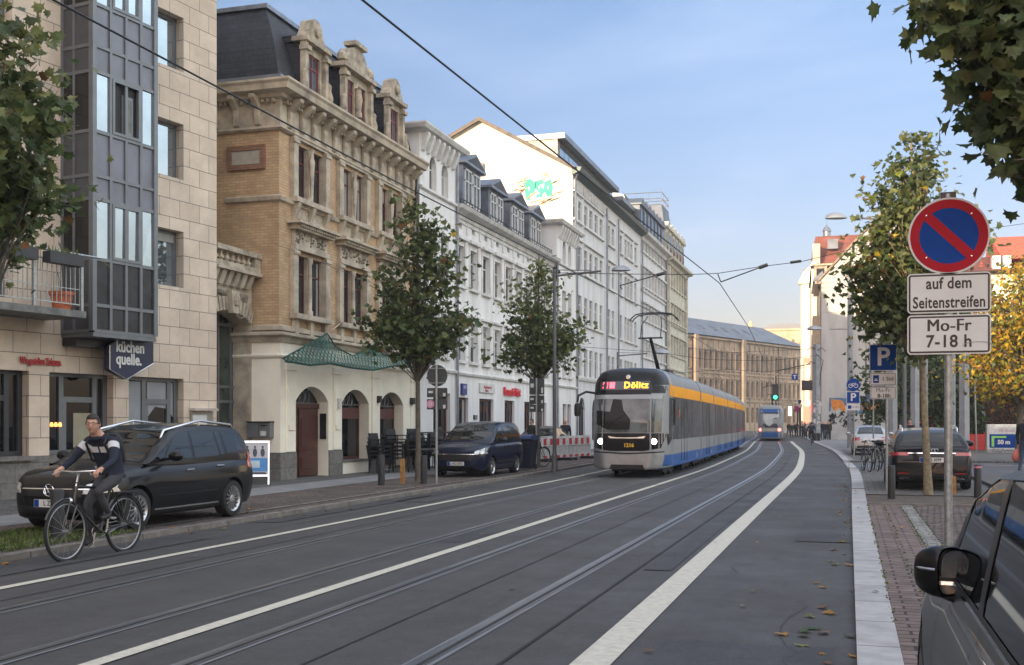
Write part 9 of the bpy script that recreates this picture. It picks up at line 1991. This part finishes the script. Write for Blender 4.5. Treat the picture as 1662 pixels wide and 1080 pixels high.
def person(name, label, loc, rotz, pose, mats, group=None, fingers=True, grip=None, girth=1.0, lod=2, hair=True, face=(0,1)):
 """looks along local +y; mats = (top, trousers, shoes, skin)"""
 P = dict(STAND); P.update(pose); J = {k: Vector(v) for k, v in P.items()}; t = thing(name, label, 'person', loc, rotz, group); keys = list(J); vs = [J[k] for k in keys]; rr = [RAD[k]*(girth if k in ('pel','sp','ch') else 1) for k in keys]; es = [(keys.index(a), keys.index(b)) for a, b, _ in BONE]; kd = [(J[a], J[b], c) for a, b, c in BONE]
 def chain(root, pts, rads, kind):
  pr = keys.index(root); pp = J[root]
  for q, r_ in zip(pts, rads): vs.append(q); rr.append(r_); es.append((pr, len(vs)-1)); kd.append((pp, q, kind)); pr = len(vs)-1; pp = q
 for s, w, e in ((1,'wl','el'),(-1,'wr','er')):
  d = (J[w]-J[e]).normalized();
  if grip: d = (d*.5+Vector((0,.8,-.1))).normalized()
  side = d.cross(Vector((0,0,1))); side = side.normalized() if side.length > .2 else Vector((1,0,0)); up = side.cross(d)*(1 if side.cross(d).z > 0 or not grip else -1); palm = J[w]+d*.055
  chain(w, [palm], [.030], 'S'); pi_ = len(vs)-1
  if fingers:
   for f, (o, ln) in enumerate(((-.030,.072),(-.010,.082),(.010,.078),(.029,.062))):
    c = .75 if grip else .25; a = palm+side*o+d*.03; b = a+d*ln*.5-up*ln*c*.35; e_ = b+d*ln*(.5-.6*c)-up*ln*c*.8; i0 = len(vs)
    for q, r_, pr in ((a,.0115,pi_),(b,.0095,i0),(e_,.0080,i0+1)): vs.append(q); rr.append(r_); es.append((pr, len(vs)-1)); kd.append((vs[pr], q, 'S'))
   i0 = len(vs); th = side*(-s*.05 if not grip else -s*.03);
   for q, r_, pr in ((J[w]+d*.03+th*.8,.013,pi_),(J[w]+d*.07+th*1.1-up*.03,.010,i0)): vs.append(q); rr.append(r_); es.append((pr, len(vs)-1)); kd.append((vs[pr], q, 'S'))
 fd = Vector((face[0], face[1], 0)).normalized()
 me = bpy.data.meshes.new('body'); me.from_pydata([tuple(v) for v in vs], es, []); o = bpy.data.objects.new('body', me); CO.objects.link(o); sm = o.modifiers.new('s', 'SKIN'); sm.use_smooth_shade = True
 for i, sv in enumerate(me.skin_vertices[0].data): sv.radius = (rr[i], rr[i]); sv.use_root = i == 0
 ss = o.modifiers.new('u', 'SUBSURF'); ss.levels = ss.render_levels = lod
 bpy.context.view_layer.update(); nm = bpy.data.meshes.new_from_object(o.evaluated_get(bpy.context.evaluated_depsgraph_get())); o.modifiers.clear(); o.data = nm; o.parent = t
 kinds = {'T':0,'L':1,'F':2,'S':3}
 for m in mats: nm.materials.append(m)
 ch = J['ch']
 for v in nm.vertices:  # flatten the chest front to back
  pass
 for p in nm.polygons:
  c = p.center; best = min(kd, key=lambda b: ((c-(b[0]+(b[1]-b[0])*max(0, min(1, (c-b[0]).dot(b[1]-b[0])/max((b[1]-b[0]).length_squared, 1e-6))))).length)); p.material_index = kinds[best[2]]; p.use_smooth = True
 if lod > 1:
  c = J['hd']+Vector((0,0,.012)); sd = fd.cross(Vector((0,0,1))); fr = lambda q: c+sd*q.x+fd*q.y+Vector((0,0,q.z)); m_ = MB(); nu, nv_ = 40, 28
  S_ = lambda i, j: (sin(pi*j/nv_)*sin(2*pi*i/nu), sin(pi*j/nv_)*cos(2*pi*i/nu), cos(pi*j/nv_))
  for j in range(nv_+1):
   for i in range(nu): m_.v.append(fr(head_pt(*S_(i, j))))
  for j in range(nv_):
   for i in range(nu): m_.f.append([j*nu+i, j*nu+(i+1)%nu, (j+1)*nu+(i+1)%nu, (j+1)*nu+i]); m_.m.append(3)
  for q in (-1, 1): m_.lathe([(0,-.026),(.011,-.022),(.017,0),(.014,.018),(0,.028)], 10, T=lambda x,y,z,q=q: c+sd*(q*.077+x*.5)+fd*(y-.008)+Vector((0,0,z)), mi=3)
  hm = m_.mesh('h', mats, 80); bm = bmesh.new(); bm.from_mesh(nm); bm.from_mesh(hm); bm.to_mesh(nm); bm.free(); bpy.data.meshes.remove(hm)
  if hair:
   g = MB(); rg_ = random.Random(4)
   for j in range(nv_+1):
    for i in range(nu):
     v_ = S_(i, j); d_ = .009+.004*noise.noise(Vector(v_)*9)+(.010 if v_[2] > .6 and v_[1] > 0 else 0); p_ = head_pt(*v_); g.v.append(fr(p_+Vector(v_)*d_))
   for j in range(nv_):
    for i in range(nu):
     v_ = S_(i+.5, j+.5); z_ = .118*v_[2]
     if z_ > (.060 if v_[1] > .45 else (.012 if v_[1] > -.05 else -.055)): g.f.append([j*nu+i, j*nu+(i+1)%nu, (j+1)*nu+(i+1)%nu, (j+1)*nu+i]); g.m.append(0)
   link('hair', g, HAIR, t, smooth=80, world=False)
 return t, J, fd
# -- the cyclist at the left, riding towards the camera side along the kerb
fw, rw = ground(108, 911), ground(201, 895); mid = (fw+rw)/2; ang = atan2((fw-rw).y, (fw-rw).x)
bk = bicycle('bicycle', 'black city bicycle with silver wheels ridden by the man at the left kerb', (mid.x, mid.y, 0), ang)
# bike local +x forward; person local +y forward -> rotate -90
def b2p(x, y, z): return (-y, x, z)
cy, J, fd = person('person', 'young man in navy jacket with white chest band and glasses riding a bicycle', (mid.x, mid.y, 0), ang-pi/2,
 dict(pel=(0,-.30,.99), sp=(0,-.27,1.13), ch=(0,-.10,1.33), nk=(0,-.02,1.465), hd=(.0,.055,1.575), tp=(.0,.05,1.672), sl=(-.18,-.09,1.385), sr=(.18,-.09,1.385), el=(-.30,.06,1.16), er=(.30,.06,1.16), wl=(-.28,.255,1.065), wr=(.28,.255,1.065), hl=(-.09,-.27,.93), hr=(.09,-.27,.93), kl=(-.12,.13,.80), kr=(.12,.02,.62), al=(-.12,-.09,.50), ar=(.13,-.10,.21), tl=(-.12,.06,.455), tr=(.13,.05,.135)), (NAVY, JEAN, SHOE, SK), grip=True, face=(-.35,1), lod=3)
def cyclist_extras():
 body = [c for c in cy.children if c.name.startswith('body')][0]; bv = BVHTree.FromPolygons([v.co for v in body.data.vertices], [tuple(p.vertices) for p in body.data.polygons])
 W_ = mat('white_band', (.55,.55,.56), .8, var=.08)
 def band(nm, c0, c1, r, axis_pts, m):  # short sleeve-like ring around a limb
  g = MB(); a, b = Vector(c0), Vector(c1); n = 20; d = (b-a).normalized(); x = d.orthogonal().normalized(); y = d.cross(x); rows = []
  for q in (0,.5,1):
   row = []
   for k in range(n):
    an = 2*pi*k/n; o = a.lerp(b, q); di = x*cos(an)+y*sin(an); h = bv.ray_cast(o+di*.25, -di, .3); row.append((h[0] if h[0] is not None else o+di*r)+di*.007)
   rows.append(row)
  for rw_ in rows: g.v += rw_
  for i in range(2):
   for k in range(n): g.f.append([i*n+k, i*n+(k+1)%n, (i+1)*n+(k+1)%n, (i+1)*n+k]); g.m.append(0)
  link(nm, g, m, cy, smooth=80, world=False)
 band('jacket_hem', (0,-.295,1.00), (0,-.272,1.13), .15, None, NAVY)
 for w_, e_ in (('wl','el'),('wr','er')): band('cuff', J[e_].lerp(J[w_], .84), J[e_].lerp(J[w_], 1.0), .035, None, NAVY)
 for s in (-1, 1): band('sleeve_band', (s*.20,-.075,1.355), (s*.235,-.03,1.285), .07, None, W_)
 g = MB(); ro = []
 for z in (1.25, 1.285, 1.32):
  row = []
  for k in range(11):
   x = -.13+.26*k/10; h = bv.ray_cast(Vector((x, .6, z)), Vector((0,-1,0))); row.append((h[0] if h[0] is not None else Vector((x,0,z)))+Vector((0,.008,0)))
  ro.append(row)
 for r_ in ro: g.v += r_
 for i in range(2):
  for k in range(10):
   if k != 4: g.f.append([i*11+k, i*11+k+1, (i+1)*11+k+1, (i+1)*11+k]); g.m.append(0)
 link('chest_band', g, W_, cy, smooth=80, world=False)
 c = J['hd']; sd = fd.cross(Vector((0,0,1))); g = MB()
 for s in (-1, 1):
  q = c+fd*.099+sd*(s*.033)+Vector((0,0,.026)); n = 12; g.tube([q+sd*(.026*cos(2*pi*k/n))+Vector((0,0,.019*sin(2*pi*k/n)))-fd*.004*abs(s) for k in range(n+1)], .0026, 5, cap=False); g.tube([q+sd*(s*.026), c+sd*(s*.080)+Vector((0,0,.026))-fd*.005], .0035, 4)
 g.tube([c+fd*.104-sd*.008+Vector((0,0,.028)), c+fd*.104+sd*.008+Vector((0,0,.028))], .0035, 4); link('glasses', g, M_BLACK, cy, world=False)
 g = MB()
 for s in (-1, 1): q = c+fd*.083+sd*(s*.031)+Vector((0,0,.025)); g.lathe([(0,-.006),(.009,0),(0,.006)], 10, T=lambda x,y,z: q+sd*x+fd*(y*.4)+Vector((0,0,z*.8)))
 link('eyes', g, M_BLACK, cy, world=False)
 g = MB(); q = c+fd*.0985+Vector((0,0,-.041)); g.tube([q-sd*.020-fd*.006, q-fd*.001, q+sd*.020-fd*.006], .003, 5); link('mouth', g, mat('lip', (.32,.13,.11), .5), cy, world=False)
 g = MB(); n = 18; cc = J['nk']+Vector((0,-.01,-.015)); g.tube([cc+Vector((.072*cos(2*pi*k/n), .068*sin(2*pi*k/n), -.012-.02*sin(2*pi*k/n))) for k in range(n+1)], .026, 8, cap=False); link('hood_collar', g, NAVY, cy, smooth=80, world=False)
 bp = thing('backpack', 'black backpack worn by the cyclist', 'backpack', cy.location, cy.rotation_euler.z); g = MB(); rings = []
 for q, (w, h) in ((0,(.10,.15)),(.3,(.145,.21)),(.7,(.14,.20)),(1,(.09,.14))):
  o = Vector((0,-.235,1.31))+Vector((0,-.17,-.03))*q; rings.append([o+Vector((w*(abs(cos(a))**.6)*(1 if cos(a) > 0 else -1), .30*h*sin(a), h*(abs(sin(a))**.6)*(1 if sin(a) > 0 else -1))) for a in [2*pi*k/16 for k in range(16)]])
 link('bag', loft(rings), M_BLACK, bp, smooth=60, world=False); g = MB()
 for s in (-1, 1): g.tube([Vector((s*.11,-.22,1.46)), Vector((s*.12,-.06,1.475)), Vector((s*.13,.02,1.36)), Vector((s*.15,-.12,1.15)), Vector((s*.10,-.28,1.13))], .016, 5)
 link('straps', g, M_BLACK, bp, world=False)
cyclist_extras()
# -- people at the barrier, on the right and the far crowd
def stand(label, u, v, D, turn_, mats, z=.075, pose={}, **k):
 if D is None: p = ground(u, v, z)
 else: r_ = ray(u, 688); p = Vector((r_.x*D, r_.y*D, z))
 return person('person', label, (p.x, p.y, z), R(turn_), pose, mats, **k)
BR = mat('dark_olive_cloth', (.03,.028,.022), .85, var=.2)
stand('man in dark jacket standing behind the left end of the red and white barrier', 863.5, 0, 47, 150, (BR, DARK, SHOE, SK), face=(.2,1)); stand('bald man in dark jacket behind the barrier nearest the tram', 917.5, 0, 49, 200, (DARK, JEAN, SHOE, SK), hair=False, girth=1.15)
t, J, _ = stand('man in black sweater standing beyond the roof of the black estate', 1476.5, 0, 50, 175, (DARK, DARK, SHOE, SK), girth=1.1)
p = P3(1664, 700, 32.5); WALK = dict(kl=(.11,.14,.50), al=(.12,.06,.09), tl=(.13,.22,.04), kr=(-.11,-.02,.49), ar=(-.12,-.28,.13), tr=(-.13,-.16,.04), wl=(.25,-.06,.86), er=(-.24,.04,1.12))
t, J, _ = person('person', 'grey-haired man in black jacket and jeans walking away at the right edge, carrying a bag', (p.x+.02, p.y, .087), R(-20), WALK, (DARK, BLUEJ, SHOE, SK), girth=1.15, hair=False); t.scale = (1.04,)*3
w = Vector((p.x,p.y,.087)); hand = t.matrix_basis @ Vector((.25,.0,.78)); hand = Vector((p.x,p.y,.087))+Matrix.Rotation(R(-20),3,'Z') @ (Vector((.235,.0,.80))*1.04); hand = Vector((p.x,p.y,.087))+Matrix.Rotation(R(-20),3,'Z') @ (Vector((-.235,.12,.80))*1.04)
bg_ = thing('carrier_bag', 'salmon pink carrier bag held by the walking man', 'bag', tuple(hand)); g = MB(); g.lathe([(.03,-.06),(.10,-.14),(.14,-.28),(.13,-.38),(.05,-.42),(0,-.42)], 12, T=lambda x,y,z: Vector((x*1.1,y*.6,z+.01*sin(x*60)))); link('bag', g, mat('salmon_plastic', (.60,.17,.13), .4, var=.2, scale=8), bg_, smooth=60, world=False); g = MB(); g.tube([(-.05,0,-.1),(-.01,0,-.01),(.01,0,-.01),(.05,0,-.1)], .008, 4); link('handles', g, mat('salmon_plastic', (.6,.2,.1)), bg_, world=False)
p = ground(1317, 722, 0); b2 = bicycle('bicycle', 'bicycle ridden away up the right lane beside the kerb', (p.x, p.y, 0), pi/2+.04, spokes=False)
person('person', 'cyclist in navy jacket and pale cap seen from behind on the right lane', (p.x, p.y, 0), .04, dict(pel=(0,-.30,.97), sp=(0,-.28,1.12), ch=(0,-.2,1.34), nk=(0,-.15,1.47), hd=(0,-.12,1.59), tp=(0,-.12,1.69), sl=(.19,-.18,1.40), sr=(-.19,-.18,1.40), el=(.28,.0,1.2), er=(-.28,.0,1.2), wl=(.27,.26,1.06), wr=(-.27,.26,1.06), hl=(.10,-.27,.93), hr=(-.10,-.27,.93), kl=(.13,.05,.66), kr=(-.13,.10,.80), al=(.13,-.1,.22), ar=(-.13,-.09,.50), tl=(.13,.05,.15), tr=(-.13,.05,.45)), (NAVY, DARK, SHOE, SK), grip=True)
def crowd():
 rng = random.Random(77); pal = [DARK, DARK, NAVY, BR, DARK, mat('charcoal_cloth', (.035,.035,.04), .9), mat('cream_cloth', (.40,.36,.30), .9), mat('wine_cloth', (.10,.015,.02), .9)]; G = 'pedestrians crowding the far right pavement'
 protos = []
 for i in range(7):
  s = rng.uniform(-.1,.18); pose = dict(kl=(.11,.02+s,.50), al=(.12,-.02+s*1.2,.09), tl=(.13,.12+s*1.2,.035), kr=(-.11,-.02-s*.4,.50), ar=(-.12,-.06-s,.09), tr=(-.13,.08-s,.035), wl=(.22,.05-s,.87), wr=(-.22,.1+s,.87)); protos.append((pose, pal[i], rng.choice((DARK, BLUEJ, JEAN))))
 names = ['black','black','navy','olive','dark','charcoal','cream']; used = []
 for k in range(30):
  i = k % 7; y = rng.uniform(104, 150); x = bend(y)+RK+rng.uniform(.4, 2.0)
  if k > 22: x = bend(y)+RK+rng.uniform(-1.6,-.2); y = rng.uniform(118,150); x = bend(y)+RK+rng.uniform(-1.8,.3)
  sc = rng.uniform(.94,1.06); rz = rng.choice((0, pi))+rng.uniform(-.6,.6)
  if k < 7:
   t, _, _ = person('person', f'pedestrian in {names[i]} clothes in the far crowd', (x, y, .08), rz, protos[i][0], (protos[i][1], protos[i][2], SHOE, SK), group=G, fingers=False, lod=1); used.append(t)
  else: t = dup(used[i], (x, y, .08 if k <= 22 else .0), rz)
  t.scale = (sc, sc, sc)
crowd()
# parked bicycles
GBk = 'parked bicycles leaning on stands'
for x, y, a, lb in ((.55,38.2,100,'black bicycle parked left of the black estate, nearest the kerb'),(.85,38.9,96,'black bicycle parked between the first bicycle and the estate'),(1.15,39.8,104,'rearmost bicycle parked beside the black estate')): bicycle('bicycle', lb, (x, y, .045), R(a+180), GBk, spokes=False)
p = ground(884, 758, .07); bicycle('bicycle', 'black bicycle leaning by the wheelie bin before the barrier', (p.x-.35, p.y-.25, .07), R(62), GBk); bicycle('bicycle', 'second bicycle behind the wheelie bin, half hidden', (p.x-.95, p.y+.1, .07), R(70), GBk)
# ---------------------------------------------------------------- thin evening haze
g = MB(); g.box(-510, 510, -210, 710, -1.06, 42); hz_ = bpy.data.materials.new('haze'); hz_.use_nodes = True; nt = hz_.node_tree; nt.nodes.clear()
o_ = nt.nodes.new('ShaderNodeOutputMaterial'); v_ = nt.nodes.new('ShaderNodeVolumePrincipled'); v_.inputs['Color'].default_value = (.92,.94,.97,1); v_.inputs['Density'].default_value = .0006; v_.inputs['Anisotropy'].default_value = .2; nt.links.new(v_.outputs[0], o_.inputs['Volume'])
hb = link('haze', g, hz_); hb['kind'] = 'stuff'; tag(hb, 'thin pale haze filling the street air', 'haze')
